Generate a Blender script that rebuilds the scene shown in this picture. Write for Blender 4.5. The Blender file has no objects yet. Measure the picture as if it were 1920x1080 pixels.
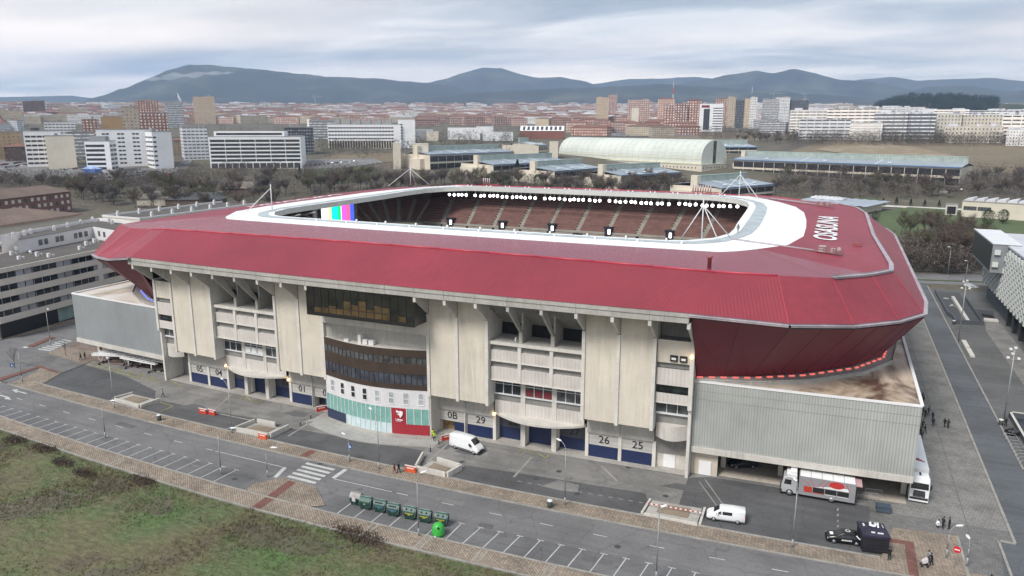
import bpy, math, random
from mathutils import Vector, Matrix, noise as mnoise
rnd = random.Random(7)
SC = bpy.context.scene
COL = SC.collection
# ------------------------------------------------------------------ camera
FPX, PITCH, ROLL, YAW = 1381.74, 0.21878, 0.0007, -0.41334
CAM = Vector((125.14, -106.86, 52.4))
_f = Vector((math.sin(YAW)*math.cos(PITCH), math.cos(YAW)*math.cos(PITCH), -math.sin(PITCH)))
_r = _f.cross(Vector((0, 0, 1))).normalized(); _u = _r.cross(_f)
_r, _u = (_r*math.cos(ROLL)+_u*math.sin(ROLL)), (_u*math.cos(ROLL)-_r*math.sin(ROLL))
def ray(px, py): return _f + _r*((px-960)/FPX) - _u*((py-540)/FPX)
def G(px, py, z=0.0):
    d = ray(px, py); return CAM + d*((z-CAM.z)/d.z)
def bow(x): return 0.0005*min(abs(x-54), 130)**2
HT = [(0, 0), (520, 0), (620, 8), (760, 20), (950, 31), (1300, 40), (2000, 55), (3000, 88), (4500, 158), (6000, 190), (9000, 210), (30000, 210)]
def terr(x, y):
    d = math.hypot(x-CAM.x, y-CAM.y)
    for (a, ha), (b, hb) in zip(HT, HT[1:]):
        if d <= b:
            t = (d-a)/(b-a); return ha+(hb-ha)*t
    return 210
def T(px, py):
    d = ray(px, py); h = math.hypot(d.x, d.y); dd = 60.0
    while dd < 14000:
        p = CAM + d*(dd/h)
        if p.z <= terr(p.x, p.y): break
        dd *= 1.004
    p = CAM + d*(dd/h); p.z = terr(p.x, p.y)
    return p
def at(px, dist):
    """ground point at a bearing given by a picture column and a distance in metres"""
    d = ray(px, 233); h = math.hypot(d.x, d.y)
    x, y = CAM.x+d.x/h*dist, CAM.y+d.y/h*dist
    return Vector((x, y, terr(x, y)))
# ------------------------------------------------------------------ tagging
def tag(o, label=None, cat=None, group=None, kind=None):
    if label: o['label'] = label
    if cat: o['category'] = cat
    if group: o['group'] = group
    if kind: o['kind'] = kind
    return o
def thing(name, label, cat, loc=(0, 0, 0), rz=0.0, group=None):
    o = bpy.data.objects.new(name, None); COL.objects.link(o)
    o.empty_display_size = 0.3
    o.location = loc; o.rotation_euler = (0, 0, rz)
    return tag(o, label, cat, group)
KIDS = {}
def link(o, parent=None):
    COL.objects.link(o)
    if parent is not None:
        o.parent = parent; KIDS.setdefault(parent.name, []).append(o)
    return o
def dup(root, loc, rz, label=None, group=None, scale=None, mats=None):
    """copy of a thing together with copies of its parts and sub-parts"""
    r = root.copy(); COL.objects.link(r); r.location = loc; r.rotation_euler = (0, 0, rz)
    if scale: r.scale = scale
    if label: r['label'] = label
    if group: r['group'] = group
    def rec(src, dst):
        for ch in KIDS.get(src.name, []):
            c = ch.copy(); link(c, dst); rec(ch, c)
    rec(root, r)
    return r
class MB:
    """collects shapes and links them as one mesh object"""
    def __init__(s, fn=None): s.v = []; s.f = []; s.m = []; s.uv = {}; s.sm = []; s.fn = fn
    def vert(s, p): s.v.append(tuple(p)); return len(s.v)-1
    def face(s, idx, m=0, uv=None, smooth=False):
        s.f.append(tuple(idx)); s.m.append(m); s.sm.append(smooth)
        if uv: s.uv[len(s.f)-1] = uv
    def quad(s, a, b, c, d, m=0, uv=None, smooth=False):
        n = len(s.v); s.v += [tuple(a), tuple(b), tuple(c), tuple(d)]; s.face((n, n+1, n+2, n+3), m, uv, smooth)
    def poly(s, pts, m=0, uv=None):
        n = len(s.v); s.v += [tuple(p) for p in pts]; s.face(range(n, n+len(pts)), m, uv)
    def box(s, x0, x1, y0, y1, z0, z1, m=0, top=None):
        n = len(s.v)
        s.v += [(x0, y0, z0), (x1, y0, z0), (x1, y1, z0), (x0, y1, z0), (x0, y0, z1), (x1, y0, z1), (x1, y1, z1), (x0, y1, z1)]
        W, D = abs(x1-x0), abs(y1-y0)
        us = [(0, W), (W, W+D), (W+D, 2*W+D), (2*W+D, 2*W+2*D)]
        for k, q in enumerate(((0, 1, 5, 4), (1, 2, 6, 5), (2, 3, 7, 6), (3, 0, 4, 7))):
            a, b = us[k]; s.face([n+i for i in q], m, [(a, z0), (b, z0), (b, z1), (a, z1)])
        s.face((n+3, n+2, n+1, n), m); s.face((n+4, n+5, n+6, n+7), m if top is None else top)
    def obox(s, c, size, rz=0, m=0, rx=0):
        n = len(s.v); s.box(-size[0]/2, size[0]/2, -size[1]/2, size[1]/2, 0, size[2], m)
        R = Matrix.Rotation(rz, 3, 'Z') @ Matrix.Rotation(rx, 3, 'X')
        for i in range(n, len(s.v)): s.v[i] = tuple(R @ Vector(s.v[i]) + Vector(c))
    def prism(s, pts, z0, z1, m=0, top=None):
        n = len(s.v); k = len(pts)
        zs0 = z0 if isinstance(z0, (list, tuple)) else [z0]*k; zs1 = z1 if isinstance(z1, (list, tuple)) else [z1]*k
        s.v += [(p[0], p[1], zs0[i]) for i, p in enumerate(pts)] + [(p[0], p[1], zs1[i]) for i, p in enumerate(pts)]
        u = 0
        for i in range(k):
            j = (i+1) % k; L = math.dist(pts[i][:2], pts[j][:2])
            s.face((n+i, n+j, n+k+j, n+k+i), m, [(u, zs0[i]), (u+L, zs0[j]), (u+L, zs1[j]), (u, zs1[i])]); u += L
        s.face([n+k+i for i in range(k)], m if top is None else top); s.face([n+i for i in reversed(range(k))], m)
    def tube(s, p0, p1, r0, r1=None, n=8, m=0, cap=True):
        r1 = r0 if r1 is None else r1
        p0, p1 = Vector(p0), Vector(p1); d = (p1-p0).normalized()
        a = d.orthogonal().normalized(); b = d.cross(a); st = len(s.v)
        for p, r in ((p0, r0), (p1, r1)):
            for k in range(n):
                t = 2*math.pi*k/n; s.v.append(tuple(p+a*(r*math.cos(t))+b*(r*math.sin(t))))
        for k in range(n):
            j = (k+1) % n; s.face((st+k, st+j, st+n+j, st+n+k), m, None, n > 5)
        if cap: s.face([st+k for k in reversed(range(n))], m); s.face([st+n+k for k in range(n)], m)
    def path(s, pts, r, n=6, m=0):
        for a, b in zip(pts, pts[1:]): s.tube(a, b, r, r, n, m)
    def lathe(s, c, prof, n=16, m=0, axis='Z'):
        """prof: list of (radius, height)"""
        st = len(s.v)
        for r, h in prof:
            for k in range(n):
                t = 2*math.pi*k/n; a, b = r*math.cos(t), r*math.sin(t)
                p = (a, b, h) if axis == 'Z' else ((a, h, b) if axis == 'Y' else (h, a, b))
                s.v.append((p[0]+c[0], p[1]+c[1], p[2]+c[2]))
        for i in range(len(prof)-1):
            for k in range(n):
                j = (k+1) % n; q = (st+i*n+k, st+i*n+j, st+(i+1)*n+j, st+(i+1)*n+k)
                s.face(q if axis != 'Y' else q[::-1], m, None, True)
        s.face([st+k for k in range(n)][::-1], m); s.face([st+(len(prof)-1)*n+k for k in range(n)], m)
    def loft(s, rings, m=0, closed=True, caps=True, smooth=False, uvs=None):
        st = len(s.v); n = len(rings[0])
        for r in rings: s.v += [tuple(p) for p in r]
        for i in range(len(rings)-1):
            for k in range(n if closed else n-1):
                j = (k+1) % n
                uv = None
                if uvs: uv = [uvs[i][k], uvs[i][j], uvs[i+1][j], uvs[i+1][k]]
                s.face((st+i*n+k, st+i*n+j, st+(i+1)*n+j, st+(i+1)*n+k), m, uv, smooth)
        if caps:
            s.face([st+k for k in range(n)][::-1], m); s.face([st+(len(rings)-1)*n+k for k in range(n)], m)
    def add(s, o, off=(0, 0, 0), rz=0, sc=1.0, m=None):
        n = len(s.v); c, sn = math.cos(rz)*sc, math.sin(rz)*sc
        s.v += [(x*c-y*sn+off[0], x*sn+y*c+off[1], z*sc+off[2]) for x, y, z in o.v]
        for i, f in enumerate(o.f):
            s.face([n+k for k in f], o.m[i] if m is None else m, o.uv.get(i), o.sm[i])
    def mesh(s, name, mats):
        me = bpy.data.meshes.new(name)
        v = [s.fn(p) for p in s.v] if s.fn else s.v
        me.from_pydata(v, [], s.f)
        for mt in (mats if isinstance(mats, (list, tuple)) else [mats]): me.materials.append(mt)
        me.polygons.foreach_set('material_index', s.m)
        me.polygons.foreach_set('use_smooth', s.sm)
        if s.uv:
            uvl = me.uv_layers.new(name='UVMap')
            for i, uv in s.uv.items():
                for li, c in zip(me.polygons[i].loop_indices, uv): uvl.data[li].uv = c
        me.update()
        return me
    def build(s, name, mats, parent=None, world=True):
        o = bpy.data.objects.new(name, s.mesh(name, mats)); link(o, parent)
        if parent is not None and world:
            p, L = parent, Matrix()
            chain = []
            while p is not None: chain.append(p); p = p.parent
            for q in reversed(chain): L = L @ Matrix.LocRotScale(q.location, q.rotation_euler, q.scale)
            if L != Matrix(): o.data.transform(L.inverted())
        return o
def text_mb(txt, size, place, align='CENTER', depth=0.0, sx=1.0, bold=0.0):
    """lettering as mesh; place maps the flat letter coordinates to a point in space"""
    cu = bpy.data.curves.new('lettering', 'FONT'); cu.body = txt; cu.size = size; cu.align_x = align; cu.align_y = 'CENTER'
    cu.extrude = depth; cu.resolution_u = 3; cu.offset = bold
    o = bpy.data.objects.new('lettering', cu); COL.objects.link(o)
    dg = bpy.context.evaluated_depsgraph_get(); me = bpy.data.meshes.new_from_object(o.evaluated_get(dg))
    mb = MB(); mb.v = [tuple(place(v.co.x*sx, v.co.y, v.co.z)) for v in me.vertices]
    for p in me.polygons: mb.face(list(p.vertices))
    bpy.data.objects.remove(o); bpy.data.curves.remove(cu); bpy.data.meshes.remove(me)
    return mb
# ------------------------------------------------------------------ materials
MATS = {}
def N(nt, kind, **kw):
    n = nt.nodes.new(kind)
    for k, v in kw.items():
        if k in n.inputs.keys(): n.inputs[k].default_value = v
        else: setattr(n, k, v)
    return n
def base(name):
    m = bpy.data.materials.new(name); m.use_nodes = True; nt = m.node_tree
    b = nt.nodes['Principled BSDF']; MATS[name] = m
    return m, nt, b
def coords(nt, scale=(1, 1, 1), kind='Object'):
    tc = nt.nodes.new('ShaderNodeTexCoord'); mp = nt.nodes.new('ShaderNodeMapping')
    mp.inputs['Scale'].default_value = scale
    nt.links.new(tc.outputs[kind], mp.inputs['Vector']); return mp.outputs['Vector']
def noise(nt, vec, scale, detail=4, rough=.6):
    n = N(nt, 'ShaderNodeTexNoise', Scale=scale, Detail=detail, Roughness=rough)
    nt.links.new(vec, n.inputs['Vector']); return n.outputs['Fac']
def ramp(nt, fac, stops):
    r = nt.nodes.new('ShaderNodeValToRGB'); e = r.color_ramp.elements
    while len(e) < len(stops): e.new(.5)
    for el, (p, c) in zip(e, stops):
        el.position = p; el.color = (c[0], c[1], c[2], 1) if isinstance(c, (tuple, list)) else (c, c, c, 1)
    nt.links.new(fac, r.inputs['Fac']); return r.outputs['Color']
def mix(nt, fac, a, b, mode='MIX'):
    n = nt.nodes.new('ShaderNodeMix'); n.data_type = 'RGBA'; n.blend_type = mode
    for sock, v in ((0, fac), (6, a), (7, b)):
        if hasattr(v, 'links'): nt.links.new(v, n.inputs[sock])
        elif sock == 0: n.inputs[0].default_value = v
        else: n.inputs[sock].default_value = (v[0], v[1], v[2], 1)
    return n.outputs[2]
def math_(nt, op, a, b=None, c=None):
    n = nt.nodes.new('ShaderNodeMath'); n.operation = op
    for i, v in enumerate((a, b, c)):
        if v is None: continue
        if hasattr(v, 'links'): nt.links.new(v, n.inputs[i])
        else: n.inputs[i].default_value = v
    return n.outputs[0]
def bump(nt, b, h, strength=.3, dist=.05):
    n = N(nt, 'ShaderNodeBump', Strength=strength, Distance=dist); nt.links.new(h, n.inputs['Height']); nt.links.new(n.outputs['Normal'], b.inputs['Normal'])
def M(name, col, rough=.7, metal=0., n1=(.4, .14), n2=(6, .08), streak=0., bmp=None, emit=None, spec=None, kind='Object'):
    """painted / cast surface: base colour with two scales of wear and optional vertical weather streaks"""
    if name in MATS: return MATS[name]
    m, nt, b = base(name)
    v = coords(nt, kind=kind)
    f1 = ramp(nt, noise(nt, v, n1[0]), [(.3, 1-n1[1]), (.7, 1+n1[1])])
    f2 = ramp(nt, noise(nt, v, n2[0], 3), [(.3, 1-n2[1]), (.7, 1+n2[1])])
    c = mix(nt, 1., mix(nt, 1., col, f1, 'MULTIPLY'), f2, 'MULTIPLY')
    if streak:
        vs = coords(nt, (1.3, 1.3, .09), kind)
        c = mix(nt, 1., c, mix(nt, ramp(nt, noise(nt, v, .17, 3), [(.42, .12), (.62, 1.)]), (1, 1, 1), ramp(nt, noise(nt, vs, 1.6, 5, .7), [(.35, 1-streak), (.62, 1+streak*.3)])), 'MULTIPLY')
    nt.links.new(c, b.inputs['Base Color'])
    b.inputs['Roughness'].default_value = rough; b.inputs['Metallic'].default_value = metal
    if spec is not None: b.inputs['Specular IOR Level'].default_value = spec
    if bmp: bump(nt, b, noise(nt, v, bmp[0], 4), bmp[1], .03)
    if emit: b.inputs['Emission Color'].default_value = (*emit[0], 1); b.inputs['Emission Strength'].default_value = emit[1]
    return m
def ribbed(name, col, period, axis='u', rough=.5, metal=0., depth=.03, dark=.25, n1=(.15, .12), streak=0., grime=None):
    """profiled metal sheet: ribs run along v (axis u) using the mesh's metric UVs"""
    m, nt, b = base(name)
    uv = nt.nodes.new('ShaderNodeTexCoord').outputs['UV']; sp = nt.nodes.new('ShaderNodeSeparateXYZ'); nt.links.new(uv, sp.inputs[0])
    t = math_(nt, 'FRACT', math_(nt, 'DIVIDE', sp.outputs[0 if axis == 'u' else 1], period))
    tri = math_(nt, 'ABSOLUTE', math_(nt, 'SUBTRACT', t, .5))
    prof = ramp(nt, tri, [(.12, 0.), (.2, 1.)])
    line = ramp(nt, tri, [(.02, 1-dark), (.13, 1.)])
    v = coords(nt)
    f1 = ramp(nt, noise(nt, v, n1[0], 5), [(.3, 1-n1[1]), (.7, 1+n1[1])])
    c = mix(nt, 1., mix(nt, 1., col, f1, 'MULTIPLY'), line, 'MULTIPLY')
    if streak:
        vs = coords(nt, (1., 1., .07))
        c = mix(nt, 1., c, mix(nt, ramp(nt, noise(nt, v, .14, 3), [(.42, .1), (.62, 1.)]), (1, 1, 1), ramp(nt, noise(nt, vs, 1.2, 6, .7), [(.36, 1-streak), (.6, 1+streak*.3)])), 'MULTIPLY')
    if grime: c = mix(nt, ramp(nt, noise(nt, v, grime[1], 6, .65), [(.5, 0.), (.68, grime[2])]), c, grime[0])
    nt.links.new(c, b.inputs['Base Color']); b.inputs['Roughness'].default_value = rough; b.inputs['Metallic'].default_value = metal
    bump(nt, b, prof, .6, depth)
    return m
def glass(name, col=(.02, .025, .03), rough=.08):
    m, nt, b = base(name); b.inputs['Roughness'].default_value = rough; b.inputs['Specular IOR Level'].default_value = .8
    v = coords(nt); c = ramp(nt, noise(nt, v, .7, 2), [(.35, tuple(x*.55 for x in col)), (.65, tuple(min(1, x*1.6) for x in col))])
    nt.links.new(c, b.inputs['Base Color']); return m
def emitter(name, col, strength):
    m, nt, b = base(name); b.inputs['Base Color'].default_value = (*[c*.5 for c in col], 1)
    b.inputs['Emission Color'].default_value = (*col, 1); b.inputs['Emission Strength'].default_value = strength; return m
def facade(name, wall, win, pu=3.2, pv=3.0, wu=(.25, .75), wv=(.3, .75), rough=.75, trim=None):
    """distant facade: wall with rows of recessed openings laid out in metres on the UVs"""
    m, nt, b = base(name)
    uv = nt.nodes.new('ShaderNodeTexCoord').outputs['UV']; sp = nt.nodes.new('ShaderNodeSeparateXYZ'); nt.links.new(uv, sp.inputs[0])
    def band(s, p, lo, hi):
        t = math_(nt, 'FRACT', math_(nt, 'DIVIDE', sp.outputs[s], p))
        return math_(nt, 'MULTIPLY', math_(nt, 'GREATER_THAN', t, lo), math_(nt, 'LESS_THAN', t, hi))
    k = math_(nt, 'MULTIPLY', band(0, pu, *wu), band(1, pv, *wv))
    v = coords(nt)
    oi = nt.nodes.new('ShaderNodeObjectInfo')
    w = mix(nt, 1., wall, ramp(nt, noise(nt, v, .12, 4), [(.3, .8), (.7, 1.15)]), 'MULTIPLY')
    w = mix(nt, 1., w, ramp(nt, oi.outputs['Random'], [(0, (.78, .8, .84)), (.5, (1, .98, .95)), (1., (1.15, 1.05, .95))]), 'MULTIPLY')
    wn = mix(nt, ramp(nt, noise(nt, v, .35, 1), [(.45, 0.), (.55, 1.)]), win, tuple(min(1, c*2.6+.02) for c in win))
    nt.links.new(mix(nt, k, w, wn), b.inputs['Base Color'])
    nt.links.new(math_(nt, 'SUBTRACT', rough, math_(nt, 'MULTIPLY', k, .45)), b.inputs['Roughness'])
    return m
# ================================================================== camera, light, sky, air
cam = bpy.data.cameras.new('camera'); co = bpy.data.objects.new('camera', cam); COL.objects.link(co)
cam.sensor_width = 36; cam.lens = 36*FPX/1920; cam.clip_start = .5; cam.clip_end = 40000
co.matrix_world = Matrix(((_r.x, _u.x, -_f.x, CAM.x), (_r.y, _u.y, -_f.y, CAM.y), (_r.z, _u.z, -_f.z, CAM.z), (0, 0, 0, 1)))
SC.camera = co
SC.view_settings.view_transform = 'Standard'; SC.view_settings.look = 'None'; SC.view_settings.exposure = .5; SC.view_settings.gamma = 1
SC.cycles.use_denoising = True; SC.cycles.volume_bounces = 1; SC.cycles.max_bounces = 5; SC.cycles.volume_step_rate = 1
SC.cycles.transparent_max_bounces = 8
SUN_EL, SUN_AZ = math.radians(50), math.radians(200)
sun = bpy.data.lights.new('sun', 'SUN'); so = bpy.data.objects.new('sun', sun); COL.objects.link(so)
sun.energy = 2.6; sun.angle = math.radians(18); sun.color = (1., .955, .9)
sd = Vector((math.sin(SUN_AZ)*math.cos(SUN_EL), math.cos(SUN_AZ)*math.cos(SUN_EL), math.sin(SUN_EL)))
so.rotation_euler = sd.to_track_quat('Z', 'Y').to_euler()
w = bpy.data.worlds.new('World'); SC.world = w; w.use_nodes = True; nt = w.node_tree
bg = nt.nodes['Background']; bg.inputs['Strength'].default_value = .1
sky = nt.nodes.new('ShaderNodeTexSky'); sky.sky_type = 'NISHITA'; sky.sun_disc = False; sky.sun_elevation = SUN_EL; sky.sun_rotation = SUN_AZ; sky.dust_density = 2.5
tc = nt.nodes.new('ShaderNodeTexCoord'); sp = nt.nodes.new('ShaderNodeSeparateXYZ'); nt.links.new(tc.outputs['Generated'], sp.inputs[0])
zz = math_(nt, 'ADD', math_(nt, 'MAXIMUM', sp.outputs[2], 0.), .085)
cb = nt.nodes.new('ShaderNodeCombineXYZ'); nt.links.new(math_(nt, 'DIVIDE', sp.outputs[0], zz), cb.inputs[0]); nt.links.new(math_(nt, 'DIVIDE', sp.outputs[1], zz), cb.inputs[1])
def wn(scale, det, rough, dist, off=(0, 0, 0)):
    mp = nt.nodes.new('ShaderNodeMapping'); mp.inputs['Location'].default_value = off; mp.inputs['Rotation'].default_value = (0, 0, -.35); mp.inputs['Scale'].default_value = (.75, 1.25, 1)
    nt.links.new(cb.outputs[0], mp.inputs[0])
    n = N(nt, 'ShaderNodeTexNoise', Scale=scale, Detail=det, Roughness=rough, Distortion=dist); nt.links.new(mp.outputs[0], n.inputs['Vector']); return n.outputs['Fac']
big = wn(.3, 8, .56, .5, (3.1, 1.4, 0)); fine = wn(.85, 9, .6, .9, (7, 2, 0))
grey = ramp(nt, math_(nt, 'ADD', math_(nt, 'MULTIPLY', big, .62), math_(nt, 'MULTIPLY', fine, .38)), [(.42, (2.6, 3.05, 3.6)), (.46, (3.25, 3.75, 4.3)), (.495, (4.1, 4.6, 5.05)), (.525, (5.1, 5.5, 5.8)), (.575, (7.6, 7.7, 7.6))])
# brighter, slightly rosy breaks low over the hills
lowm = ramp(nt, sp.outputs[2], [(.0, 1.), (.1, 1.), (.2, .12), (.5, 0.)])
brk = ramp(nt, wn(.2, 5, .5, .3, (1, 5, 0)), [(.42, .12), (.55, 1.)])
warm = mix(nt, math_(nt, 'MULTIPLY', math_(nt, 'MULTIPLY', lowm, brk), .85), grey, (15., 12.9, 10.8))
cl = mix(nt, .93, sky.outputs[0], warm)
nt.links.new(cl, bg.inputs['Color'])
# ------------------------------------------------------------------ haze: one closed box of even, thin air
hb = MB(); hb.box(CAM.x-12600, CAM.x+12600, CAM.y-1500, CAM.y+12600, -40, 1150)
m = bpy.data.materials.new('haze_air'); m.use_nodes = True; nt = m.node_tree; nt.nodes.remove(nt.nodes['Principled BSDF'])
pv = nt.nodes.new('ShaderNodeVolumePrincipled'); pv.inputs['Color'].default_value = (.5, .69, 1., 1); pv.inputs['Density'].default_value = 7.6e-5; pv.inputs['Anisotropy'].default_value = .1
nt.links.new(pv.outputs[0], nt.nodes['Material Output'].inputs['Volume'])
tag(hb.build('haze', m), kind='stuff')
# ================================================================== terrain and hills
def ground_mat(name, cols, sc, rough=.95, det=.0):
    m, nt, b = base(name); v = coords(nt)
    c = ramp(nt, noise(nt, v, sc, 7, .62), cols)
    c = mix(nt, 1., c, ramp(nt, noise(nt, v, sc*22, 4, .7), [(.3, .72), (.7, 1.22)]), 'MULTIPLY')
    nt.links.new(c, b.inputs['Base Color']); b.inputs['Roughness'].default_value = rough; return m
m_ground = ground_mat('terrain_soil', [(.3, (.085, .07, .052)), (.45, (.13, .11, .085)), (.55, (.105, .095, .06)), (.7, (.17, .15, .125))], .012)
mb = MB(); rings = [40, 70, 110, 160, 220, 290, 370, 450, 520, 620, 760, 950, 1300, 2000, 3000, 4500, 6000, 9000, 12500]; nA = 96
st = mb.vert((CAM.x, CAM.y, -.08))
for r in rings:
    for k in range(nA):
        a = 2*math.pi*k/nA; x, y = CAM.x+r*math.cos(a), CAM.y+r*math.sin(a); mb.vert((x, y, terr(x, y)-.08))
for k in range(nA): mb.face((0, 1+k, 1+(k+1) % nA))
for i in range(len(rings)-1):
    for k in range(nA):
        j = (k+1) % nA; a = 1+i*nA; mb.face((a+k, a+nA+k, a+nA+j, a+j))
tag(mb.build('ground', m_ground), kind='structure')
def hill(name, dist, prof, depth, col, seed, rough=1., base_drop=60, nz=10, stuff=None):
    """a ridge: prof = picture columns with the height of its skyline there"""
    ms = []
    mat, nt, b = base('slope_'+name+str(seed)); v = coords(nt)
    c = ramp(nt, noise(nt, v, .0022, 8, .68), [(.32, col[0]), (.5, col[1]), (.66, col[2])])
    nt.links.new(c, b.inputs['Base Color']); b.inputs['Roughness'].default_value = .95
    xs = []; 
    for (xa, ya), (xb, yb) in zip(prof, prof[1:]):
        n = max(2, int((xb-xa)/9))
        for k in range(n):
            t = k/n; t2 = t*t*(3-2*t)*.5+t*.5; xs.append((xa+(xb-xa)*t, ya+(yb-ya)*t2))
    xs.append(prof[-1])
    mb = MB(); cols_ = []
    for px, py in xs:
        d = ray(px, py); h = math.hypot(d.x, d.y); ux, uy = d.x/h, d.y/h
        H = CAM.z + d.z/h*dist; fl = 205*min(1, dist/6000)-base_drop
        col_ = []
        for k in range(nz*2+1):
            t = (k-nz)/nz  # -1 in front .. 1 behind
            r = dist + t*depth
            f = (1-abs(t))**1.15
            z = fl+(H-fl)*f
            q = Vector((ux*r*.0011, uy*r*.0011, seed)); nn = mnoise.fractal(q, 1., 2.1, 6)
            gul = mnoise.fractal(q*3.1+Vector((9, 3, 1)), 1., 2., 4)
            z += (nn*.16+gul*.07)*(H-fl)*rough*(1-f)*f*3.2
            if k == nz: z += mnoise.fractal(q*9, 1., 2., 3)*7*rough
            col_.append(mb.vert((CAM.x+ux*r, CAM.y+uy*r, z)))
        cols_.append(col_)
    for a, bb in zip(cols_, cols_[1:]):
        for k in range(nz*2): mb.face((a[k], bb[k], bb[k+1], a[k+1]), 0, None, True)
    o = mb.build(name, mat); tag(o, kind='structure'); return o
GR = [(.014, .017, .015), (.028, .032, .024), (.09, .088, .06)]
GB = [(.02, .026, .016), (.035, .04, .024), (.075, .07, .045)]
hill('hill', 10600, [(-120, 186), (0, 182), (60, 181), (130, 179), (175, 184), (240, 190), (330, 196)], 1900, GB, 3)
hill('mountain', 7800, [(60, 214), (140, 196), (185, 181), (235, 165), (280, 146), (320, 130), (355, 121), (395, 122), (440, 126), (500, 131), (560, 138), (620, 144), (690, 146), (760, 152), (840, 160), (905, 172), (980, 188), (1040, 198)], 1500, GR, 11, 1.1)
hill('mountain', 9600, [(700, 170), (760, 154), (800, 156), (830, 149), (870, 136), (905, 127), (940, 128), (975, 139), (1010, 146), (1050, 144), (1090, 151), (1130, 163), (1200, 172)], 1700, GR, 21)
hill('hill', 11300, [(1040, 168), (1110, 158), (1180, 148), (1240, 147), (1300, 144), (1360, 150), (1450, 156), (1560, 156), (1640, 147), (1670, 144), (1720, 151), (1800, 148), (1860, 146), (1920, 152), (2040, 148)], 1100, GB, 33)
hill('mountain', 8700, [(1180, 176), (1260, 160), (1320, 150), (1370, 140), (1420, 133), (1450, 137), (1490, 129), (1530, 138), (1570, 149), (1610, 151), (1660, 159), (1720, 170), (1800, 176), (1860, 186)], 1500, GR, 41)
hill('hill', 7900, [(1640, 186), (1700, 172), (1740, 163), (1790, 160), (1840, 164), (1890, 172), (1960, 166), (2060, 170)], 1100, GB, 47)
hill('foothill', 6400, [(640, 200), (760, 184), (860, 176), (960, 170), (1060, 166), (1160, 162), (1240, 158), (1330, 163), (1420, 168), (1520, 176), (1640, 184), (1760, 190), (1900, 192)], 900, GR, 52, .7)
Bf = lambda p: (p[0], p[1]+bow(p[0]), p[2])
# ================================================================== STADIUM
Bf = lambda p: (p[0], p[1]+bow(p[0]), p[2])          # the long front is very slightly bowed
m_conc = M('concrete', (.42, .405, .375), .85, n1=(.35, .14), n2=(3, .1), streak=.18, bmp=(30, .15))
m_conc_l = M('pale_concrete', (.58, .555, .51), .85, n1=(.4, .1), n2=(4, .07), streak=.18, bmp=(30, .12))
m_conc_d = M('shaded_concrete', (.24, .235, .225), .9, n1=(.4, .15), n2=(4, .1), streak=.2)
m_pil = M('precast_trim', (.66, .635, .59), .8, n1=(.5, .1), n2=(5, .06), streak=.15)
m_cream = ribbed('cream_boards', (.67, .615, .525), .24, 'v', .8, 0, .02, .2, (.2, .09), streak=.22)
m_span = ribbed('ribbed_spandrel', (.6, .565, .53), .6, 'u', .85, 0, .03, .16, (.3, .1), streak=.12)
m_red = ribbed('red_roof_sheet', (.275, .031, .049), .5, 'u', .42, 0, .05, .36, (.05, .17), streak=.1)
m_red_top = ribbed('red_roof_top_sheet', (.275, .031, .049), .5, 'u', .27, 0, .04, .35, (.05, .12))
m_red_flat = M('red_roof_panel', (.265, .03, .047), .5, n1=(.05, .17), n2=(.8, .09))
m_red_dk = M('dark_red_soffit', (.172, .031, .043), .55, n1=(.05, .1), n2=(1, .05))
m_redtrim = M('red_flashing', (.5, .055, .085), .4, n1=(.2, .1))
m_gut = M('lavender_gutter', (.4, .35, .38), .45, n1=(.2, .25), n2=(2, .15))
m_white = M('white_membrane', (.86, .875, .88), .5, n1=(.09, .06), n2=(1.2, .04))
m_fasc = M('pale_grey_fascia', (.6, .61, .585), .6, n1=(.1, .08), n2=(1.2, .06), streak=.1)
m_walk = M('grey_grating', (.42, .47, .49), .6, n1=(.3, .15), n2=(3, .2))
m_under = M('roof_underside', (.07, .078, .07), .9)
m_blue = M('navy_gate', (.013, .024, .085), .55, n1=(.6, .15), n2=(9, .06))
m_gategrey = ribbed('grey_gate_boards', (.5, .485, .46), .7, 'v', .7, 0, .02, .2, (.3, .08))
m_black = M('black_letter', (.02, .02, .022), .7)
m_brown = M('bronze_panel', (.055, .036, .026), .5, n1=(.5, .2), n2=(7, .1))
m_glass = glass('dark_glass'); m_glass_b = glass('bronze_glass', (.03, .024, .018), .05)
m_glass_g = glass('grey_glass', (.075, .08, .085), .15)
m_amber = M('amber_interior', (.3, .2, .09), .8, n1=(.5, .3), n2=(2, .3))
m_green_gl = M('sea_green_glazing', (.2, .42, .37), .2, n1=(.6, .14), n2=(4, .08))
m_pale_gl = M('pale_blue_glazing', (.55, .68, .7), .25, n1=(.6, .12))
m_offw = M('office_white_render', (.68, .67, .68), .8, n1=(.4, .07))
m_navy = M('navy_plinth', (.03, .04, .085), .6)
m_signred = M('sign_red', (.36, .024, .038), .5, n1=(.5, .06))
m_wpaint = M('white_paint', (.82, .82, .82), .5, n1=(.5, .04), n2=(5, .03))
m_alu = M('white_aluminium', (.7, .71, .72), .45, n1=(.5, .08))
m_steel = M('galvanised_steel', (.42, .43, .44), .45, .4, n1=(1., .12))
m_poly = ribbed('ribbed_translucent_cladding', (.46, .475, .455), .4, 'u', .42, 0.15, .06, .3, (.09, .2), streak=.1)
m_poly_l = ribbed('ribbed_grey_cladding', (.36, .385, .4), .52, 'u', .4, .25, .04, .12, (.09, .16), streak=.08)
m_seat = M('maroon_seats', (.19, .1, .085), .6, n1=(.5, .2), n2=(8, .25))
m_step = M('terrace_concrete', (.33, .3, .26), .9, n1=(.3, .15))
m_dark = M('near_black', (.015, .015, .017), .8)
m_lamp = emitter('floodlight_glow', (1., .97, .92), 9.)
m_lampw = emitter('warm_bulb', (1., .62, .25), 9.)
m_led_r = emitter('red_led', (1., .2, .17), .62)
m_led_b = emitter('blue_led', (.25, .3, 1.), .8)
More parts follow.
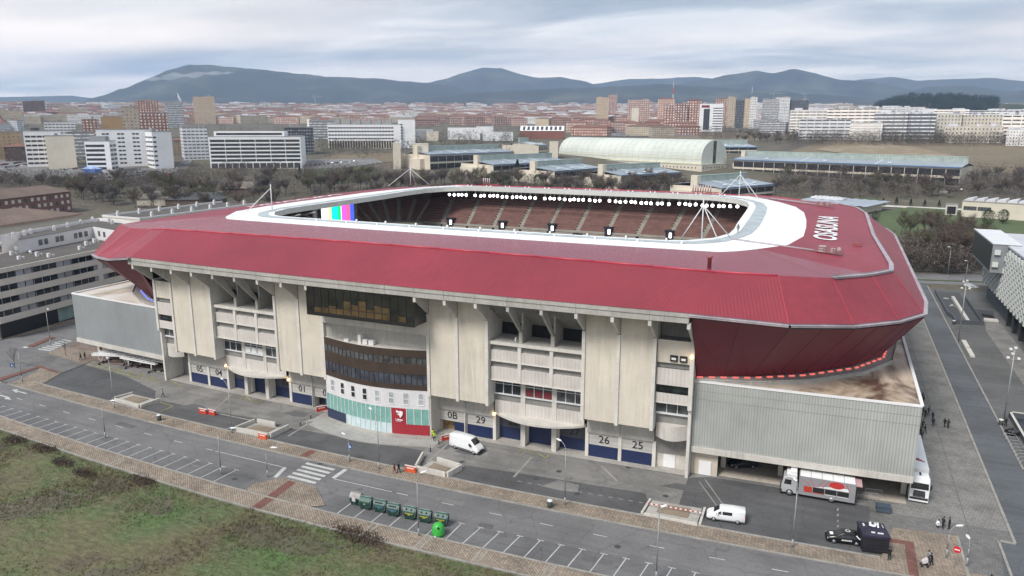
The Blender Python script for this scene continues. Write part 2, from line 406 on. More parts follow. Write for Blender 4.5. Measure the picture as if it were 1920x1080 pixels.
def stained(name, pale, tan, dark, sc):
    m, nt, b = base(name); v = coords(nt, (1, .55, 1))
    n0 = nt.nodes.new('ShaderNodeTexNoise'); n0.inputs['Scale'].default_value = sc; n0.inputs['Detail'].default_value = 7; n0.inputs['Roughness'].default_value = .62; n0.inputs['Distortion'].default_value = 1.3
    nt.links.new(v, n0.inputs['Vector'])
    c = ramp(nt, n0.outputs['Fac'], [(.34, pale), (.44, tuple((a+b_)/2 for a, b_ in zip(pale, tan))), (.5, tan), (.56, tuple(x*.55 for x in tan)), (.62, dark)])
    nt.links.new(c, b.inputs['Base Color']); b.inputs['Roughness'].default_value = .35; return m
m_pod_r = stained('ponded_roof_right', (.74, .64, .53), (.5, .39, .29), (.13, .07, .05), .11)
m_pod_l = stained('ponded_roof_left', (.85, .82, .78), (.5, .4, .28), (.2, .15, .12), .05)

stad = thing('stadium', 'large football stadium with red metal roof ring, white inner canopy and cream panelled concrete front', 'stadium', (54, 64, 0))
def P(mb, name, mat, parent=None, label=None):
    o = mb.build(name, mat, parent or stad)
    if label: o['label'] = label
    return o
lin = lambda a, b, n: [a+(b-a)*i/(n-1) for i in range(n)]
def loop(near, NR, R, FR, far, FL, L, NL): return [Vector(p) for p in near+NR+R+FR+far+FL+L+NL]
mirx = lambda pts: [(108-p[0], p[1], p[2]) for p in reversed(pts)]
eave = loop([(x, -8.5+bow(x), 27.) for x in lin(0, 108, 13)],
  [(120.8, -5.3, 26.5), (128.9, 2.7, 25.3), (135, 10.4, 24.75), (138.9, 18.6, 24.3)], [(139.95, 29, 24), (140, 65, 23.9), (140, 97, 23.9)],
  [(139.9, 112, 24), (138.3, 122, 24.3), (129, 134, 25), (121, 140, 26)], [(x, 144-.0008*(x-54)**2, 27) for x in lin(108, 0, 13)],
  [(-13, 140, 26), (-21, 134, 25), (-30, 122, 24.3), (-31.6, 112, 24)], [(-31.7, 95, 23.8), (-31.7, 70, 23.8), (-31.6, 45, 23.7)],
  [(-30.6, 18, 23.7), (-28, 6, 23.7), (-19.4, .6, 24.6), (-8.4, -5.3, 25.9)])
crease = loop([(x, 1.5+bow(x)*.25, 31.75-.45*((x-54)/58)**2) for x in lin(0, 110, 13)],
  [(118.5, 3.5, 31.2), (125.65, 6.6, 30.85), (131, 14.4, 30.35), (134, 19.8, 30.2)], [(134.3, 26, 30.1), (132.9, 62, 29.9), (132.7, 97, 29.8)],
  [(132.6, 105, 29.8), (130.6, 116.4, 30), (125.8, 122.5, 30.3), (116, 126.5, 30.6)], [(x, 131-.0012*(x-54)**2, 31.2) for x in lin(108, 0, 13)],
  [(-8, 126.5, 30.6), (-17.8, 122, 30.3), (-23.5, 115, 30), (-26, 105, 29.9)], [(-26.3, 95, 30), (-26.3, 70, 30), (-26.2, 45, 30)],
  [(-25.5, 24, 30), (-24, 10.5, 30), (-14.6, 5.9, 30.25), (-6.5, 4.2, 30.75)])
rNR = [(110.6, 20.9, 31.5), (112.3, 23, 31.48), (113.6, 25, 31.45), (118, 32, 31.4)]; rR = [(120, 45, 31.3), (119.9, 59, 31.3), (119.4, 72, 31.3)]
rFR = [(118.3, 86, 31.4), (115.7, 98, 31.5), (111, 107, 31.7), (107.5, 112, 31.8)]
ring = loop([(x, 17.6+bow(x)*.8, 31.5) for x in lin(0, 108, 13)], rNR, rR, rFR, [(x, 117.5, 32.) for x in lin(102, 6, 13)], mirx(rFR), mirx(rR), mirx(rNR))
iNR = [(101, 26.2, 32), (105, 31, 32), (107, 38, 32), (107, 45, 32)]; iR = [(106.4, 55, 32), (106, 66, 32), (105.5, 78, 32)]
iFR = [(105, 90, 32.1), (103.5, 99, 32.2), (100, 105, 32.3), (96, 108, 32.4)]
inner = loop([(x, 24.3+bow(x)*.5, 32) for x in lin(10, 97, 13)], iNR, iR, iFR, [(x, 110-.0004*(x-54)**2, 32.5) for x in lin(92, 16, 13)], mirx(iFR), mirx(iR), mirx(iNR))
NL_ = len(eave)
cum = [0.]
for i in range(NL_): cum.append(cum[-1]+(eave[(i+1) % NL_]-eave[i]).length)
def band(A, Bq, name, mat, dz=0., i0=0, i1=None, sel=None, vv=(0, 14), parent=None, smooth=False):
    mb = MB()
    if smooth:
        for p in list(A)+list(Bq): mb.v.append(tuple(p))
        n = len(A)
        for i in range(NL_):
            j = (i+1) % NL_
            if sel(i): mb.face((i, j, n+j, n+i), 0, None, True)
        used = sorted({q for f in mb.f for q in f}); mp_ = {q: k for k, q in enumerate(used)}; mb.v = [mb.v[q] for q in used]; mb.f = [tuple(mp_[q] for q in f) for f in mb.f]
        return P(mb, name, mat, parent)
    for i in range(i0, NL_ if i1 is None else i1):
        if sel and not sel(i): continue
        j = (i+1) % NL_; z = Vector((0, 0, dz))
        k = len(mb.v); mb.v += [tuple(A[i]+z), tuple(A[j]+z), tuple(Bq[j]+z), tuple(Bq[i]+z)]; u0, u1 = (cum[i], vv[0]), (cum[i+1], vv[0]); u2, u3 = (cum[i+1], vv[1]), (cum[i], vv[1])
        mb.face((k, k+1, k+2), 0, [u0, u1, u2]); mb.face((k, k+2, k+3), 0, [u0, u2, u3])
    return P(mb, name, mat, parent)
cz_ = Vector((0, 0, 1))
near_or_far = lambda i: i < 13 or 22 <= i < 36 or i in (12,)
is_rib = lambda i: (i < 12) or i == 12 or (23 <= i < 36) or i == NL_-1
far_ = lambda i: 20 <= i < 37
right_ = lambda i: 12 <= i < 25
for q_ in (lambda i: not far_(i), far_):
    band(eave, crease, 'side_roof_slope', m_red, sel=lambda i: is_rib(i) and q_(i)); band(crease, ring, 'upper_roof', m_red_top, sel=lambda i: (is_rib(i) or i in (12, 13, 14, NL_-1, NL_-2, NL_-3)) and q_(i))
for q_ in (right_, lambda i: not right_(i)):
    band(eave, crease, 'corner_roof_slope', m_red_flat, sel=lambda i: not is_rib(i) and q_(i), smooth=True); band(crease, ring, 'end_roof', m_red_flat, sel=lambda i: not (is_rib(i) or i in (12, 13, 14, NL_-1, NL_-2, NL_-3)) and q_(i))
mb = MB()
for i in range(NL_):
    j = (i+1) % NL_; mb.quad(ring[i], ring[j], inner[j], inner[i]); mb.tube(ring[i]+cz_*.02, inner[i]+cz_*.02, .05, n=4, m=1)
P(mb, 'white_canopy', [m_white, M('seam_pale_grey', (.6, .62, .63), .6)])
drop = [p+Vector((0, 0, -1.35)) for p in inner]
band(inner, drop, 'canopy_fascia', m_fasc)
lerp = lambda A, Bq, t: [a.lerp(b, t) for a, b in zip(A, Bq)]
o = band(lerp(inner, ring, .13), lerp(inner, ring, .34), 'roof_walkway', m_walk, .06)
low_c = [p+Vector((0, 0, -1.5)) for p in crease]
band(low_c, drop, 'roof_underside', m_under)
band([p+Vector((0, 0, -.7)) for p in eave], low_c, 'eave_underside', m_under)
# ridge flashing along the crease, gutters round the corners
for q_ in (lambda i: not far_(i), far_):
    mb = MB()
    for i in range(NL_):
        j = (i+1) % NL_
        if is_rib(i) and q_(i): mb.tube(crease[i]+Vector((0, 0, .02)), crease[j]+Vector((0, 0, .02)), .17, n=6)
    P(mb, 'ridge_flashing', m_redtrim)
cz = Vector((0, 0, 1))
def strip_along(pts, w0, w1, h, name, mat, out=1):
    mb = MB()
    for k in range(len(pts)-1):
        a, b = pts[k], pts[k+1]; d = (b-a).normalized(); n = d.cross(cz).normalized()*out
        wa = w0 if k else .05
        mb.quad(a+n*w0+cz*h, b+n*w0+cz*h, b+n*w1+cz*h, a+n*w1+cz*h)
        mb.quad(a+n*w1+cz*(h-.28), b+n*w1+cz*(h-.28), b+n*w1+cz*h, a+n*w1+cz*h)
        mb.quad(a+n*w0+cz*h, b+n*w0+cz*h, b+n*w0+cz*(h+.18), a+n*w0+cz*(h+.18))
        mb.tube(a+n*w1+cz*h, b+n*w1+cz*h, .07, n=5)
    return P(mb, name, mat)
strip_along([eave[i] for i in range(12, 25)], -.12, .55, -.16, 'eave_gutter', m_gut)
strip_along([eave[i % NL_] for i in range(37, NL_+1)], -.12, .5, -.16, 'eave_gutter', m_gut)
strip_along([crease[i] for i in range(14, 23)], -.4, .3, .12, 'ridge_gutter', m_gut)
# raised seams on the corner slopes
for i in list(range(13, 17)) + [NL_-4, NL_-3, NL_-2, NL_-1]:
    mb = MB(); mb.tube(eave[i], crease[i], .05, n=5); P(mb, 'roof_seam', m_redtrim)
# concrete eaves beam
mb = MB(Bf)
for i in range(20):
    x0, x1 = i*5.4+.02, (i+1)*5.4-.02
    mb.box(x0, x1, -8.42, -7.9, 25.45+.03*(i % 2), 26.97)
mb.box(-1.2, -.02, -8.3, -7.6, 25.5, 26.9)
P(mb, 'eaves_beam', m_conc)
# dark red skirt below the corner eaves
def skirt(top, bot, name):
    mb = MB(); n = len(top)
    for k in range(n-1): mb.quad(top[k], top[k+1], bot[k+1], bot[k])
    for k in range(n): mb.tube(top[k], bot[k], .045, n=4, m=1)
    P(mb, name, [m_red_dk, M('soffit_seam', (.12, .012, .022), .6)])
tR = [Vector((108.25, -7.9+bow(108), 26.6))] + [eave[i]+Vector((.2, -.2, -.7)) for i in range(13, 20)]
bR = [Vector(p) for p in ((108.4, .6, 15.2), (115.5, 4.2, 15), (122.5, 8.6, 15), (129.5, 15.5, 15), (133.5, 22.5, 15), (135.6, 38, 15), (135.8, 70, 15), (135.8, 95, 15))]
def densify(L_):
    out = []
    for a, b in zip(L_, L_[1:]): out += [a, a.lerp(b, .5)]
    return out+[L_[-1]]
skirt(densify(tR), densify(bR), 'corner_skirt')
tL = [Vector((-.6, -7.6+bow(0), 26.5))] + [eave[i]+Vector((-.2, -.2, -.7)) for i in range(NL_-1, NL_-7, -1)]
bL = [Vector((108-p.x-1.5, p.y+.6, p.z)) for p in bR][:7]
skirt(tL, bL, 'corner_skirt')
# ledges with coloured light dashes
def ledge(bot, outer, z, mat_led, name, step, n):
    mb = MB()
    for k in range(len(bot)-1): mb.quad((bot[k].x, bot[k].y, z), (bot[k+1].x, bot[k+1].y, z), (*outer[k+1], z), (*outer[k], z))
    for k in range(len(outer)-1):
        mb.quad((*outer[k], z-.5), (*outer[k+1], z-.5), (*outer[k+1], z+.12), (*outer[k], z+.12))
        mb.tube((*outer[k], z+.12), (*outer[k+1], z+.12), .1, n=5)
    led = P(mb, 'skirt_ledge', m_conc)
    L_ = [Vector((b.x, b.y)).lerp(Vector(o), .42) for b, o in zip(bot, outer)]
    seg = 0; acc = 0.0; s = .6
    tot = sum((b-a).length for a, b in zip(L_, L_[1:])); c = 0
    while s < tot and c < n:
        acc = 0
        for a, b in zip(L_, L_[1:]):
            l = (b-a).length
            if acc+l > s:
                p = a.lerp(b, (s-acc)/l); an = math.atan2(b.y-a.y, b.x-a.x); break
            acc += l
        m2 = MB(); m2.obox((p.x, p.y, z+.05), (step*.5, .3, .14), an)
        o = m2.build('led_light', mat_led, led); s += step; c += 1
outR = [(108.2, -1.1), (116.3, 1.0), (124.0, 5.6), (131.3, 12.6), (135.7, 20.6), (137.6, 38), (137.8, 70), (137.8, 95)]
ledge(bR, outR, 15.45, m_led_r, 'right', 1.75, 40)
ledge(bL, [(108-x-1.5, y+.8) for x, y in outR][:7], 15.45, m_led_b, 'left', 1.75, 26)
# ---------------------------------------------------------------- podiums
def podium(x0, x1, clad, roofm, y0=-2.3, y1=62, zt=15.15):
    mb = MB(Bf)
    L_ = abs(x1-x0)
    for k in range(6):
        a, b = x0+(x1-x0)*k/6, x0+(x1-x0)*(k+1)/6
        mb.quad((a, y0, 4.9), (b, y0, 4.9), (b, y0, zt), (a, y0, zt), 0, [(a, 4.9), (b, 4.9), (b, zt), (a, zt)])
    P(mb, 'podium_cladding', clad)
    if x0 > 0:
        for zz in (12.4, 13.7): mb = MB(Bf); [mb.box(x0+(x1-x0)*k/6, x0+(x1-x0)*(k+1)/6-.05, y0-.03, y0-.004, zz, zz+.07) for k in range(6)]; P(mb, 'cladding_rail', M('cladding_rail', (.3, .315, .31), .5))
    mb = MB(Bf)
    for xx in (x0, x1): mb.quad((xx, y0, 0), (xx, y1, 0), (xx, y1, zt), (xx, y0, zt), 0, [(0, 0), (y1-y0, 0), (y1-y0, zt), (0, zt)])
    P(mb, 'podium_side_wall', clad) if False else None
    mb = MB(Bf)
    for xx, ya in ((x0, y0+.01), (x1, y0+.01)): mb.quad((xx, ya, 4), (xx, y1, 4), (xx, y1, zt), (xx, ya, zt), 0, [(0, 4), (y1-ya, 4), (y1-ya, zt), (0, zt)])
    P(mb, 'podium_side_cladding', clad)
    mb = MB(Bf)
    for k in range(6):
        a, b = x0+(x1-x0)*k/6, x0+(x1-x0)*(k+1)/6
        mb.box(a, b, y0-.22, y0+.6, 3.95, 4.88)
    P(mb, 'podium_base_beam', m_conc_l)
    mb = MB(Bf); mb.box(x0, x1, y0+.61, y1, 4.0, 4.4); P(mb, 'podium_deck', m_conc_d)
    mb = MB(Bf); n = 8
    for k in range(n):
        a, b = x0+(x1-x0)*k/n, x0+(x1-x0)*(k+1)/n
        mb.quad((a, y0+.02, zt-.15), (b, y0+.02, zt-.15), (b, y1, zt-.15), (a, y1, zt-.15))
    P(mb, 'podium_roof', roofm)
    mb = MB(Bf)
    for k in range(n):
        a, b = x0+(x1-x0)*k/n, x0+(x1-x0)*(k+1)/n; mb.box(a, b, y0-.1, y0+.35, zt-.1, zt+.16)
    for xx in (x0, x1): mb.box(xx-.22, xx+.22, y0+.36, y1, zt-.1, zt+.15)
    P(mb, 'podium_coping', m_wpaint)
podium(108.3, 138.3, m_poly, m_pod_r)
podium(-30.5, -1.2, m_poly_l, m_pod_l)
# open undercroft: columns, back wall, floor-level walls
for x in (112.6, 121, 129.5, 137.8, -30, -22, -14, -6):
    for y in (2.2, 13): mb = MB(Bf); mb.box(x-.35, x+.35, y, y+.7, 0, 3.95); P(mb, 'undercroft_column', m_conc_l)
for q_ in ((108.3, 138, 22, 22.4, 0, 4), (-30.3, -1.3, 16, 16.4, 0, 4), (108.75, 112.2, -1.4, -1.0, 0, 3.9), (108.3, 108.7, -1.4, 22, 0, 3.95), (-1.6, -1.2, .6, 16, 0, 4)): mb = MB(Bf); mb.box(*q_); P(mb, 'undercroft_wall', M('undercroft_tan', (.6, .53, .44), .85, n1=(.3, .1)))
for xa, xb, zb in ((109.5, 111.3, 2.3),):
    mb = MB(Bf); mb.box(xa, xb, -1.52, -1.41, .05, zb); P(mb, 'service_door', m_wpaint)
# ---------------------------------------------------------------- front wall bays
IDX = lambda i: i*5.4
def bayP(name, mat, *boxes, parent=None, label=None):
    mb = MB(Bf)
    for b in boxes: mb.box(*b)
    return P(mb, name, mat, parent, label)
# structural back wall of the lower storeys
mb = MB(Bf)
for i in range(20):
    if i in (0,): mb.box(IDX(i)+.1, IDX(i+1), 1.2, 1.6, 0, 18); continue
    mb.box(IDX(i), IDX(i+1), .2 if i in (3, 4, 5, 14, 15, 16) else -1.2, .6, 5.2 if i not in (0, 19) else 2.6, 17.6)
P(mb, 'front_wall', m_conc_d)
# cream cladding panels and their trim posts
panelbays = (1, 2, 6, 7, 12, 13, 17, 18)
for i in panelbays:
    mb = MB(Bf)
    a, b = IDX(i)+.27, IDX(i+1)-.27
    mb.quad((a, -4.2, 7.45), (b, -4.2, 7.45), (b, -4.2, 25.4), (a, -4.2, 25.4), 0, [(0, 7.45), (b-a, 7.45), (b-a, 25.4), (0, 25.4)])
    mb.quad((a, -4.2, 7.45), (a, -1.0, 7.45), (b, -1.0, 7.45), (b, -4.2, 7.45))
    o = P(mb, 'cladding_panel', m_cream)
    if i in (17, 18): o['label'] = 'cream panel with pale rain streaks below the eaves'
ends = {1: 1, 3: 1, 6: 1, 8: 1, 12: 1, 14: 1, 17: 1, 19: 1}
for i in (1, 2, 3, 6, 7, 8, 12, 13, 14, 17, 18, 19):
    mb = MB(Bf); x = IDX(i)
    for z0, z1 in ((7.2, 9.6), (9.63, 13.1), (13.13, 17.2), (17.23, 21.7)): mb.box(x-.26, x+.26, -4.42, -4.0, z0, z1)
    if i in ends: mb.box(x-.2, x+.2, -3.99, 1.2, 7.2, 25.4)
    P(mb, 'trim_post', m_pil)
for i in (0, 20):
    mb = MB(Bf); x = IDX(i)
    for z0, z1 in ((11, 16.9), (16.93, 21.8)): mb.box(x-.3, x+.3, -3.9, -3.4, z0, z1)
    mb.box(x-.22, x+.22, -3.39, 1.4, 0, 21.8); mb.box(x-.25, x+.25, -1.5, -.9, 0, 10.9)
    P(mb, 'trim_post', m_pil)
# eaves brackets, one on each grid line
for i in list(range(0, 9))+list(range(12, 21)):
    x = IDX(i); mb = MB(Bf); w = .17
    pr = [(-8.15, 25.44), (-8.15, 24.75), (-4.25, 21.75), (-3.95, 21.75), (-3.95, 25.44)]
    if i in (4, 5, 15, 16): pr = [(-8.15, 25.44), (-8.15, 24.75), (-3.3, 20.0), (-2.7, 20.0), (-6.6, 25.44)]
    for y, z in pr: mb.v.append((x-w, y, z))
    for y, z in pr: mb.v.append((x+w, y, z))
    n = len(pr)
    mb.face(range(n)[::-1]); mb.face(range(n, 2*n))
    for k in range(n): j = (k+1) % n; mb.face((k, j, n+j, n+k))
    mb.box(x-.24, x+.24, -8.3, -7.95, 24.6, 25.43)
    P(mb, 'eaves_bracket', m_conc_l if i not in (4, 5, 15, 16) else m_conc)
# open concourse bays
def open_bays(i0, i1):
    x0, x1 = IDX(i0)+.3, IDX(i1)-.3
    # stepped underside of the stand
    mb = MB(Bf)
    for k in range(9):
        y = -5.8+k*1.15; z = 25.4-k*.78
        mb.box(x0, x1, y, y+1.25, z-.45, z+.3)
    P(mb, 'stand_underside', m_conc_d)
    for i in range(i0+1, i1):
        x = IDX(i)
        bayP('concourse_column', m_conc, (x-.3, x+.3, -3.2, -2.5, 18.2, 20.2), (x-.15, x+.15, -2.4, 1.8, 18.2, 24.))
    bayP('concourse_slab', m_conc_l, (x0, x1, -3.75, 1.2, 17.7, 18.2))
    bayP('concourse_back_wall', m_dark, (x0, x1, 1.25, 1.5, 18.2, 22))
    for zt in (17.69, 14.84):
        for i in range(i0, i1):
            a, b = IDX(i)+.3, IDX(i+1)-.3
            mb = MB(Bf); zb = zt-2.85 if zt > 16 else 11.75
            mb.quad((a, -3.6, zb), (b, -3.6, zb), (b, -3.6, zt-1.0), (a, -3.6, zt-1.0), 0, [(a, zb), (b, zb), (b, zt-1), (a, zt-1)])
            mb.quad((a, -3.6, zt-1.0), (b, -3.6, zt-1.0), (b, -3.1, zt-1.0), (a, -3.1, zt-1.0))
            P(mb, 'spandrel_panel', m_span)
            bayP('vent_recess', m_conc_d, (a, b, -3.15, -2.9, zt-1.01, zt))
            bayP('sill_rail', m_pil, (a-.3, b+.3, -3.72, -3.12, zt+.01 if zt < 16 else zt+.52, zt+.16 if zt < 16 else zt+.62)) if zt < 16 else bayP('sill_rail', m_pil, (a-.3, b+.3, -3.85, -3.7, 17.75, 18.28))
            bayP('mullion_post', m_pil, (b+.02, b+.58, -3.7, -3.0, zb, zt)) if i < i1-1 else None
    bayP('sill_rail', m_pil, (x0, x1, -3.8, -3.0, 11.6, 11.74))
    # glazed storey and lower spandrel with its curved hood
    for i in range(i0, i1):
        a, b = IDX(i)+.35, IDX(i+1)-.35
        w = bayP('window', m_glass if i in (i0,) else m_glass_g, (a, b, -1.95, -1.8, 8.9, 11.3))
        mb = MB(Bf)
        for k in range(4):
            xx = a+(b-a)*k/3; mb.box(xx-.06, xx+.06, -2.05, -1.96, 8.9, 11.3)
        mb.box(a, b, -2.06, -1.97, 10.5, 10.6); mb.box(a-.1, b+.1, -2.2, -1.7, 8.7, 8.89)
        P(mb, 'window_frame', m_alu, w)
        if i == i0+1:
            mb = MB(Bf)
            for k in range(3): mb.box(a+.12+k*1.58, a+1.4+k*1.58, -2.02, -1.96, 8.95, 10.1)
            P(mb, 'window_blind', M('maroon_blind', (.2, .03, .04), .7) if i0 > 10 else m_wpaint, w)
        mb = MB(Bf)
        mb.box(a-.35, b+.35, -1.9, -1.6, 7.2, 8.7, 0)
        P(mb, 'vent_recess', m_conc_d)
        mb = MB(Bf); mb.quad((a, -2.0, 5.3), (b, -2.0, 5.3), (b, -2.0, 7.6), (a, -2.0, 7.6), 0, [(a, 5), (b, 5), (b, 7.6), (a, 7.6)])
        P(mb, 'spandrel_panel', m_span)
        if i > i0: bayP('concourse_column', m_conc_l, (IDX(i)-.4, IDX(i)+.4, -2.1, -1.2, 0, 11.5))
    # curved hood over the gates
    mb = MB(Bf); n = 18; xa, xb = IDX(i0)+.2, IDX(i1)-.2
    prof = []
    for k in range(n+1):
        t = k/n; x = xa+(xb-xa)*t; y = -1.6-2.9*math.sin(math.pi*t)**.8
        prof.append((x, y))
    for (ax, ay), (bx, by) in zip(prof, prof[1:]):
        mb.quad((ax, ay, 4.95), (bx, by, 4.95), (bx, by, 5.3), (ax, ay, 5.3))
        mb.quad((ax, ay, 5.3), (bx, by, 5.3), (bx, -1.3, 5.45), (ax, -1.3, 5.45)); mb.quad((ax, ay, 4.95), (ax, .2, 4.95), (bx, .2, 4.95), (bx, by, 4.95))
    P(mb, 'gate_hood', m_conc_l)
open_bays(3, 6); open_bays(14, 17)
bayP('satellite_dish', m_wpaint, (IDX(15)-.9, IDX(15)-.75, -3.4, -2.8, 18.5, 19.1))
# narrow end bays
for i in (0, 19):
    a, b = IDX(i)+.3, IDX(i+1)-.3
    def rib(z0, z1, y, mat=m_span, nm='spandrel_panel'):
        mb = MB(Bf); mb.quad((a, y, z0), (b, y, z0), (b, y, z1), (a, y, z1), 0, [(a, z0), (b, z0), (b, z1), (a, z1)]); return P(mb, nm, mat)
    rib(18, 21.5, -3.7, m_cream, 'cladding_panel')
    bayP('stand_underside', m_conc_d, (a, b, -1.5, -1.2, 21.5, 26), (a, b, -3.6, -1.2, 21.2, 21.45))
    bayP('vent_recess', m_conc_d, (a, b, -3.3, -3.0, 17.1, 18))
    rib(14.5, 17.15, -3.7)
    bayP('window', m_glass, (a, b, -3.2, -3.0, 13.25, 14.5)); rib(11.8, 13.25, -3.7)
    w = bayP('window', m_glass_g, (a, b, -2.6, -2.4, 9.8, 11.6)); bayP('window_frame', m_alu, (a, b, -2.75, -2.5, 9.5, 9.79), (a+1.5, a+1.6, -2.7, -2.61, 9.8, 11.6), (a+3.1, a+3.2, -2.7, -2.61, 9.8, 11.6), parent=w)
    bayP('sill_rail', m_pil, (a, b, -3.75, -2.9, 11.62, 11.79))
    bayP('vent_recess', m_conc_d, (a, b, -2.3, -2.1, 7.9, 9.4))
    mb = MB(Bf); n = 10
    for k in range(n):
        t0, t1 = k/n, (k+1)/n; q = lambda t: (a+(b-a)*t, -2.3-1.3*math.sin(math.pi*t))
        (ax, ay), (bx, by) = q(t0), q(t1)
        mb.quad((ax, ay, 5.6), (bx, by, 5.6), (bx, by, 7.95), (ax, ay, 7.95)); mb.quad((ax, ay, 7.95), (bx, by, 7.95), (bx, -2, 7.95), (ax, -2, 7.95)); mb.quad((ax, -1.2, 5.6), (bx, -1.2, 5.6), (bx, by, 5.6), (ax, ay, 5.6))
    P(mb, 'stair_bulge', m_conc_l)
    if i == 19:
        bayP('store_wall', m_conc_l, (a, b, -.9, -.5, 0, 2.9), (a, b, -.5, .3, 2.5, 5.5)); bayP('service_door', m_wpaint, (a+1.1, a+2.9, -1.02, -.91, .1, 2.2))
# ---------------------------------------------------------------- gates
def gate(i, num, deep=False, special=None):
    a, b = IDX(i)+.28, IDX(i+1)-.28; y = .0 if deep else -1.35
    root_mb = MB(Bf)
    if special != 'door':
        zt = 4.9 if deep else 4.2
        root_mb.quad((a, y, 2.1), (b, y, 2.1), (b, y, zt), (a, y, zt), 0, [(a, 2.1), (b, 2.1), (b, zt), (a, zt)])
    x0 = a
    if special == 'A': x0 = a+2.3
    if special == 'B': x0 = b-2.0
    z1 = 4.9 if special == 'door' else 2.1
    root_mb.quad((x0, y-.02, .05), (b, y-.02, .05), (b, y-.02, z1), (x0, y-.02, z1), 1)
    if special in ('A', 'B'): root_mb.quad((a, y+1.2, .05), (x0, y+1.2, .05), (x0, y+1.2, 2.1), (a, y+1.2, 2.1), 2)
    root_mb.box(a, b, y-.06, y-.022, 4.12 if not deep else 4.86, 4.22 if not deep else 4.95, 3)
    g = P(root_mb, 'entrance_gate', [m_gategrey if not deep else M('shaded_gate_boards', (.075, .08, .1), .7), m_blue, m_amber if special == 'B' else m_dark, m_pil])  # deep gates: shade under the hood put into a darker board colour
    if num:
        mb = text_mb(num, 1.75, lambda x, yy, z: (a+(b-a)*(.52 if special != 'A' else .62)+x, y-.05, 3.12+yy), sx=1.05, bold=.012)
        mb.fn = Bf
        P(mb, 'gate_number', m_black, g)
    if not deep: bayP('gate_lintel', m_conc, (a-.25, b+.25, -1.7, -1.21, 4.24, 7.4))
    return g
nums = {1: '05', 2: '04', 3: '03', 4: None, 5: '02', 6: '01', 7: '0A', 12: '0B', 13: '29', 14: '28', 15: None, 16: '27', 17: '26', 18: '25'}
for i, nme in nums.items():
    gate(i, nme, i in (3, 4, 5, 14, 15, 16), 'door' if nme is None else ('A' if nme == '0A' else 'B' if nme == '0B' else None))
for i in (1, 2, 3, 4, 5, 6, 7, 8, 12, 13, 14, 15, 16, 17, 18, 19):
    dp = i in (4, 5, 15, 16)
    bayP('gate_post', m_pil, (IDX(i)-.27, IDX(i)+.27, -.5 if dp else -1.55, .4, 0, 4.9 if i in (3, 4, 5, 6, 14, 15, 16, 17) else 4.3))
# warm bulkhead lamps on the front
for x, y, z in ((IDX(3)+.1, -1.9, 5.2), (107.9, -4.1, 19.3), (IDX(6)-.1, -1.9, 4.7), (IDX(14)+.1, -1.9, 4.9), (-1.0, -1.2, 4.6)):
    mb = MB(Bf); mb.lathe((x, y, z), [(.02, -.22), (.16, -.15), (.2, 0), (.13, .17), (.02, .22)], 10); P(mb, 'bulkhead_lamp', m_lampw)
for dx in (1.95, 3.35):
    mb = MB(Bf); mb.box(IDX(19)+.3+dx, IDX(19)+1.35+dx, -3.95, -3.72, 18.35, 19.25); q = P(mb, 'wall_floodlight', m_dark)
    mb = MB(Bf); mb.box(IDX(19)+.5+dx, IDX(19)+1.15+dx, -3.99, -3.96, 18.6, 18.95); P(mb, 'lamp_glass', M('lamp_glass', (.8, .8, .82), .2), q)
# ---------------------------------------------------------------- glazed box and curved office block
X0, X1 = IDX(8)+.1, IDX(12)-.1
mb = MB(Bf); nseg = 14
for k in range(nseg):
    a, b = X0+(X1-X0)*k/nseg, X0+(X1-X0)*(k+1)/nseg
    mb.quad((a, -8.2, 20.4), (b, -8.2, 20.4), (b, -8.2, 25.44), (a, -8.2, 25.44), 0)
for x in (X0, X1): mb.poly([(x, -8.2, 20.4), (x, -3.95, 20.4), (x, -3.95, 22.2), (x, -8.2, 25.44)], 0)
mb.quad((X0, -8.2, 20.4), (X0, -3.9, 20.4), (X1, -3.9, 20.4), (X1, -8.2, 20.4), 1)
for k, h in ((4, 1.0), (5, 2.4), (6, 1.9), (7, 2.7), (8, 1.4), (9, 2.2), (10, 2.0), (12, .9), (1, .8), (2, .9), (3, 1.3)):
    a, b = X0+(X1-X0)*k/nseg, X0+(X1-X0)*(k+.97)/nseg; mb.box(a, b, -8.23, -8.205, 20.98, 21.0+h, 2)  # mirrored terrace painted as tan strips on the glass
gb = P(mb, 'glass_box', [glass('smoked_glass', (.014, .013, .012), .04), m_dark, M('terrace_reflection', (.085, .056, .027), .25, n1=(.5, .5))])
mb = MB(Bf)
for k in range(nseg+1):
    x = X0+(X1-X0)*k/nseg; mb.box(x-.05, x+.05, -8.27, -8.21, 20.9, 25.4)
for z in (20.4, 22.0): mb.box(X0-.05, X1+.05, -8.3, -8.205, z-.05 if z > 21 else z-.06, z+.05 if z > 21 else z+.55)
P(mb, 'box_frame', M('black_frame', (.012, .011, .011), .5), gb)
bayP('box_beam', m_conc_l, (X0, X1, -4.6, -1, 18.05, 20.35))
bayP('office_upper_wall', m_conc, (X0, X1, -3.9, -1, 14.6, 18.04))
NB = 22
def arc(t, off=0): return (X0+(X1-X0)*t, -4.25-off-1.85*math.sin(math.pi*t))
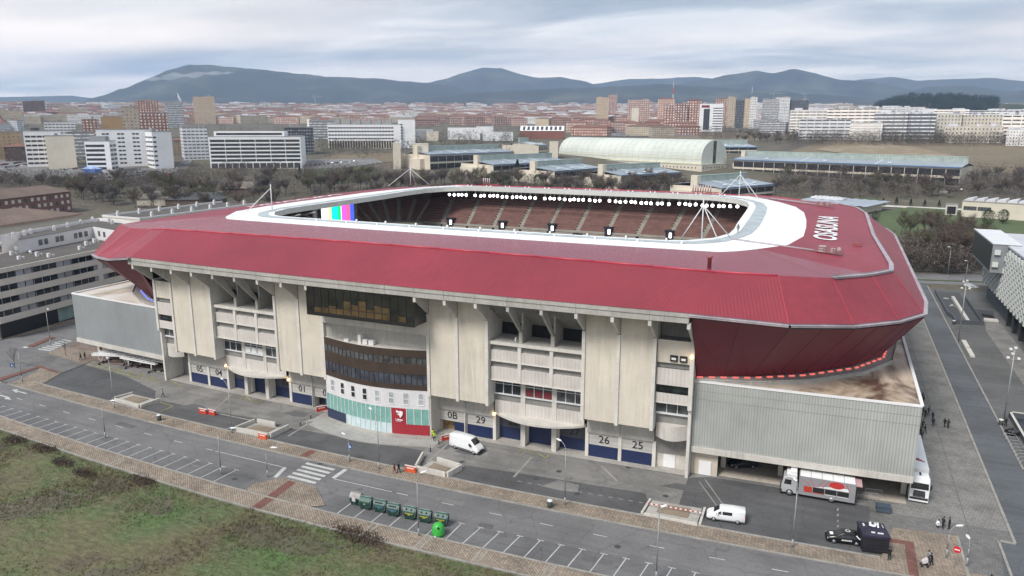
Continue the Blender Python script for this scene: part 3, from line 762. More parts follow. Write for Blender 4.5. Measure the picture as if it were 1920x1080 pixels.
def curved(z0, z1, name, mat, off=0., t0=0., t1=1., n=NB, parent=None, uv=False):
    mb = MB(Bf)
    for k in range(n):
        a, b = arc(t0+(t1-t0)*k/n, off), arc(t0+(t1-t0)*(k+1)/n, off)
        mb.quad((*a, z0), (*b, z0), (*b, z1), (*a, z1), 0, [(a[0], z0), (b[0], z0), (b[0], z1), (a[0], z1)])
    if off > .05:
        for z in (z0, z1):
            for k in range(n):
                a, b = arc(t0+(t1-t0)*k/n, off), arc(t0+(t1-t0)*(k+1)/n, off); c, d = arc(t0+(t1-t0)*(k+1)/n, 0), arc(t0+(t1-t0)*k/n, 0)
                mb.quad((*a, z), (*b, z), (*c, z), (*d, z))
    return P(mb, name, mat, parent)
off_ = curved(14.05, 15.3, 'office_band', m_brown, .12)
mb = MB(Bf)
for k in range(NB):
    a, b = arc(k/NB), arc((k+1)/NB); mb.quad((*a, 15.28), (*b, 15.28), (b[0], -3.9, 15.28), (a[0], -3.9, 15.28))
P(mb, 'office_roof', m_conc_l)
w1 = curved(12.75, 14.05, 'window_row', m_glass_g); curved(11.0, 12.75, 'office_band', m_brown, .12); w2 = curved(9.1, 11.0, 'window_row', glass('blue_grey_glass', (.045, .055, .075), .12)); curved(8.2, 9.1, 'office_band', m_brown, .12)
for w, z0, z1 in ((w1, 12.76, 14.04), (w2, 9.11, 10.99)):
    mb = MB(Bf)
    for k in range(NB+1):
        a = arc(k/NB, .02); mb.box(a[0]-.07, a[0]+.07, a[1]-.06, a[1]+.02, z0, z1)
    P(mb, 'window_divider', m_brown, w)
curved(4.75, 8.2, 'office_white_wall', m_offw, .04)
for k in range(8):
    t = .065+k*.122; a = arc(t, .05); b = arc(t+.042, .05)
    w = P((lambda q: (q.quad((*a, 5.5), (*b, 5.5), (*b, 7.5), (*a, 7.5)), q)[1])(MB(Bf)), 'window', m_glass if k in (1, 2, 3) else M('blind_grey', (.4, .42, .43), .4, n1=(.4, .3)))
    mb = MB(Bf); mb.tube((a[0], a[1]-.03, 5.45), (b[0], b[1]-.03, 5.45), .09, n=4); mb.tube((a[0], a[1]-.02, 6.5), (b[0], b[1]-.02, 6.5), .07, n=4); mb.tube((a[0], a[1]-.02, 5.4), (a[0], a[1]-.02, 7.5), .05, n=4); mb.tube((b[0], b[1]-.02, 5.4), (b[0], b[1]-.02, 7.5), .05, n=4)
    P(mb, 'window_frame', m_wpaint, w)
gz = curved(1.85, 4.75, 'green_glazing', m_green_gl, .02, 0, .69); mb = MB(Bf)
for k in range(16): a = arc(.69*k/15, .06); mb.box(a[0]-.05, a[0]+.05, a[1]-.05, a[1]+.04, 1.86, 4.74)
P(mb, 'glazing_bar', m_alu, gz)
curved(0, 1.85, 'navy_plinth', m_navy, .03, 0, .24, 8)
pz = curved(0, 1.85, 'ground_glazing', m_pale_gl, .02, .24, .69, 12); mb = MB(Bf)
for k in range(10): a = arc(.24+.45*k/9, .06); mb.box(a[0]-.06, a[0]+.06, a[1]-.05, a[1]+.04, 0, 1.84)
P(mb, 'glazing_bar', m_alu, pz)
sg = curved(1.9, 4.75, 'club_sign', m_signred, .06, .69, .815, 4); gz = curved(1.9, 4.75, 'green_glazing', m_green_gl, .02, .815, 1, 6); curved(0, 1.9, 'red_wall', m_signred, .05, .69, 1, 8)
mb = MB(Bf)
for k in range(4): a = arc(.82+.06*k, .06); mb.box(a[0]-.06, a[0]+.06, a[1]-.05, a[1]+.04, 1.91, 4.74)
P(mb, 'glazing_bar', m_alu, gz)
c0 = arc(.752, .12)
mb = MB(Bf)
em = [(-1.0, .5), (-.5, .66), (.1, .5), (.5, .62), (.95, .5), (.85, -.1), (.4, -.75), (.15, -.25), (-.3, -.15), (.35, .22), (-.25, .18), (-.75, .3)]
mb.poly([(c0[0]+x, c0[1]-.02, 3.75+z*.95) for x, z in em]); P(mb, 'club_emblem', m_wpaint, sg)
for dz, h_, xs_ in ((2.7, .24, (-.85, -.6, -.2, .02, .24, .46, .68)), (2.42, .13, (-.5, -.36, -.2, -.05, .1, .28, .42))):
    mb = MB(Bf)
    for x in xs_: mb.box(c0[0]+x, c0[0]+x+h_*.72, c0[1]-.04, c0[1]-.02, dz-h_/2, dz+h_/2)
    P(mb, 'sign_lettering', m_wpaint, sg)
bayP('office_side_post', m_conc_l, (X1-.1, X1+.3, -4.2, -1.5, 0, 7.4))
for q_ in ((51.5, 52.1, -5.4, -4.8, 15.3, 16.9), (52.4, 53.3, -5.3, -4.6, 15.3, 16.1), (53.6, 54.6, -5.3, -4.6, 15.3, 16.1), (48.4, 49.3, -5.2, -4.7, 15.3, 15.7)): bayP('vent_unit', m_offw, q_)
# drain pipes
for i in (7, 13): mb = MB(Bf); mb.tube((IDX(i)+.1, -1.75, 0), (IDX(i)+.1, -1.75, 6.6), .1); mb.tube((IDX(i)+.1, -1.75, 6.6), (IDX(i)-1.2, -1.9, 7.3), .1); P(mb, 'drain_pipe', m_steel)
# lettering on the roof ends
zr = lambda x: 31.33-(x-119.6)*.083 if x > 119 else 31.3
t0 = text_mb('OSASUNA', 7.2, lambda x, y, z: (124.1-y*.82, 63.3+x, zr(124.1-y*.82)+.12), sx=1.22, bold=.17); P(t0, 'roof_lettering', m_wpaint)
t0 = text_mb('OSASUNA', 7.2, lambda x, y, z: (-18.+y*.82, 66-x, 30.62+.09), sx=1.22, bold=.17); P(t0, 'roof_lettering', m_wpaint)
mb = MB(); mb.lathe((108.6, 4.6, 31.2), [(.3, 0), (.3, 1.6), (.42, 1.65), (.42, 2.0)], 10); P(mb, 'roof_flue', M('flue_metal', (.3, .09, .1), .5)); mb = MB(); mb.box(128.7, 130.3, 41.75, 42.25, 30.5, 31.1); P(mb, 'roof_hatch', MATS['flue_metal'])
aps = [inner[i].lerp(ring[i], t) for i in range(2, 13) for t in (.08, .36)]+[inner[i].lerp(ring[i], .25)+Vector((dx, 0, 0)) for i in range(22, 38) for dx in (0, 1.4)]
for p in aps: mb = MB(); mb.box(p.x-.15, p.x+.15, p.y-.15, p.y+.15, p.z, p.z+.52); P(mb, 'walkway_anchor', m_wpaint)
# ---------------------------------------------------------------- seating bowl
def tier(pts0, pts1, z0, z1, rows, name):
    """terraced rows between a front line and a back line of equal point counts"""
    n = len(pts0); conc, seat = MB(), MB()
    for r in range(rows):
        t0, t1 = r/rows, (r+1)/rows; za, zb = z0+(z1-z0)*t0, z0+(z1-z0)*t1
        for k in range(n-1):
            A, Bq = pts0[k].lerp(pts1[k], t0), pts0[k+1].lerp(pts1[k+1], t0); C, D = pts0[k+1].lerp(pts1[k+1], t1), pts0[k].lerp(pts1[k], t1)
            conc.quad((*A, za), (*Bq, za), (*Bq, zb), (*A, zb)); conc.quad((*A, zb), (*Bq, zb), (*C, zb), (*D, zb))
            L_ = (Bq-A).length
            if L_ < 1.6: continue
            g = .75/L_; a2, b2, c2, d2 = A.lerp(Bq, g), A.lerp(Bq, 1-g), D.lerp(C, 1-g), D.lerp(C, g)
            a3, b3 = a2.lerp(d2, .3), b2.lerp(c2, .3); c3, d3 = b2.lerp(c2, .8), a2.lerp(d2, .8)
            seat.quad((*a3, zb+.38), (*b3, zb+.38), (*c3, zb+.42), (*d3, zb+.42)); seat.quad((*d3, zb+.42), (*c3, zb+.42), (*c3, zb+.8), (*d3, zb+.8)); seat.quad((*a3, zb+.05), (*b3, zb+.05), (*b3, zb+.38), (*a3, zb+.38))
    P(conc, name+'_terrace', m_step); P(seat, name+'_seats', m_seat)
V2 = lambda x, y: Vector((x, y))
bx = lin(-2, 110, 13)
front = [V2(x, 104.5) for x in bx]; back = [V2(54+(x-54)*1.07, 121) for x in bx]
tier(front, back, 20.2, 28.8, 13, 'far_upper')
tier([V2(x, 97) for x in bx], [V2(x, 102.2) for x in bx], 15.5, 18.7, 5, 'far_lower')
cnr = lambda cx, cy, r, a0, a1, n: [V2(cx+r*math.cos(math.radians(a0+(a1-a0)*k/(n-1))), cy+r*math.sin(math.radians(a0+(a1-a0)*k/(n-1)))) for k in range(n)]
tier(cnr(-2, 92.5, 12, 90, 180, 7)+[V2(-14, y) for y in (78, 66, 54, 42)], cnr(-2, 92.5, 22, 90, 180, 7)+[V2(-24, y) for y in (78, 66, 54, 42)], 20.2, 27.2, 13, 'left_upper')
tier([V2(122, y) for y in (40, 52, 64, 76)]+cnr(110, 92.5, 12, 0, 90, 7), [V2(131, y) for y in (40, 52, 64, 76)]+cnr(110, 92.5, 21, 0, 90, 7), 20.2, 26.8, 13, 'right_upper')
mb = MB()
mb.box(-2, 110, 102.3, 104.4, 18.2, 19.1)
for k in range(12): mb.box(bx[k]+.4, bx[k+1]-.4, 104.1, 104.4, 19.1, 20.1)
P(mb, 'mid_tier_parapet', m_step)
mb = MB(); mb.box(-10, 118, 121.2, 121.6, 12, 31); mb.box(-24.6, -24.2, 20, 112, 12, 28.5); mb.box(131.4, 131.8, 25, 112, 12, 28.5)
P(mb, 'bowl_back_wall', m_step)
mb = MB(); mb.box(-5, 113, 94.5, 96.9, 12, 15.2); P(mb, 'front_barrier', M('navy_barrier', (.012, .014, .035), .6))
mb = MB()
mb.quad((-20, 5, 12), (128, 5, 12), (128, 120, 12), (-20, 120, 12)); P(mb, 'bowl_floor', m_step)
# near and end stands, seen only as dark mass under their roofs
mb = MB(); mb.quad((-10, 4, 27), (118, 4, 27), (118, 30, 14), (-10, 30, 14)); P(mb, 'near_terrace', m_step)
for x in (10.5, 29, 45.8, 63.8, 82):
    mb = MB(); mb.box(x-1.0, x+1.0, 103.9, 107.2, 20.0, 22.3); mb.box(x-1.25, x+1.25, 103.7, 104.0, 22.0, 22.7)
    v = P(mb, 'vomitory', M('navy_vomitory', (.014, .016, .03), .6))
    mb = MB(); mb.box(x+.1, x+.75, 103.6, 103.85, 20.5, 21.9); P(mb, 'exit_light', emitter('exit_glow', (1, .98, .92), 4.) if 'exit_glow' not in MATS else MATS['exit_glow'], v)
mb = MB(); mb.box(53.5, 56.5, 101.6, 102.2, 18.5, 20.4); v = P(mb, 'media_booth', m_dark); mb = MB(); mb.box(53.8, 56.2, 101.5, 101.58, 18.9, 20.); P(mb, 'booth_window', m_glass_g, v)
# steel under the left end roof
mb = MB()
for y in (24, 30, 36, 42, 48):
    mb.tube((-8, y, 30.5), (3, y+5, 26), .16, n=6); mb.tube((-8, y, 28), (3, y-2, 30.3), .16, n=6)
P(mb, 'roof_truss', m_conc_l)
# ---------------------------------------------------------------- things standing on or hanging from the roof
root = thing('video_screen', 'tall stadium video screen showing vertical colour test bars', 'screen', (-1, 60, 25))
mb = MB(); mb.box(-2.2, -1.3, 51.8, 70, 24.5, 31.4); mb.build('screen_case', M('screen_grey', (.1, .085, .09), .6), root)
bars = [((.06, .05, .055), 1.5, 0), ((1, 1, .98), 3.3, 1), ((.95, .9, .25), 1.2, 1), ((0, .85, .85), 2.9, 1), ((0, .75, .2), 1.5, 1), ((.95, .95, .95), .35, 1), ((.9, .1, .85), 2.3, 1), ((.95, .12, .25), 1.7, 1), ((.05, .12, .9), 2.0, 1)]
tot = sum(b[1] for b in bars); y = 52.2
for k, (c, w, e) in enumerate(bars):
    w = w/tot*16.2
    mb = MB(); mb.quad((-1.28, y, 24.8), (-1.28, y+w, 24.8), (-1.28, y+w, 31.2), (-1.28, y, 31.2)); mb.build('colour_bar', emitter('bar_%d' % k, c, .95) if e else m_dark, root); y += w
mb = MB(); mb.box(-1.6, -1.2, 50.2, 51.7, 24, 31); mb.build('screen_post', m_conc, root)
fl0 = None
for k in range(58):
    x = 8.5+k*1.6+rnd.uniform(-.3, .3)
    if k in (5, 20, 33, 46): continue
    p = Vector((x, 108.1, 30.35+rnd.uniform(-.15, .15)))
    if fl0 is None:
        fl0 = thing('floodlight', 'bright white floodlight in the long row under the far roof edge', 'floodlight', p, 0, 'floodlights under the far roof edge')
        mb = MB(); mb.box(-.5, .5, -.2, .25, -.95, -.05); mb.tube((0, .1, -.05), (0, .1, .9), .06, n=5); mb.build('lamp_body', m_steel, fl0, False)
        mb = MB(); mb.lathe((0, -.24, -.5), [(.02, -.06), (.4, -.02), (.4, .03)], 10, 0, 'Y'); mb.build('lamp_lens', m_lamp, fl0, False)
    else: dup(fl0, p, 0)
def mast(loc, h, legs, label):
    r = thing('roof_mast', label, 'mast', loc, 0, 'tripod masts on the stadium roof')
    mb = MB(); mb.tube((0, 0, 0), (0, 0, h), .13, .1, 8); mb.build('mast_pole', m_alu, r, False)
    for lx, ly in legs:
        mb = MB(); mb.tube((lx, ly, 0), (0, 0, h*.86), .1, .09, 7); mb.build('mast_leg', m_alu, r, False)
mast((103.3, 29.0, 31.9), 7.2, ((-3.6, -.5), (3.4, -2.2), (4.6, 4.2)), 'white tripod mast on the near right corner of the canopy')
mast((2.2, 31, 31.9), 6.6, ((-6, -2),), 'white mast with a single stay on the left tip of the canopy')
mast((-7, 109, 32.2), 6.5, ((-5, -6), (5, 4), (-1, 5)), 'white tripod mast on the far left corner of the canopy')
mast((99.5, 114, 32.2), 7.2, ((-5, -3), (6, -6), (3, 4)), 'white tripod mast on the far right corner of the canopy')
def cradle(cx, cy, z, rz, label, railx):
    r = thing('roof_cradle', label, 'cradle', (cx, cy, z), rz, 'maintenance cradles parked on the roof')
    mb = MB()
    for a in (-2.2, -.7, .8, 2.2):
        for b in (-.6, .6): mb.tube((a, b, 0), (a, b, 1.1), .05, n=5)
    for b in (-.6, .6):
        for h in (.25, .7, 1.1): mb.tube((-2.2, b, h), (2.2, b, h), .05, n=5)
    mb.box(-2.2, 2.2, -.6, .6, .15, .25); mb.build('cradle_frame', M('cradle_red_grey', (.3, .12, .13), .6), r, False)
    mb = MB(); mb.box(-1.6, -.5, -.45, .45, .26, 1.2); mb.box(.3, 1.0, -.35, .35, .26, .9); mb.lathe((1.6, 0, .26), [(.3, 0), (.32, .8), (.1, .9)], 10); mb.build('winch', M('winch_pale', (.5, .45, .44), .6), r, False)
    mb = MB(); mb.tube((-railx, 0, .95), (-2.3, 0, .28), .2, n=6); mb.tube((-railx, .5, .9), (-2.3, .5, .25), .08, n=5); mb.build('cradle_track', m_gut, r, False)
cradle(124.8, 28.2, 30.95, math.radians(-12), 'roof maintenance cradle with the longest track, on the street side of the roof lettering', 17)
cradle(122.8, 107.5, 31.05, math.radians(-22), 'roof maintenance cradle on the park side of the roof lettering', 16)
for px, lab in ((920, 'red lattice roof trolley with upright rods behind the canopy, toward the left mast'), (1330, 'long red lattice roof trolley behind the canopy beside the right mast')):
    g = G(px, 350 if px < 1000 else 361, 31.6); r = thing('roof_trolley', lab, 'trolley', (g.x, 121, 31.4), 0, 'red trolleys on the far roof')
    mb = MB(); L_ = 6 if px < 1000 else 8
    for b in (0, 1.2):
        for h in (.2, 1.): mb.tube((-L_/2, b, h), (L_/2, b, h), .09, n=5)
        for k in range(7): mb.tube((-L_/2+L_*k/6, b, .2), (-L_/2+L_*(k+.5)/6, b, 1.), .05, n=4)
    mb.build('trolley_frame', M('trolley_red', (.3, .03, .05), .6), r, False)
    mb = MB()
    for k in range(4 if px < 1000 else 8): mb.lathe((-L_/2+.3+k*.75, .6, 1.0), [(.22, 0), (.22, 2.0), (.05, 2.1)], 7)
    mb.build('upright_rods', M('rod_pale', (.5, .42, .42), .6), r, False)
# ================================================================== roads, pavements, markings
def asphalt(name, c, rough=.85, wet=.0, streak=None):
    m, nt, b = base(name); v = coords(nt)
    f = ramp(nt, noise(nt, v, .09, 6, .6), [(.3, .74), (.5, 1.), (.7, 1.2)])
    g = ramp(nt, noise(nt, v, 2.2, 5, .7), [(.3, .86), (.7, 1.12)])
    cc = mix(nt, 1., mix(nt, 1., c, f, 'MULTIPLY'), g, 'MULTIPLY')
    vs = coords(nt, (.02, .55, 1)); cc = mix(nt, 1., cc, ramp(nt, noise(nt, vs, 1.5, 4), [(.35, .88), (.65, 1.08)]), 'MULTIPLY')
    if wet:
        k = ramp(nt, noise(nt, v, .16, 6, .62), [(.5, 0.), (.58, wet)])
        cc = mix(nt, k, cc, tuple(x*.42 for x in c))
    # hairline cracks
    vo = N(nt, 'ShaderNodeTexVoronoi', Scale=.16); vo.feature = 'DISTANCE_TO_EDGE'; wv = nt.nodes.new('ShaderNodeVectorMath'); wv.operation = 'ADD'
    nz = N(nt, 'ShaderNodeTexNoise', Scale=.5, Detail=5); nt.links.new(v, nz.inputs['Vector']); nt.links.new(v, wv.inputs[0]); nt.links.new(nz.outputs['Color'], wv.inputs[1]); nt.links.new(wv.outputs[0], vo.inputs['Vector'])
    cc = mix(nt, 1., cc, ramp(nt, vo.outputs['Distance'], [(.0, .72), (.012, 1.)]), 'MULTIPLY')
    nt.links.new(cc, b.inputs['Base Color']); b.inputs['Roughness'].default_value = rough; bump(nt, b, noise(nt, v, 25, 3), .12, .01); return m
def pavers(name, c1, c2, mortar, sc=1., bw=.5, bh=.25, rot=.6):
    m, nt, b = base(name); v0 = nt.nodes.new('ShaderNodeTexCoord').outputs['Object']
    mp = nt.nodes.new('ShaderNodeMapping'); mp.inputs['Rotation'].default_value = (0, 0, rot); nt.links.new(v0, mp.inputs[0]); v = mp.outputs[0]
    br = N(nt, 'ShaderNodeTexBrick', Scale=sc); br.inputs['Color1'].default_value = (*c1, 1); br.inputs['Color2'].default_value = (*c2, 1); br.inputs['Mortar'].default_value = (*mortar, 1)
    br.inputs['Mortar Size'].default_value = .045; br.inputs['Brick Width'].default_value = bw; br.inputs['Row Height'].default_value = bh; nt.links.new(v, br.inputs['Vector'])
    f = ramp(nt, noise(nt, v0, .22, 6, .65), [(.28, .62), (.5, 1.), (.72, 1.22)])
    g = ramp(nt, noise(nt, v0, 1.7, 4, .7), [(.35, .8), (.65, 1.12)])
    nt.links.new(mix(nt, 1., mix(nt, 1., br.outputs['Color'], f, 'MULTIPLY'), g, 'MULTIPLY'), b.inputs['Base Color']); b.inputs['Roughness'].default_value = .9; return m
m_road = asphalt('road_asphalt', (.17, .166, .168)); m_bay = asphalt('bay_asphalt', (.145, .143, .146)); m_fore = asphalt('forecourt_asphalt', (.225, .218, .208), wet=.35); m_lot = asphalt('dark_lot_asphalt', (.1, .1, .103), wet=.2)
m_blueroad = asphalt('blue_grey_asphalt', (.106, .114, .124)); m_plaza = asphalt('plaza_grey', (.12, .12, .118)); m_slabs = pavers('plaza_slabs', (.26, .25, .235), (.225, .215, .2), (.16, .155, .15), 1., .8, .4, .3)
m_pav = pavers('herringbone_pavers', (.37, .3, .225), (.27, .205, .155), (.15, .135, .12), 1., .62, .3, .75); m_redpav = pavers('red_pavers', (.24, .095, .075), (.2, .08, .065), (.12, .07, .06), 1., .6, .3, 0)
m_greypav = pavers('grey_pavers', (.2, .195, .19), (.17, .165, .16), (.13, .125, .12), 1., .6, .3, .2)
m_concpale = M('cast_concrete_slab', (.37, .35, .32), .9, n1=(.12, .2), n2=(1.4, .15))
m_kerb = M('kerb_stone', (.3, .285, .26), .85, n1=(.5, .2), n2=(3, .15)); m_mark = M('road_paint', (.5, .5, .49), .7, n1=(.6, .18), n2=(7, .2)); m_ymark = M('yellow_paint', (.4, .39, .08), .8, n1=(.5, .3), n2=(5, .3))
def sheet(name, pts, z, mat, kind='structure', b=False, n=1):
    mb = MB(Bf if b else None)
    mb.poly([(p[0], p[1], z) for p in pts]); return tag(mb.build(name, mat), kind=kind)
def strip(name, x0, x1, ya, yb, z, mat, n=40, kind='structure'):
    fa = ya if callable(ya) else (lambda x: ya); fb = yb if callable(yb) else (lambda x: yb)
    mb = MB(Bf)
    for k in range(n):
        a, c = x0+(x1-x0)*k/n, x0+(x1-x0)*(k+1)/n
        mb.quad((a, fa(a), z), (c, fa(c), z), (c, fb(c), z), (a, fb(a), z))
    return tag(mb.build(name, mat), kind=kind)
def kerb(name, x0, x1, y, z0=-.02, z1=.14, w=.3, n=40):
    f = y if callable(y) else (lambda x: y); mb = MB(Bf)
    for k in range(n):
        a, c = x0+(x1-x0)*k/n, x0+(x1-x0)*(k+1)/n
        for (ya, yb, za, zb) in ((-w/2, -w/2, z0, z1), (-w/2, w/2, z1, z1), (w/2, w/2, z1, z0)):
            mb.quad((a, f(a)+ya, za), (c, f(c)+ya, za), (c, f(c)+yb, zb), (a, f(a)+yb, zb))
    return tag(mb.build(name, m_kerb), kind='structure')
low = lambda x: -32.3+.028*max(0, 50-x)*(1 if x < 50 else 0)      # front edge of the lower pavement
grs = lambda x: low(x)-3.35+.004*max(0, 40-x)
strip('road', -150, 260, low, -20, 0., m_road, 60)
strip('parking_lane', -60, 48.2, low, lambda x: -27.4, .004, m_bay, 30)
strip('parking_lane', 62.5, 260, low, lambda x: -27.6, .004, m_bay, 40)
# lower pavement, bulging out to the crossing
strip('pavement', -150, 260, grs, low, .13, m_pav, 60); kerb('kerb', -150, 260, low); kerb('kerb', -150, 260, grs, -.1, .16)
sheet('pavement', [(49.6, -32.2), (61.3, -32.35), (63.2, -31.0), (58.6, -27.1), (52.6, -26.6), (49.5, -29.6)], .132, m_pav, b=True)
sheet('crossing_strip', [(53.6, -27.2), (55.1, -27.25), (55.6, -35.4), (54.1, -35.4)], .137, m_redpav, b=True)
for x in (24, 72, 80, 88, 97, 106):
    for dx in (0, .8): sheet('paver_joint', [(x+dx, -32.4), (x+dx+.22, -32.4), (x+dx+.22, -35.3), (x+dx, -35.3)], .136, m_kerb, b=True)
# upper pavement between the road and the forecourt
strip('pavement', -28, 146.5, -20, -17, .13, m_pav, 50); kerb('kerb', -28, 146.5, -20.05); kerb('kerb', -24, 134, -16.9, -.02, .2, .35)
for x in (49.5, 50.3): sheet('paver_joint', [(x, -19.7), (x+1.4, -19.7), (x+1.4, -17.2), (x, -17.2)], .135+.004*(x > 50), m_redpav, b=True) if x < 50 else None
# forecourt
strip('forecourt', -31, 122, -17, 1.5, -.004, m_fore, 50)
for pts in ([(62, 716), (158, 684), (235, 705), (292, 733), (290, 750), (212, 752)], [(262, 765), (306, 752), (420, 775), (535, 792), (500, 812), (443, 808), (412, 806)], [(505, 824), (545, 803), (660, 822), (795, 845), (782, 880), (662, 860)], [(845, 893), (872, 872), (1010, 893), (1210, 925), (1216, 940), (1202, 966), (960, 921)]):
    sheet('dark_asphalt_patch', [G(*p) for p in pts], .004, m_lot)
sheet('dark_asphalt_patch', [G(*p) for p in ((1272, 948), (1290, 896), (1330, 894), (1462, 915), (1630, 950), (1632, 1039), (1440, 1010), (1318, 988), (1322, 958))], .004, m_lot)
strip('apron', -31, -1.2, -.4, 16, .0, m_concpale, 12); strip('apron', 108.3, 138, -.9, 22, .0, M('apron_tan', (.46, .41, .345), .9, n1=(.12, .2), n2=(1.4, .15)), 12)
strip('facade_footway', -1, 108.3, -2.9, 1, .06, m_concpale, 30)
# curved striped ramp outside the office block
mb = MB(Bf); mb2 = MB(Bf)
for k in range(46):
    t = k/45; x = 41.5+26*t; y0 = -5.4-2.7*math.sin(math.pi*min(1, t*1.03))-.3; y1 = y0-2.7
    if k < 45:
        t2 = (k+1)/45; x2 = 41.5+26*t2; ya = -5.4-2.7*math.sin(math.pi*min(1, t2*1.03))-.3
        mb.quad((x, y1, .02), (x2, ya-2.7, .02), (x2, ya+2.7, .02), (x, y0+2.7, .02)); mb2.quad((x-.55, y1+.2, .075), (x-.28, y1+.2, .075), (x+.55, y0+.4, .075), (x+.28, y0+.4, .075))
tag(mb.build('entrance_paving', m_concpale), kind='structure'); tag(mb2.build('pavement_stripes', m_mark), kind='structure')
# right-hand apron, street and square
sheet('concrete_apron', [(121.5, -6), (136, -6), (136, -5.5), (150, -4), (150, 190), (138.4, 190), (138.4, 24), (122, 24)], -.006, m_slabs)
sheet('concrete_apron', [(134.6, -16), (136, -13.4), (136, -5.55), (143.2, -4.2), (146.5, -13), (152, -13), (150, -4.02), (150, 0), (121.5, -2), (121.5, -6.1), (134.4, -6.1)], -.002, m_greypav)
sheet('pavement', [(133.4, -20.2+3.1), (143.8, -20.2+3.9), (143.3, -4.3), (135.9, -5.3), (134.3, -12.8)], .134, m_pav)
sheet('crossing_strip', [(137.0, -16.3), (138.1, -16.3), (138.1, -8.2), (137.0, -8.2)], .139, m_redpav); sheet('crossing_strip', [(134.8, -9.5), (136.99, -9.3), (136.99, -8.3), (135, -8.4)], .14, m_redpav)
sheet('side_street', [(146.6, -20), (160, -20), (160, -3), (155.4, -3), (155.4, 172), (150.2, 172), (150.2, -3), (148.2, -3.3)], .0, m_blueroad)
sheet('square', [(155.6, -60), (330, -60), (330, 164), (155.6, 164)], -.01, m_plaza)
for x, w, y0, y1 in ((150.0, .35, -3, 168), (155.5, .3, 22, 168)):
    mb = MB(); mb.box(x-w/2, x+w/2, y0, y1, -.02, .1); tag(mb.build('kerb', m_kerb), kind='structure')
mb = MB(); mb.box(148.2, 150, -3.45, -3.1, -.02, .12); mb.box(148.0, 148.3, -20, -3.1, -.02, .12); mb.box(143.3, 143.6, -16, -4.2, -.02, .16); tag(mb.build('kerb', m_kerb), kind='structure')
sheet('square_footway', [(163.9, 60), (168.8, 60), (168.8, 122), (165.2, 122), (163.9, 112)], .006, m_slabs)
# back road with its planted median
for nm, pts, z, mt in (('back_road', [(120, 164), (330, 210), (330, 233), (120, 183)], .0, m_road), ('median', [(150, 176), (330, 217), (330, 219), (150, 178)], .08, M('median_grass', (.06, .085, .03), .95)), ('pavement', [(120, 187), (330, 236), (330, 240), (120, 190)], .1, m_greypav)):
    sheet(nm, pts, z, mt)
mb = MB()
for k in range(2): 
    y = 166+k*1.2; mb.quad((168+k, y+4, .006), (170+k, y+4.6, .006), (168+k, y+11, .006), (167+k, y+11, .006))
tag(mb.build('lane_paint', m_mark), kind='structure')
# left: side street with zebra, brick corner areas
sheet('side_street', [(-150, -20), (-28.5, -16), (-26, -12), (-41, 0), (-42, 9), (-52, 60), (-60, 60), (-60.5, 8), (-62, 1), (-150, 12)], -.002, m_road)
sheet('pavement', [(-28, -15), (-22, -17), (-21.5, -13), (-31.5, 6), (-42, 5), (-40.5, 0.5), (-30, -9)], .1, m_pav)
sheet('pavement', [(-150, 14), (-62, 3), (-60, 8), (-58.5, 60), (-64, 60), (-64, 20), (-150, 30)], .12, m_pav)
sheet('driveway', [G(*p) for p in ((30, 678), (78, 661), (160, 683), (118, 700))], .11, m_greypav)
sheet('crossing_strip', [G(*p, .12) for p in ((0, 708), (76, 685), (112, 698), (108, 700), (74, 689), (0, 714))], .118, m_redpav)
sheet('crossing_strip', [G(*p, .12) for p in ((52, 648), (96, 631), (104, 633), (62, 650))], .13, m_redpav)
def zebra(name, quads, z=.01):
    mb = MB()
    for q in quads: mb.poly([(p[0], p[1], z) for p in q])
    return tag(mb.build(name, m_mark), kind='structure')
sheet('pavement', [G(*p, .09) for p in ((62, 716), (84, 690), (112, 662), (136, 641), (205, 655), (318, 674), (318, 690), (262, 690), (172, 676), (158, 684))], .09, pavers('brown_pavers', (.29, .215, .175), (.235, .17, .14), (.14, .115, .1), 1., .6, .3, .3))
zebra('zebra_crossing', [[(52.0+i*.09+.0, -20.9-i*1.16), (57.5+i*.03, -21.0-i*1.16), (57.5+i*.03, -21.6-i*1.16), (52.0+i*.09, -21.5-i*1.16)] for i in range(6)])
zebra('stop_line', [[(49.6, -20.3-3.4), (50.3, -20.3-3.4), (51.2, -27.0), (50.5, -27.0)], [(58.7, -20.4), (59.4, -20.4), (59.4, -23.6), (58.7, -23.6)]])
zebra('zebra_crossing', [[G(70+k*7.6+0, 655-k*2.9), G(74+k*7.6, 653.4-k*2.9), G(98+k*6.2, 657-k*2.9), G(94+k*6.2, 658.6-k*2.9)] for k in range(7)])
zebra('zebra_crossing', [[(-31.-k*1.3, -16.5), (-30.3-k*1.3, -16.5), (-29.5-k*1.3, -20.5), (-30.2-k*1.3, -20.5)] for k in range(5)])
q = []
for k in range(33):                                    # centre line, long gap at the crossing
    x = -33+k*7.38
    if 40 < x < 66: continue
    q.append([(x, -23.85+bow(x)), (x+1.9, -23.85+bow(x+1.9)), (x+1.9, -23.7+bow(x+1.9)), (x, -23.7+bow(x))])
for xa, xb in ((35, 49.4), (59.2, 69.5)): q.append([(xa, -23.85+bow(xa)), (xb, -23.85+bow(xb)), (xb, -23.7+bow(xb)), (xa, -23.7+bow(xa))])
zebra('centre_line', q)
q = []
def bayline(x, slant, y0, y1):
    q.append([(x, y0+bow(x)), (x+.14, y0+bow(x)), (x+.14+slant, y1+bow(x)), (x+slant, y1+bow(x))]); q.append([(x-.4, y0-.06+bow(x)), (x+.55, y0-.06+bow(x)), (x+.55, y0+.08+bow(x)), (x-.4, y0+.08+bow(x))])
for k in range(24): x = -19+k*2.72; bayline(x, -.35, -27.45, low(x)+.15) if x < 47.5 else None
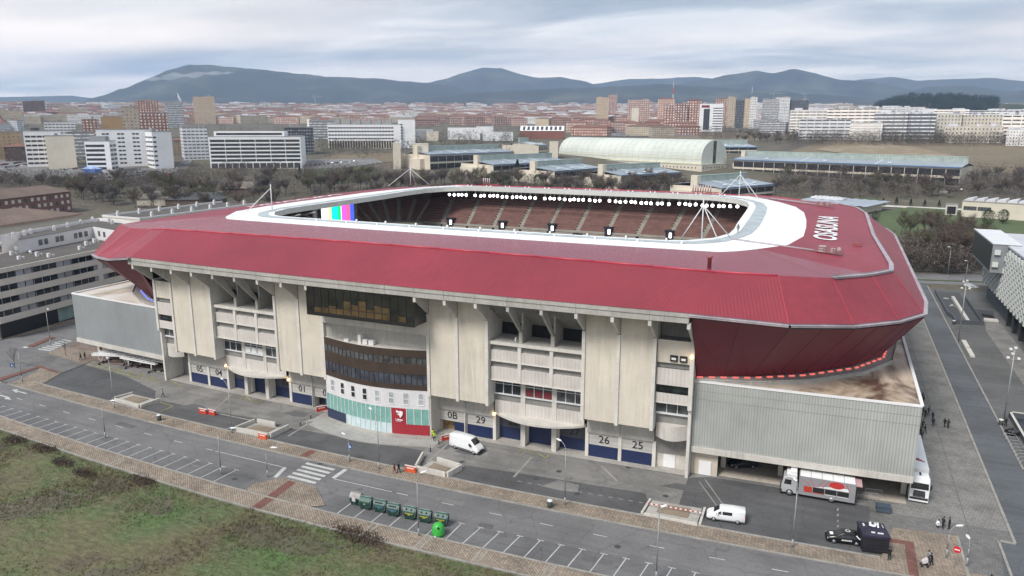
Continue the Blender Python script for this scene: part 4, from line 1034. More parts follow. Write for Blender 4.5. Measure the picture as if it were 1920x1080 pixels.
for k in range(32): x = 66.0+k*2.8; bayline(x, -.1 if k < 7 else -.45, -27.7, low(x)+.15)
q.append([(48.3, -27.5), (62.8, -27.5), (62.8, -27.64), (48.3, -27.64)]) if False else None
zebra('parking_marks', q, .012)
# yellow hatch marks beside the front, pale drainage line and bay marks
def polyline_marks(name, lines, w, mat, z=.012):
    mb = MB()
    for L_ in lines:
        P_ = [G(*p) for p in L_]
        for a, b in zip(P_, P_[1:]):
            d = (b-a); d.z = 0
            if d.length < .01: continue
            n = Vector((-d.y, d.x, 0)).normalized()*w/2; mb.quad((a.x+n.x, a.y+n.y, z), (b.x+n.x, b.y+n.y, z), (b.x-n.x, b.y-n.y, z), (a.x-n.x, a.y-n.y, z))
    return tag(mb.build(name, mat), kind='structure')
polyline_marks('yellow_marks', [[(450, 751), (461, 742), (471, 753), (484, 755), (496, 749)], [(972, 850), (980, 843), (1004, 848), (1024, 860), (1033, 850)], [(300, 755), (325, 762), (300, 773)], [(160, 683), (190, 690), (250, 707), (300, 718), (318, 714), (340, 724)], [(168, 679), (186, 682), (220, 693), (262, 703), (300, 712)], [(186, 682), (184, 690)], [(206, 687), (203, 694)], [(224, 692), (222, 698)], [(243, 698), (240, 704)], [(262, 703), (259, 710)], [(282, 708), (279, 714)]], .13, m_ymark, .075)
polyline_marks('drain_line', [[(398, 772), (438, 736)], [(397, 773), (470, 788)], [(963, 895), (997, 857)], [(1127, 873), (1157, 902)], [(540, 818), (585, 790)], [(800, 868), (838, 834)]], .35, m_kerb, .02)
polyline_marks('bay_marks', [[(970+k*19, 902+k*3.3), (978+k*19, 903.5+k*3.3)] for k in range(14)]+[[(1572, 953), (1570, 958)], [(1572, 964), (1570, 968)], [(1572, 975), (1570, 979)], [(1572, 985), (1570, 989)], [(1311, 903), (1345, 950)], [(1322, 899), (1357, 948)]], .18, m_kerb, .016)
polyline_marks('lane_arrow', [[(50, 738), (30, 733)], [(0, 741), (18, 746)]], .35, m_mark, .014)
mb = MB()
for pts in ([(22, 731), (34, 730), (31, 737)], [(22, 750), (8, 748), (13, 743)]): mb.poly([(*G(*p)[:2], .016) for p in pts])
tag(mb.build('arrow_head', m_mark), kind='structure')
mb = MB()
for px, py in ((866, 866), (1178, 876), (1158, 1025), (1005, 898), (1082, 926), (1048, 884), (1248, 930), (845, 917), (440, 898), (600, 870)):
    g = G(px, py); mb.lathe((g.x, g.y, .018), [(.42, 0), (.42, .012)], 14)
tag(mb.build('manhole_covers', M('iron_cover', (.06, .06, .06), .7)), kind='structure')
rp = random.Random(5); m_rep = asphalt('repair_asphalt', (.12, .118, .12)); m_rep2 = asphalt('worn_asphalt', (.2, .195, .19))
for k in range(16):
    x, y = rp.uniform(-20, 135), rp.uniform(-31, -21); a_, b_ = rp.uniform(.8, 5), rp.uniform(.4, 1.3)
    sheet('asphalt_repair', [(x, y), (x+a_, y+rp.uniform(-.1, .1)), (x+a_+rp.uniform(-.2, .2), y+b_), (x+rp.uniform(-.2, .2), y+b_)], .008, m_rep if k % 3 else m_rep2, b=True)
for k in range(14):
    x, y = rp.uniform(5, 105), rp.uniform(-15, -6); a_, b_ = rp.uniform(1.5, 7), rp.uniform(.8, 2.5)
    sheet('asphalt_repair', [(x, y), (x+a_*.6, y-.3), (x+a_, y+.2), (x+a_*.9, y+b_), (x+a_*.3, y+b_*1.1)], .0095, m_rep if k % 2 else m_rep2, b=True)
sheet('concrete_apron', [(143.2, -4.1), (150, -4.1), (148.3, -3.3), (147.9, -21), (143.7, -21)], -.003, m_greypav)
sheet('forecourt', [(-44, 3), (-29, 2), (-29, 62), (-56, 62)], -.012, m_greypav)
# street gullies and joints of the big apron
mb = MB()
for y in (20, 36, 52, 68, 84, 100): mb.quad((139, y, .004), (149.8, y, .004), (149.8, y+.12, .004), (139, y+.12, .004))
mb.quad((145, -2, .005), (145.1, -2, .005), (145.1, 160, .005), (145, 160, .005)); tag(mb.build('apron_joints', M('joint_dark', (.12, .118, .115), .9)), kind='structure')
# ------------------------------------------------------------------ foreground field
def grass_mat(name):
    m, nt, b = base(name); v = coords(nt)
    vs = coords(nt, (.6, 1.5, 1))
    a = noise(nt, v, .085, 8, .66); c = ramp(nt, a, [(.3, (.1, .082, .056)), (.38, (.122, .106, .064)), (.46, (.13, .128, .062)), (.54, (.104, .126, .056)), (.7, (.088, .142, .05))])
    f = ramp(nt, noise(nt, vs, 1.1, 8, .75), [(.3, .55), (.5, 1.), (.7, 1.55)]); g = ramp(nt, noise(nt, v, 6, 5, .7), [(.3, .65), (.7, 1.35)])
    nt.links.new(mix(nt, 1., mix(nt, 1., c, f, 'MULTIPLY'), g, 'MULTIPLY'), b.inputs['Base Color']); b.inputs['Roughness'].default_value = .95; bump(nt, b, noise(nt, v, 3, 6), .6, .25); return m
mb = MB(Bf); nx, ny = 110, 34
for j in range(ny+1):
    for i in range(nx+1):
        x = -110+i*2.6; yy = grs(x)-.2-(j/ny)**1.5*75
        z = .0 if j == 0 else (.03+.35*mnoise.fractal(Vector((x*.09, yy*.09, 2)), 1., 2., 5)*min(1, j/4)); mb.vert((x, yy, z))
for j in range(ny):
    for i in range(nx): a = j*(nx+1)+i; mb.face((a, a+nx+1, a+nx+2, a+1), 0, None, True)
tag(mb.build('field', grass_mat('field_grass')), kind='structure')
# blades and dry tufts as one uncountable mass
def tuft_mat(name, cols):
    m, nt, b = base(name); v = coords(nt)
    c = ramp(nt, noise(nt, v, .085, 8, .66), cols); c = mix(nt, 1., c, ramp(nt, noise(nt, v, 3.1, 3), [(.3, .6), (.7, 1.45)]), 'MULTIPLY')
    nt.links.new(c, b.inputs['Base Color']); b.inputs['Roughness'].default_value = .9; return m
def scatter_grass(name, n, mat, hmin, hmax, w, test, lean=.5, blades=3):
    mb = MB(Bf); r = random.Random(hash(name) % 1000 if False else len(name)*7)
    k = 0
    while k < n:
        x = r.uniform(-25, 112); y = grs(x)-.3-abs(r.gauss(0, 1))*16
        if y < -92: continue
        if not test(x, y, r): continue
        k += 1
        for b_ in range(blades):
            a = r.uniform(0, 6.28); h = r.uniform(hmin, hmax); ww = w*r.uniform(.6, 1.4); lx, ly = r.gauss(.25, lean)*h, r.gauss(0, lean)*h
            cx, cy = x+r.gauss(0, .12), y+r.gauss(0, .12); dx, dy = math.cos(a)*ww, math.sin(a)*ww
            i = len(mb.v); mb.v += [(cx-dx, cy-dy, -.05), (cx+dx, cy+dy, -.05), (cx+lx, cy+ly, h)]; mb.face((i, i+1, i+2))
    return tag(mb.build(name, mat), 'rough grass and dead stalks covering the foreground field', 'grass', kind='stuff')
nzf = lambda x, y, s: mnoise.fractal(Vector((x*s, y*s, 4.2)), 1., 2., 4)
scatter_grass('meadow_grass', 16000, tuft_mat('blade_green', [(.3, (.15, .12, .075)), (.45, (.16, .15, .075)), (.55, (.125, .175, .06)), (.7, (.1, .19, .05))]), .12, .34, .055, lambda x, y, r: True)
scatter_grass('dry_stalk_grass', 5200, tuft_mat('stalk_brown', [(.3, (.11, .08, .06)), (.5, (.18, .14, .095)), (.7, (.28, .23, .16))]), .25, .75, .04, lambda x, y, r: nzf(x, y, .06) > .03 or y > grs(x)-2.2 and r.random() < .35)
def bush(name, px, py, s, mat, label, grp='dry brown bushes in the field'):
    g = G(px, py); r = random.Random(int(px)); mb = MB()
    for k in range(900):
        x, y = r.gauss(0, .95)*s, r.gauss(0, .42)*s; y -= x*.16; h = max(.1, .42-.1*abs(x)/s-.15*abs(y)/s)*r.uniform(.4, 1.5)*(.6+.6*(mnoise.noise(Vector((x*.8, y*.8, s)))))
        i = len(mb.v); d = r.uniform(.05, .12); an = r.uniform(0, 3.14); mb.v += [(x-math.cos(an)*d, y-math.sin(an)*d, h*.4), (x+math.cos(an)*d, y+math.sin(an)*d, h*.4), (x+r.gauss(0, .2), y+r.gauss(0, .2), h+.15)]; mb.face((i, i+1, i+2))
    o = mb.build(name, mat); o.location = (g.x, g.y, 0); return tag(o, label, 'bush', grp)
mbr = M('dry_bush', (.095, .07, .052), .95, n1=(.6, .35), n2=(3, .3))
for px, py, s, lb in ((660, 1000, 2.4, 'large dry brown bush along the kerb opposite the green waste containers'), (85, 842, 1.6, 'dry brown bush by the kerb at the left end of the field'), (118, 868, 1.3, 'small dark bush in the grass under the parking bays'), (160, 888, 1.2, 'low brown bush in the grass, third along the kerb'), (268, 902, 1.5, 'brown bush beside the paler green grass patch'), (690, 1012, 1.8, 'dry brown bush next to the largest one at the kerb'), (30, 826, 1.5, 'scrubby brown bush at the frame edge of the field')): bush('bush', px, py, s, mbr, lb)
# ================================================================== street furniture
m_pole = M('lamp_pole_grey', (.34, .35, .355), .5, .3, n1=(.8, .1)); m_lhead = M('lamp_head_white', (.78, .78, .78), .45)
lamp_n = [0]
def lamp(px, py, h, aim, label, arm=2.2, heads=1, z=.0, grp='street lamps'):
    g = G(px, py, z); r = thing('street_lamp', label, 'lamp', g, aim, grp)
    mb = MB(); mb.tube((0, 0, 0), (0, 0, 1.2), .13, .12, 8); mb.tube((0, 0, 1.2), (0, 0, h-1.1), .095, .06, 8); mb.box(-.14, .14, -.14, .14, 0, .05)
    pts = [Vector((arm*(1-math.cos(t)), 0, h-1.1+1.1*math.sin(t))) for t in (0, .4, .8, 1.2, 1.57)] if arm else []
    if arm: mb.path(pts, .05, 6)
    mb.build('lamp_post', m_pole, r, False)
    mb = MB(); e = pts[-1] if arm else Vector((0, 0, h))
    if arm:
        rings = []
        for x, w, t in ((-.1, .08, .06), (.15, .19, .12), (.55, .22, .13), (.85, .13, .08), (.95, .03, .03)):
            rings.append([(e.x+x, w*math.cos(a), e.z+.02+t*math.sin(a)*(1 if math.sin(a) > 0 else .5)) for a in lin(0, 2*math.pi*7/8, 8)])
        mb.loft(rings, smooth=True)
    else:
        mb.box(-.32, .32, -.3, .3, h-.05, h+.1)
    mb.build('lamp_head', m_lhead, r, False)
    return r
A_ = math.radians
lamp(215, 765, 9.4, A_(150), 'tall street lamp on the upper pavement beside the dark asphalt lot, arm over the forecourt', 1.4, z=.13)
lamp(198, 822, 6.9, A_(20), 'shorter lamp at the edge of the left parking bays with its arm over the road', 1.8)
lamp(435, 812, 9.2, A_(155), 'tall street lamp on the upper pavement in front of gate 04', 2.2, z=.13)
lamp(415, 890, 7.6, A_(25), 'curved lamp at the right end of the left parking bays', 2.0)
lamp(502, 895, 4.9, A_(20), 'short lamp at the lower pavement corner just left of the zebra crossing', .9)
lamp(655, 866, 4.4, A_(160), 'short lamp with a blue sign on the upper pavement above the zebra crossing', .8, z=.13)
lamp(711, 880, 9.3, A_(150), 'tall street lamp on the upper pavement in front of the striped entrance ramp', 1.8, z=.13)
lamp(785, 1006, 8.8, A_(60), 'street lamp behind the green waste containers', .6)
lamp(1059, 947, 9.3, A_(150), 'tall street lamp on the upper pavement in front of gate 27', 1.1, z=.13)
lamp(1230, 1088, 9.3, A_(60), 'tallest street lamp, on the lower pavement at the bottom frame edge', .4)
lamp(1485, 1027, 9.0, A_(120), 'street lamp on the upper pavement beside the dark lot with the white passenger van', .4, z=.13)
lamp(1774, 1046, 4.3, A_(30), 'short lamp on the brick corner near the pushchair', .8, z=.13)
lamp(1812, 1062, 3.5, A_(100), 'short lamp by the kerb of the brick corner, next to the no entry sign', .4, z=.13)
lamp(42, 716, 7.5, A_(20), 'street lamp on the brick corner at the left frame edge', 1.4, z=.12)
lamp(95, 646, 9.2, A_(-20), 'tall street lamp beside the zebra crossing of the left side street', 1.6, z=.12)
lamp(1809, 536, 8.5, A_(200), 'lamp by the back road, nearer the studded hall', .3, grp='lamps along the back road')
lamp(1776, 522, 11, A_(160), 'taller lamp by the back road in front of the bare park trees', .3, grp='lamps along the back road')
def stadium_mast(px, py, h, label):
    g = G(px, py); r = thing('square_light_mast', label, 'lamp', g, 0, 'light masts on the square')
    mb = MB(); mb.tube((0, 0, 0), (0, 0, h), .13, .1, 8); mb.tube((-.8, 0, h-1.8), (.8, 0, h-1.8), .05); mb.tube((-.6, 0, h-.2), (.6, 0, h-.2), .05); mb.build('mast_pole', m_pole, r, False)
    for k, (x, z) in enumerate(((-.8, h-1.7), (.8, h-1.7), (-.6, h-.1), (.1, h+.2), (-.2, h-.9))):
        mb = MB(); mb.box(x-.22, x+.22, -.15, .35, z, z+.3); mb.build('spotlight', m_lhead, r, False)
stadium_mast(1882, 790, 13.5, 'tall mast with spotlights at the stair railing of the square')
stadium_mast(1797, 640, 15, 'tall mast with spotlights beside the car park ramp')
# bins, bollards, signs, plastic barriers
def litter_bin(px, py, z, label):
    g = G(px, py, z); r = thing('litter_bin', label, 'bin', g, 0, 'litter bins')
    mb = MB(); mb.lathe((0, 0, 0), [(.34, 0), (.36, .1), (.38, .95)], 14); mb.build('bin_body', M('bin_dark', (.04, .05, .045), .6), r, False)
    mb = MB(); mb.lathe((0, 0, .95), [(.4, 0), (.4, .14), (.2, .18)], 14); mb.build('bin_rim', m_alu, r, False)
litter_bin(299, 788, .13, 'litter bin on the upper pavement near the orange barriers of the left lot'); litter_bin(1031, 951, .13, 'litter bin on the upper pavement before gate 27'); litter_bin(1788, 608, 0, 'litter bin at the near end of the car park ramp'); litter_bin(1876, 797, 0, 'litter bin with a white rim beside the tall mast on the square')
def bollard(px, py, label, z=0):
    g = G(px, py, z); r = thing('bollard', label, 'bollard', g, 0, 'bollards of the entrance ramp')
    mb = MB(); mb.lathe((0, 0, 0), [(.1, 0), (.1, .95), (.07, 1.05)], 10); mb.build('bollard_post', M('bollard_blue', (.06, .075, .11), .5), r, False)
    mb = MB(); mb.lathe((0, 0, .8), [(.108, 0), (.108, .12)], 10); mb.build('reflector_band', m_alu, r, False)
for px, py, lb in ((583, 785, 'bollard at the top left end of the striped entrance ramp'), (563, 798, 'bollard at the lower left of the striped ramp'), (807, 847, 'bollard at the lower right end of the striped ramp'), (823, 833, 'bollard at the right end of the striped ramp by the steward')): bollard(px, py, lb)
m_or = M('orange_plastic', (.62, .1, .035), .5, n1=(.8, .15)); m_rd = M('red_plastic', (.5, .05, .03), .5, n1=(.8, .15))
def barrier(px, py, rz, n, mat, label, z=0., grp='plastic road barriers'):
    g = G(px, py, z); r = thing('road_barrier', label, 'barrier', g, rz, grp)
    mb = MB()
    mb.prism([(-.95, -.28), (.95, -.28), (.95, .28), (-.95, .28)], 0, .18); mb.prism([(-.9, -.13), (.9, -.13), (.9, .13), (-.9, .13)], .181, .85); mb.build('barrier_body', mat, r, False)
    mb = MB(); mb.box(-.6, .6, -.16, .16, .5, .68); mb.box(-1.0, 1.0, -.1, .1, .86, .95); mb.build('reflective_band', M('barrier_white', (.75, .7, .68), .5), r, False)
for px, py, rz, mt, lb in ((381, 775, 0, m_rd, 'red plastic barrier, left of the pair on the dark lot'), (398, 777, -.1, m_rd, 'red plastic barrier, right of the pair on the dark lot'), (493, 822, -.05, m_or, 'orange barrier in front of the vent box nearest the zebra crossing'), (770, 884, 0, m_or, 'orange barrier beside the walking couple'), (603, 770, .95, m_rd, 'red barrier slanting beside gate 0A'), (838, 824, .9, m_rd, 'red barrier slanting beside gate 0B')): barrier(px, py, rz, 1, mt, lb, .13 if px in (493, 770) else 0)
def sign(px, py, h, kind, label, z=.13):
    g = G(px, py, z); r = thing('traffic_sign', label, 'sign', g, math.atan2(CAM.y-g.y, CAM.x-g.x)+math.pi/2)
    mb = MB(); mb.tube((0, 0, 0), (0, 0, h), .035, n=6); mb.build('sign_post', m_pole, r, False)
    mb = MB()
    if kind == 'noentry':
        mb.lathe((0, -.06, h), [(.42, 0), (.42, .03)], 20, 0, 'Y'); p = mb.build('sign_disc', M('sign_red_disc', (.6, .02, .03), .4), r, False); mb = MB(); mb.box(-.28, .28, -.075, -.061, h-.07, h+.07); mb.build('white_bar', m_wpaint, p, False)
    else:
        mb.box(-.36, .36, -.06, -.04, h-.36, h+.36); p = mb.build('sign_panel', M('sign_blue', (.03, .13, .45), .4), r, False); mb = MB(); mb.poly([(-.25, -.065, h-.22), (.25, -.065, h-.22), (0, -.065, h+.26)]); mb.build('sign_triangle', m_wpaint, p, False)
sign(1790, 1064, 2.4, 'noentry', 'red no entry sign on the brick corner by the side street'); sign(657, 862, 2.3, 'blue', 'blue pedestrian crossing sign above the zebra crossing'); sign(25, 704, 2.3, 'blue', 'blue pedestrian crossing sign on the left brick corner'); sign(1850, 534, 2.4, 'blue', 'blue sign on the planted median of the back road'); 
# ------------------------------------------------------------------ waste containers
m_cg = M('container_green', (.018, .06, .045), .45, n1=(.7, .15), n2=(5, .1)); m_cl = M('container_lid_green', (.05, .115, .095), .4, n1=(.7, .12))
def container(x, y, rz, kind, label):
    r = thing('waste_container', label, 'container', (x, y+bow(x), 0), rz, 'green waste containers in the parking bay')
    mb = MB()
    mb.loft([[(sx*.78*s, sy*.5*s2, z) for sx, sy in ((-1, -1), (1, -1), (1, 1), (-1, 1))] for z, s, s2 in ((.12, .86, .8), (.45, .98, .98), (1.12, 1.06, 1.1))])
    mb.build('container_body', m_cg, r, False)
    mb = MB(); L_ = []
    prof = [(-.58, 1.13), (-.56, 1.3), (-.25, 1.72), (.1, 1.78), (.42, 1.6), (.58, 1.13)]
    mb.loft([[(x_, a, b) for a, b in prof] for x_ in (-.83, .83)])
    lid = mb.build('container_lid', M('faded_lid', (.36, .33, .32), .6, n1=(1, .3)) if kind == 'grey' else m_cl, r, False)
    mb = MB()
    for s in (-1, 1): mb.tube((s*.88, -.5, .5), (s*.88, -.25, 1.6), .05); mb.tube((s*.88, -.25, 1.6), (s*.88, .5, 1.3), .05); mb.tube((s*.83, .35, 1.25), (s*.95, .35, 1.25), .1)
    mb.tube((-.86, .02, 1.82), (.86, .02, 1.82), .05); mb.build('lift_arm', M('galvanised_arm', (.3, .36, .35), .5, .3), r, False)
    mb = MB()
    sl = lambda x_, t: (x_, -.575+t*.31, 1.31+t*.42)
    if kind == 'paper': mb.poly([sl(-.6, .35), sl(.55, .35), sl(.55, .62), sl(-.6, .62)]) if False else mb.quad(Vector(sl(-.6, .35))+Vector((0, -.01, .01)), Vector(sl(.55, .35))+Vector((0, -.01, .01)), Vector(sl(.55, .68))+Vector((0, -.01, .01)), Vector(sl(-.6, .68))+Vector((0, -.01, .01)))
    if kind == 'glass':
        for cx in (-.38, .36):
            mb.poly([Vector(sl(cx+.14*math.cos(a), .5+.28*math.sin(a)))+Vector((0, -.01, .012)) for a in lin(0, 6.0, 12)])
    if mb.v: mb.build('slot', m_dark, lid, False)
    if kind != 'grey':
        mb = MB(); c = {'paper': (.1, .2, .3), 'glass': (.5, .43, .06), 'plain': (.4, .45, .42)}[kind]
        if kind == 'plain': mb.box(-.15, .15, -.56, -.552, .85, 1.0)
        else:
            mb.quad((-.62, -.545, .92), (.62, -.545, .92), (.62, -.555, 1.06), (-.62, -.555, 1.06)); mb.quad((-.2, -.53, .74), (.2, -.53, .74), (.2, -.542, .9), (-.2, -.542, .9))
        mb.build('sticker', M('sticker_'+kind, c, .5), r, False)
    mb = MB()
    for sx in (-.6, .6):
        for sy in (-.35, .35): mb.lathe((sx-.04, sy, .1), [(.1, 0), (.1, .08)], 10, 0, 'X')
    mb.build('castor', m_dark, r, False)
for i, (px, py, kd, lb) in enumerate(((668, 946, 'grey', 'waste container with a faded grey lid at the zebra end of the row'), (686, 954, 'plain', 'green container with a plain closed lid next to the grey-lidded one'), (713, 960, 'paper', 'green paper container with a slot, next to the plain closed one'), (738, 967, 'paper', 'green paper container with a wide black slot, next to the lamp post gap'), (769, 973, 'glass', 'green container with two round holes just before the lamp post'), (797, 979, 'glass', 'green container with two round holes between lamp post and bottle bank row end'), (828, 985, 'glass', 'green two-holed container behind the bright green bottle bank'))):
    g = G(px, py); container(g.x, g.y-bow(g.x)+.15, A_(4), kd, lb)
g = G(822, 1003); r = thing('bottle_bank', 'bright green dome-shaped bottle bank in front of the last container', 'bottle bank', (g.x, g.y, 0))
mb = MB(); mb.lathe((0, 0, 0), [(.72, .08), (.82, .16), (.84, .5), (.82, .95), (.74, 1.3), (.55, 1.58), (.3, 1.74), (.08, 1.8)], 22); bb = mb.build('bank_body', M('lime_green_plastic', (.045, .42, .06), .45, n1=(1.2, .12)), r, False)
mb = MB(); mb.lathe((.34, -.62, 1.32), [(.15, -.06), (.17, .02), (.15, .12)], 12, 0, 'Y'); mb.build('bottle_hole', m_dark, r, False)
mb = MB(); mb.lathe((0, 0, 0), [(.6, 0), (.62, .09)], 16); mb.box(-.1, .1, -.9, -.82, .1, .3); mb.build('bank_foot', m_alu, r, False)
g = G(690, 978); r = thing('information_board', 'small pale notice on a post beside the grey-lidded container', 'sign', G(664, 951)); mb = MB(); mb.tube((0, 0, 0), (0, 0, 1.5), .03, n=6); mb.build('board_post', m_pole, r, False); mb = MB(); mb.box(-.28, .28, -.05, -.03, .9, 1.55); mb.build('board_panel', M('notice_pale', (.55, .56, .55), .5), r, False)
# ------------------------------------------------------------------ low concrete vent boxes
def encl(name, walls, slab, label, h=.95):
    r = thing('vent_enclosure', label, 'concrete enclosure', (walls[0][0][0], walls[0][0][1], 0), 0, 'concrete vent enclosures along the pavement')
    for (a, b) in walls:
        mb = MB(); d = Vector((b[0]-a[0], b[1]-a[1])); n = Vector((-d.y, d.x)).normalized()*.15
        mb.prism([(a[0]-n.x, a[1]-n.y), (b[0]-n.x, b[1]-n.y), (b[0]+n.x, b[1]+n.y), (a[0]+n.x, a[1]+n.y)], -.02, h); mb.build('enclosure_wall', m_conc_l, r)
    mb = MB(); mb.prism(slab, .0, .3); mb.build('enclosure_slab', m_concpale, r)
    c = Vector((sum(p[0] for p in slab)/4, sum(p[1] for p in slab)/4)); mb = MB(); q = [(c.x+(p[0]-c.x)*.6, c.y+(p[1]-c.y)*.6) for p in slab]
    mb.prism(q, .301, .42); mb.build('vent_grille', M('grille_tan', (.25, .2, .15), .8), r)
    return r
encl('a', [((67.8, -11.8), (69.2, -16.4)), ((70.9, -12.6), (75.3, -13.3)), ((75.6, -13.4), (74.9, -16.6)), ((69.5, -16.6), (74.6, -16.7))], [(70, -12.9), (75.2, -13.6), (74.7, -16.4), (69.7, -16.3)], 'concrete vent enclosure with a paved top to the right of the walking couple')
encl('b', [((40.6, -11.8), (40.3, -16.)), ((33.8, -12), (37.8, -11.9)), ((33.4, -12.2), (32.8, -16.2)), ((33, -16.4), (40, -16.2))], [(33.8, -12.5), (39.9, -12.2), (39.8, -15.9), (33.3, -16)], 'concrete vent enclosure with the orange barrier left of the zebra crossing')
encl('c', [((.9, -10.7), (0, -14.3)), ((8.6, -11), (8.2, -15)), ((.3, -14.5), (8, -15.2))], [(1.1, -11), (8.2, -11.2), (7.8, -14.9), (.5, -14.2)], 'low brick-topped concrete enclosure at the left end of the forecourt', .6)
encl('d', [((104.7, -11.2), (104.5, -15.4)), ((112.2, -10.5), (112.3, -15.1)), ((104.8, -15.5), (112., -15.3))], [(105, -11.3), (111.9, -10.8), (111.9, -15), (104.9, -15.2)], 'low concrete enclosure beside the white passenger van, closed with striped tape', .45)
r = thing('warning_tape', 'red and white striped tape strung across the enclosure beside the passenger van', 'tape', (108.4, -13.2, 0))
mb = MB()
for k in range(22):
    x = 104.9+k*.33; mb.box(x, x+.31, -13.45+.02*k, -13.4+.02*k, .78, .93, k % 2)
mb.build('tape_band', [m_rd, m_wpaint], r); mb = MB()
for x in (104.85, 112.1): mb.tube((x, -13.3, .4), (x, -13.3, 1.05), .04, n=6)
mb.build('tape_post', m_pole, r)
# ------------------------------------------------------------------ vehicles
m_tyre = M('tyre_rubber', (.018, .018, .018), .85); m_rim = M('alloy_rim', (.42, .43, .44), .35, .6); m_vglass = glass('vehicle_glass', (.02, .024, .028), .06); m_trim = M('black_trim', (.025, .025, .027), .6)
m_head = M('headlight_lens', (.72, .74, .76), .15); m_tail = M('taillight_red', (.42, .02, .02), .3)
def sect(hw, z0, zb, z1, wt, n=5):
    """one cross-section of a body shell, right sill round the roof to the left sill"""
    pts = [(-hw*.96, z0), (-hw, z0+(zb-z0)*.35), (-hw, z0+(zb-z0)*.8), (-hw*.97, zb)]
    for k in range(n):
        t = k/(n-1)*math.pi/2; pts.append((-(wt+(hw*.97-wt)*.0)-(0)*1, 0)) if False else None
    e = max(.02, (z1-zb)*.25)
    pts += [(-(hw*.97+(wt-hw*.97)*.8), zb+(z1-zb-e)*.85), (-wt, z1-e*.45), (-wt*.86, z1-.02)]
    pts += [(-x, z) for x, z in reversed(pts)]
    return pts
def shell(stations, mat, root, name='body'):
    mb = MB(); rings = []
    for (x, hw, z0, zb, z1, wt) in stations: rings.append([(x, y, z) for y, z in sect(hw, z0, zb, z1, wt)])
    mb.loft(rings, smooth=True)
    o = mb.build(name, mat, root, False); return o
def interp(st, x):
    for a, b in zip(st, st[1:]):
        if a[0] <= x <= b[0]:
            t = (x-a[0])/(b[0]-a[0]+1e-9); return [p+(q-p)*t for p, q in zip(a, b)]
    return st[-1]
def sidewin(st, xs, lo, hi, side, off=.012):
    """glass following the shell between fractions lo..hi of the upper side"""
    mb = MB(); rows = []
    for f in (lo, hi):
        row = []
        for i, x in enumerate(xs if not isinstance(xs[0], tuple) else [q[0] if f == lo else q[1] for q in xs]):
            _, hw, z0, zb, z1, wt = interp(st, x); s = sect(hw, z0, zb, z1, wt); a, b = s[3], s[4]
            row.append((x, -side*(abs(a[0]+(b[0]-a[0])*f)+off) if True else 0, a[1]+(b[1]-a[1])*f))
        rows.append(row)
    for k in range(len(rows[0])-1): mb.quad(rows[0][k], rows[0][k+1], rows[1][k+1], rows[1][k])
    return mb
def frontglass(st, xa, xb, mat, root, name, off=.015):
    """windscreen / rear window laid over the sloping part of the shell top between two stations"""
    A, Bq = interp(st, xa), interp(st, xb); mb = MB(); n = 6
    d = Vector((xb-xa, Bq[4]-A[4])); nn = Vector((-d.y, d.x)).normalized()*off
    if nn.y < 0: nn = -nn
    for k in range(n):
        f0, f1 = -1+2*k/n, -1+2*(k+1)/n
        def pt(S, f): w_ = S[5]*.9; return (S[0]+nn.x, f*w_, S[4]+nn.y-.012*f*f)
        mb.quad(pt(A, f0), pt(A, f1), pt(Bq, f1), pt(Bq, f0))
    return mb.build(name, mat, root, False)
def wheels(root, xs, tw, rad=.34, wid=.22):
    for x in xs:
        for s in (-1, 1):
            mb = MB(); y = s*(tw-wid*.5)-wid/2
            mb.lathe((x, y, rad), [(rad*.6, 0), (rad*.95, .0), (rad, .03), (rad, wid-.03), (rad*.95, wid), (rad*.6, wid)], 18, 0, 'Y'); w_ = mb.build('wheel', m_tyre, root, False)
            yy = y+wid if s > 0 else y; mb = MB(); mb.lathe((x, yy-(.0 if s < 0 else .0), rad), [(rad*.2, -.012), (rad*.62, -.005), (rad*.62, .012), (rad*.2, .016)], 14, 0, 'Y'); mb.build('rim', m_rim, w_, False)
def lights(root, xf, yf, zf, xr, yr, zr, hr=.3):
    for s in (-1, 1):
        mb = MB(); mb.box(xf-.06, xf+.03, s*yf-.17, s*yf+.17, zf-.1, zf+.1); mb.build('headlight', m_head, root, False)
        mb = MB(); mb.box(xr-.03, xr+.05, s*yr-.08, s*yr+.08, zr-hr/2, zr+hr/2); mb.build('taillight', m_tail, root, False)
m_vwhite = M('van_white', (.8, .81, .82), .3, n1=(.8, .03), n2=(4, .02)); m_vblack = M('car_black', (.012, .012, .014), .22)
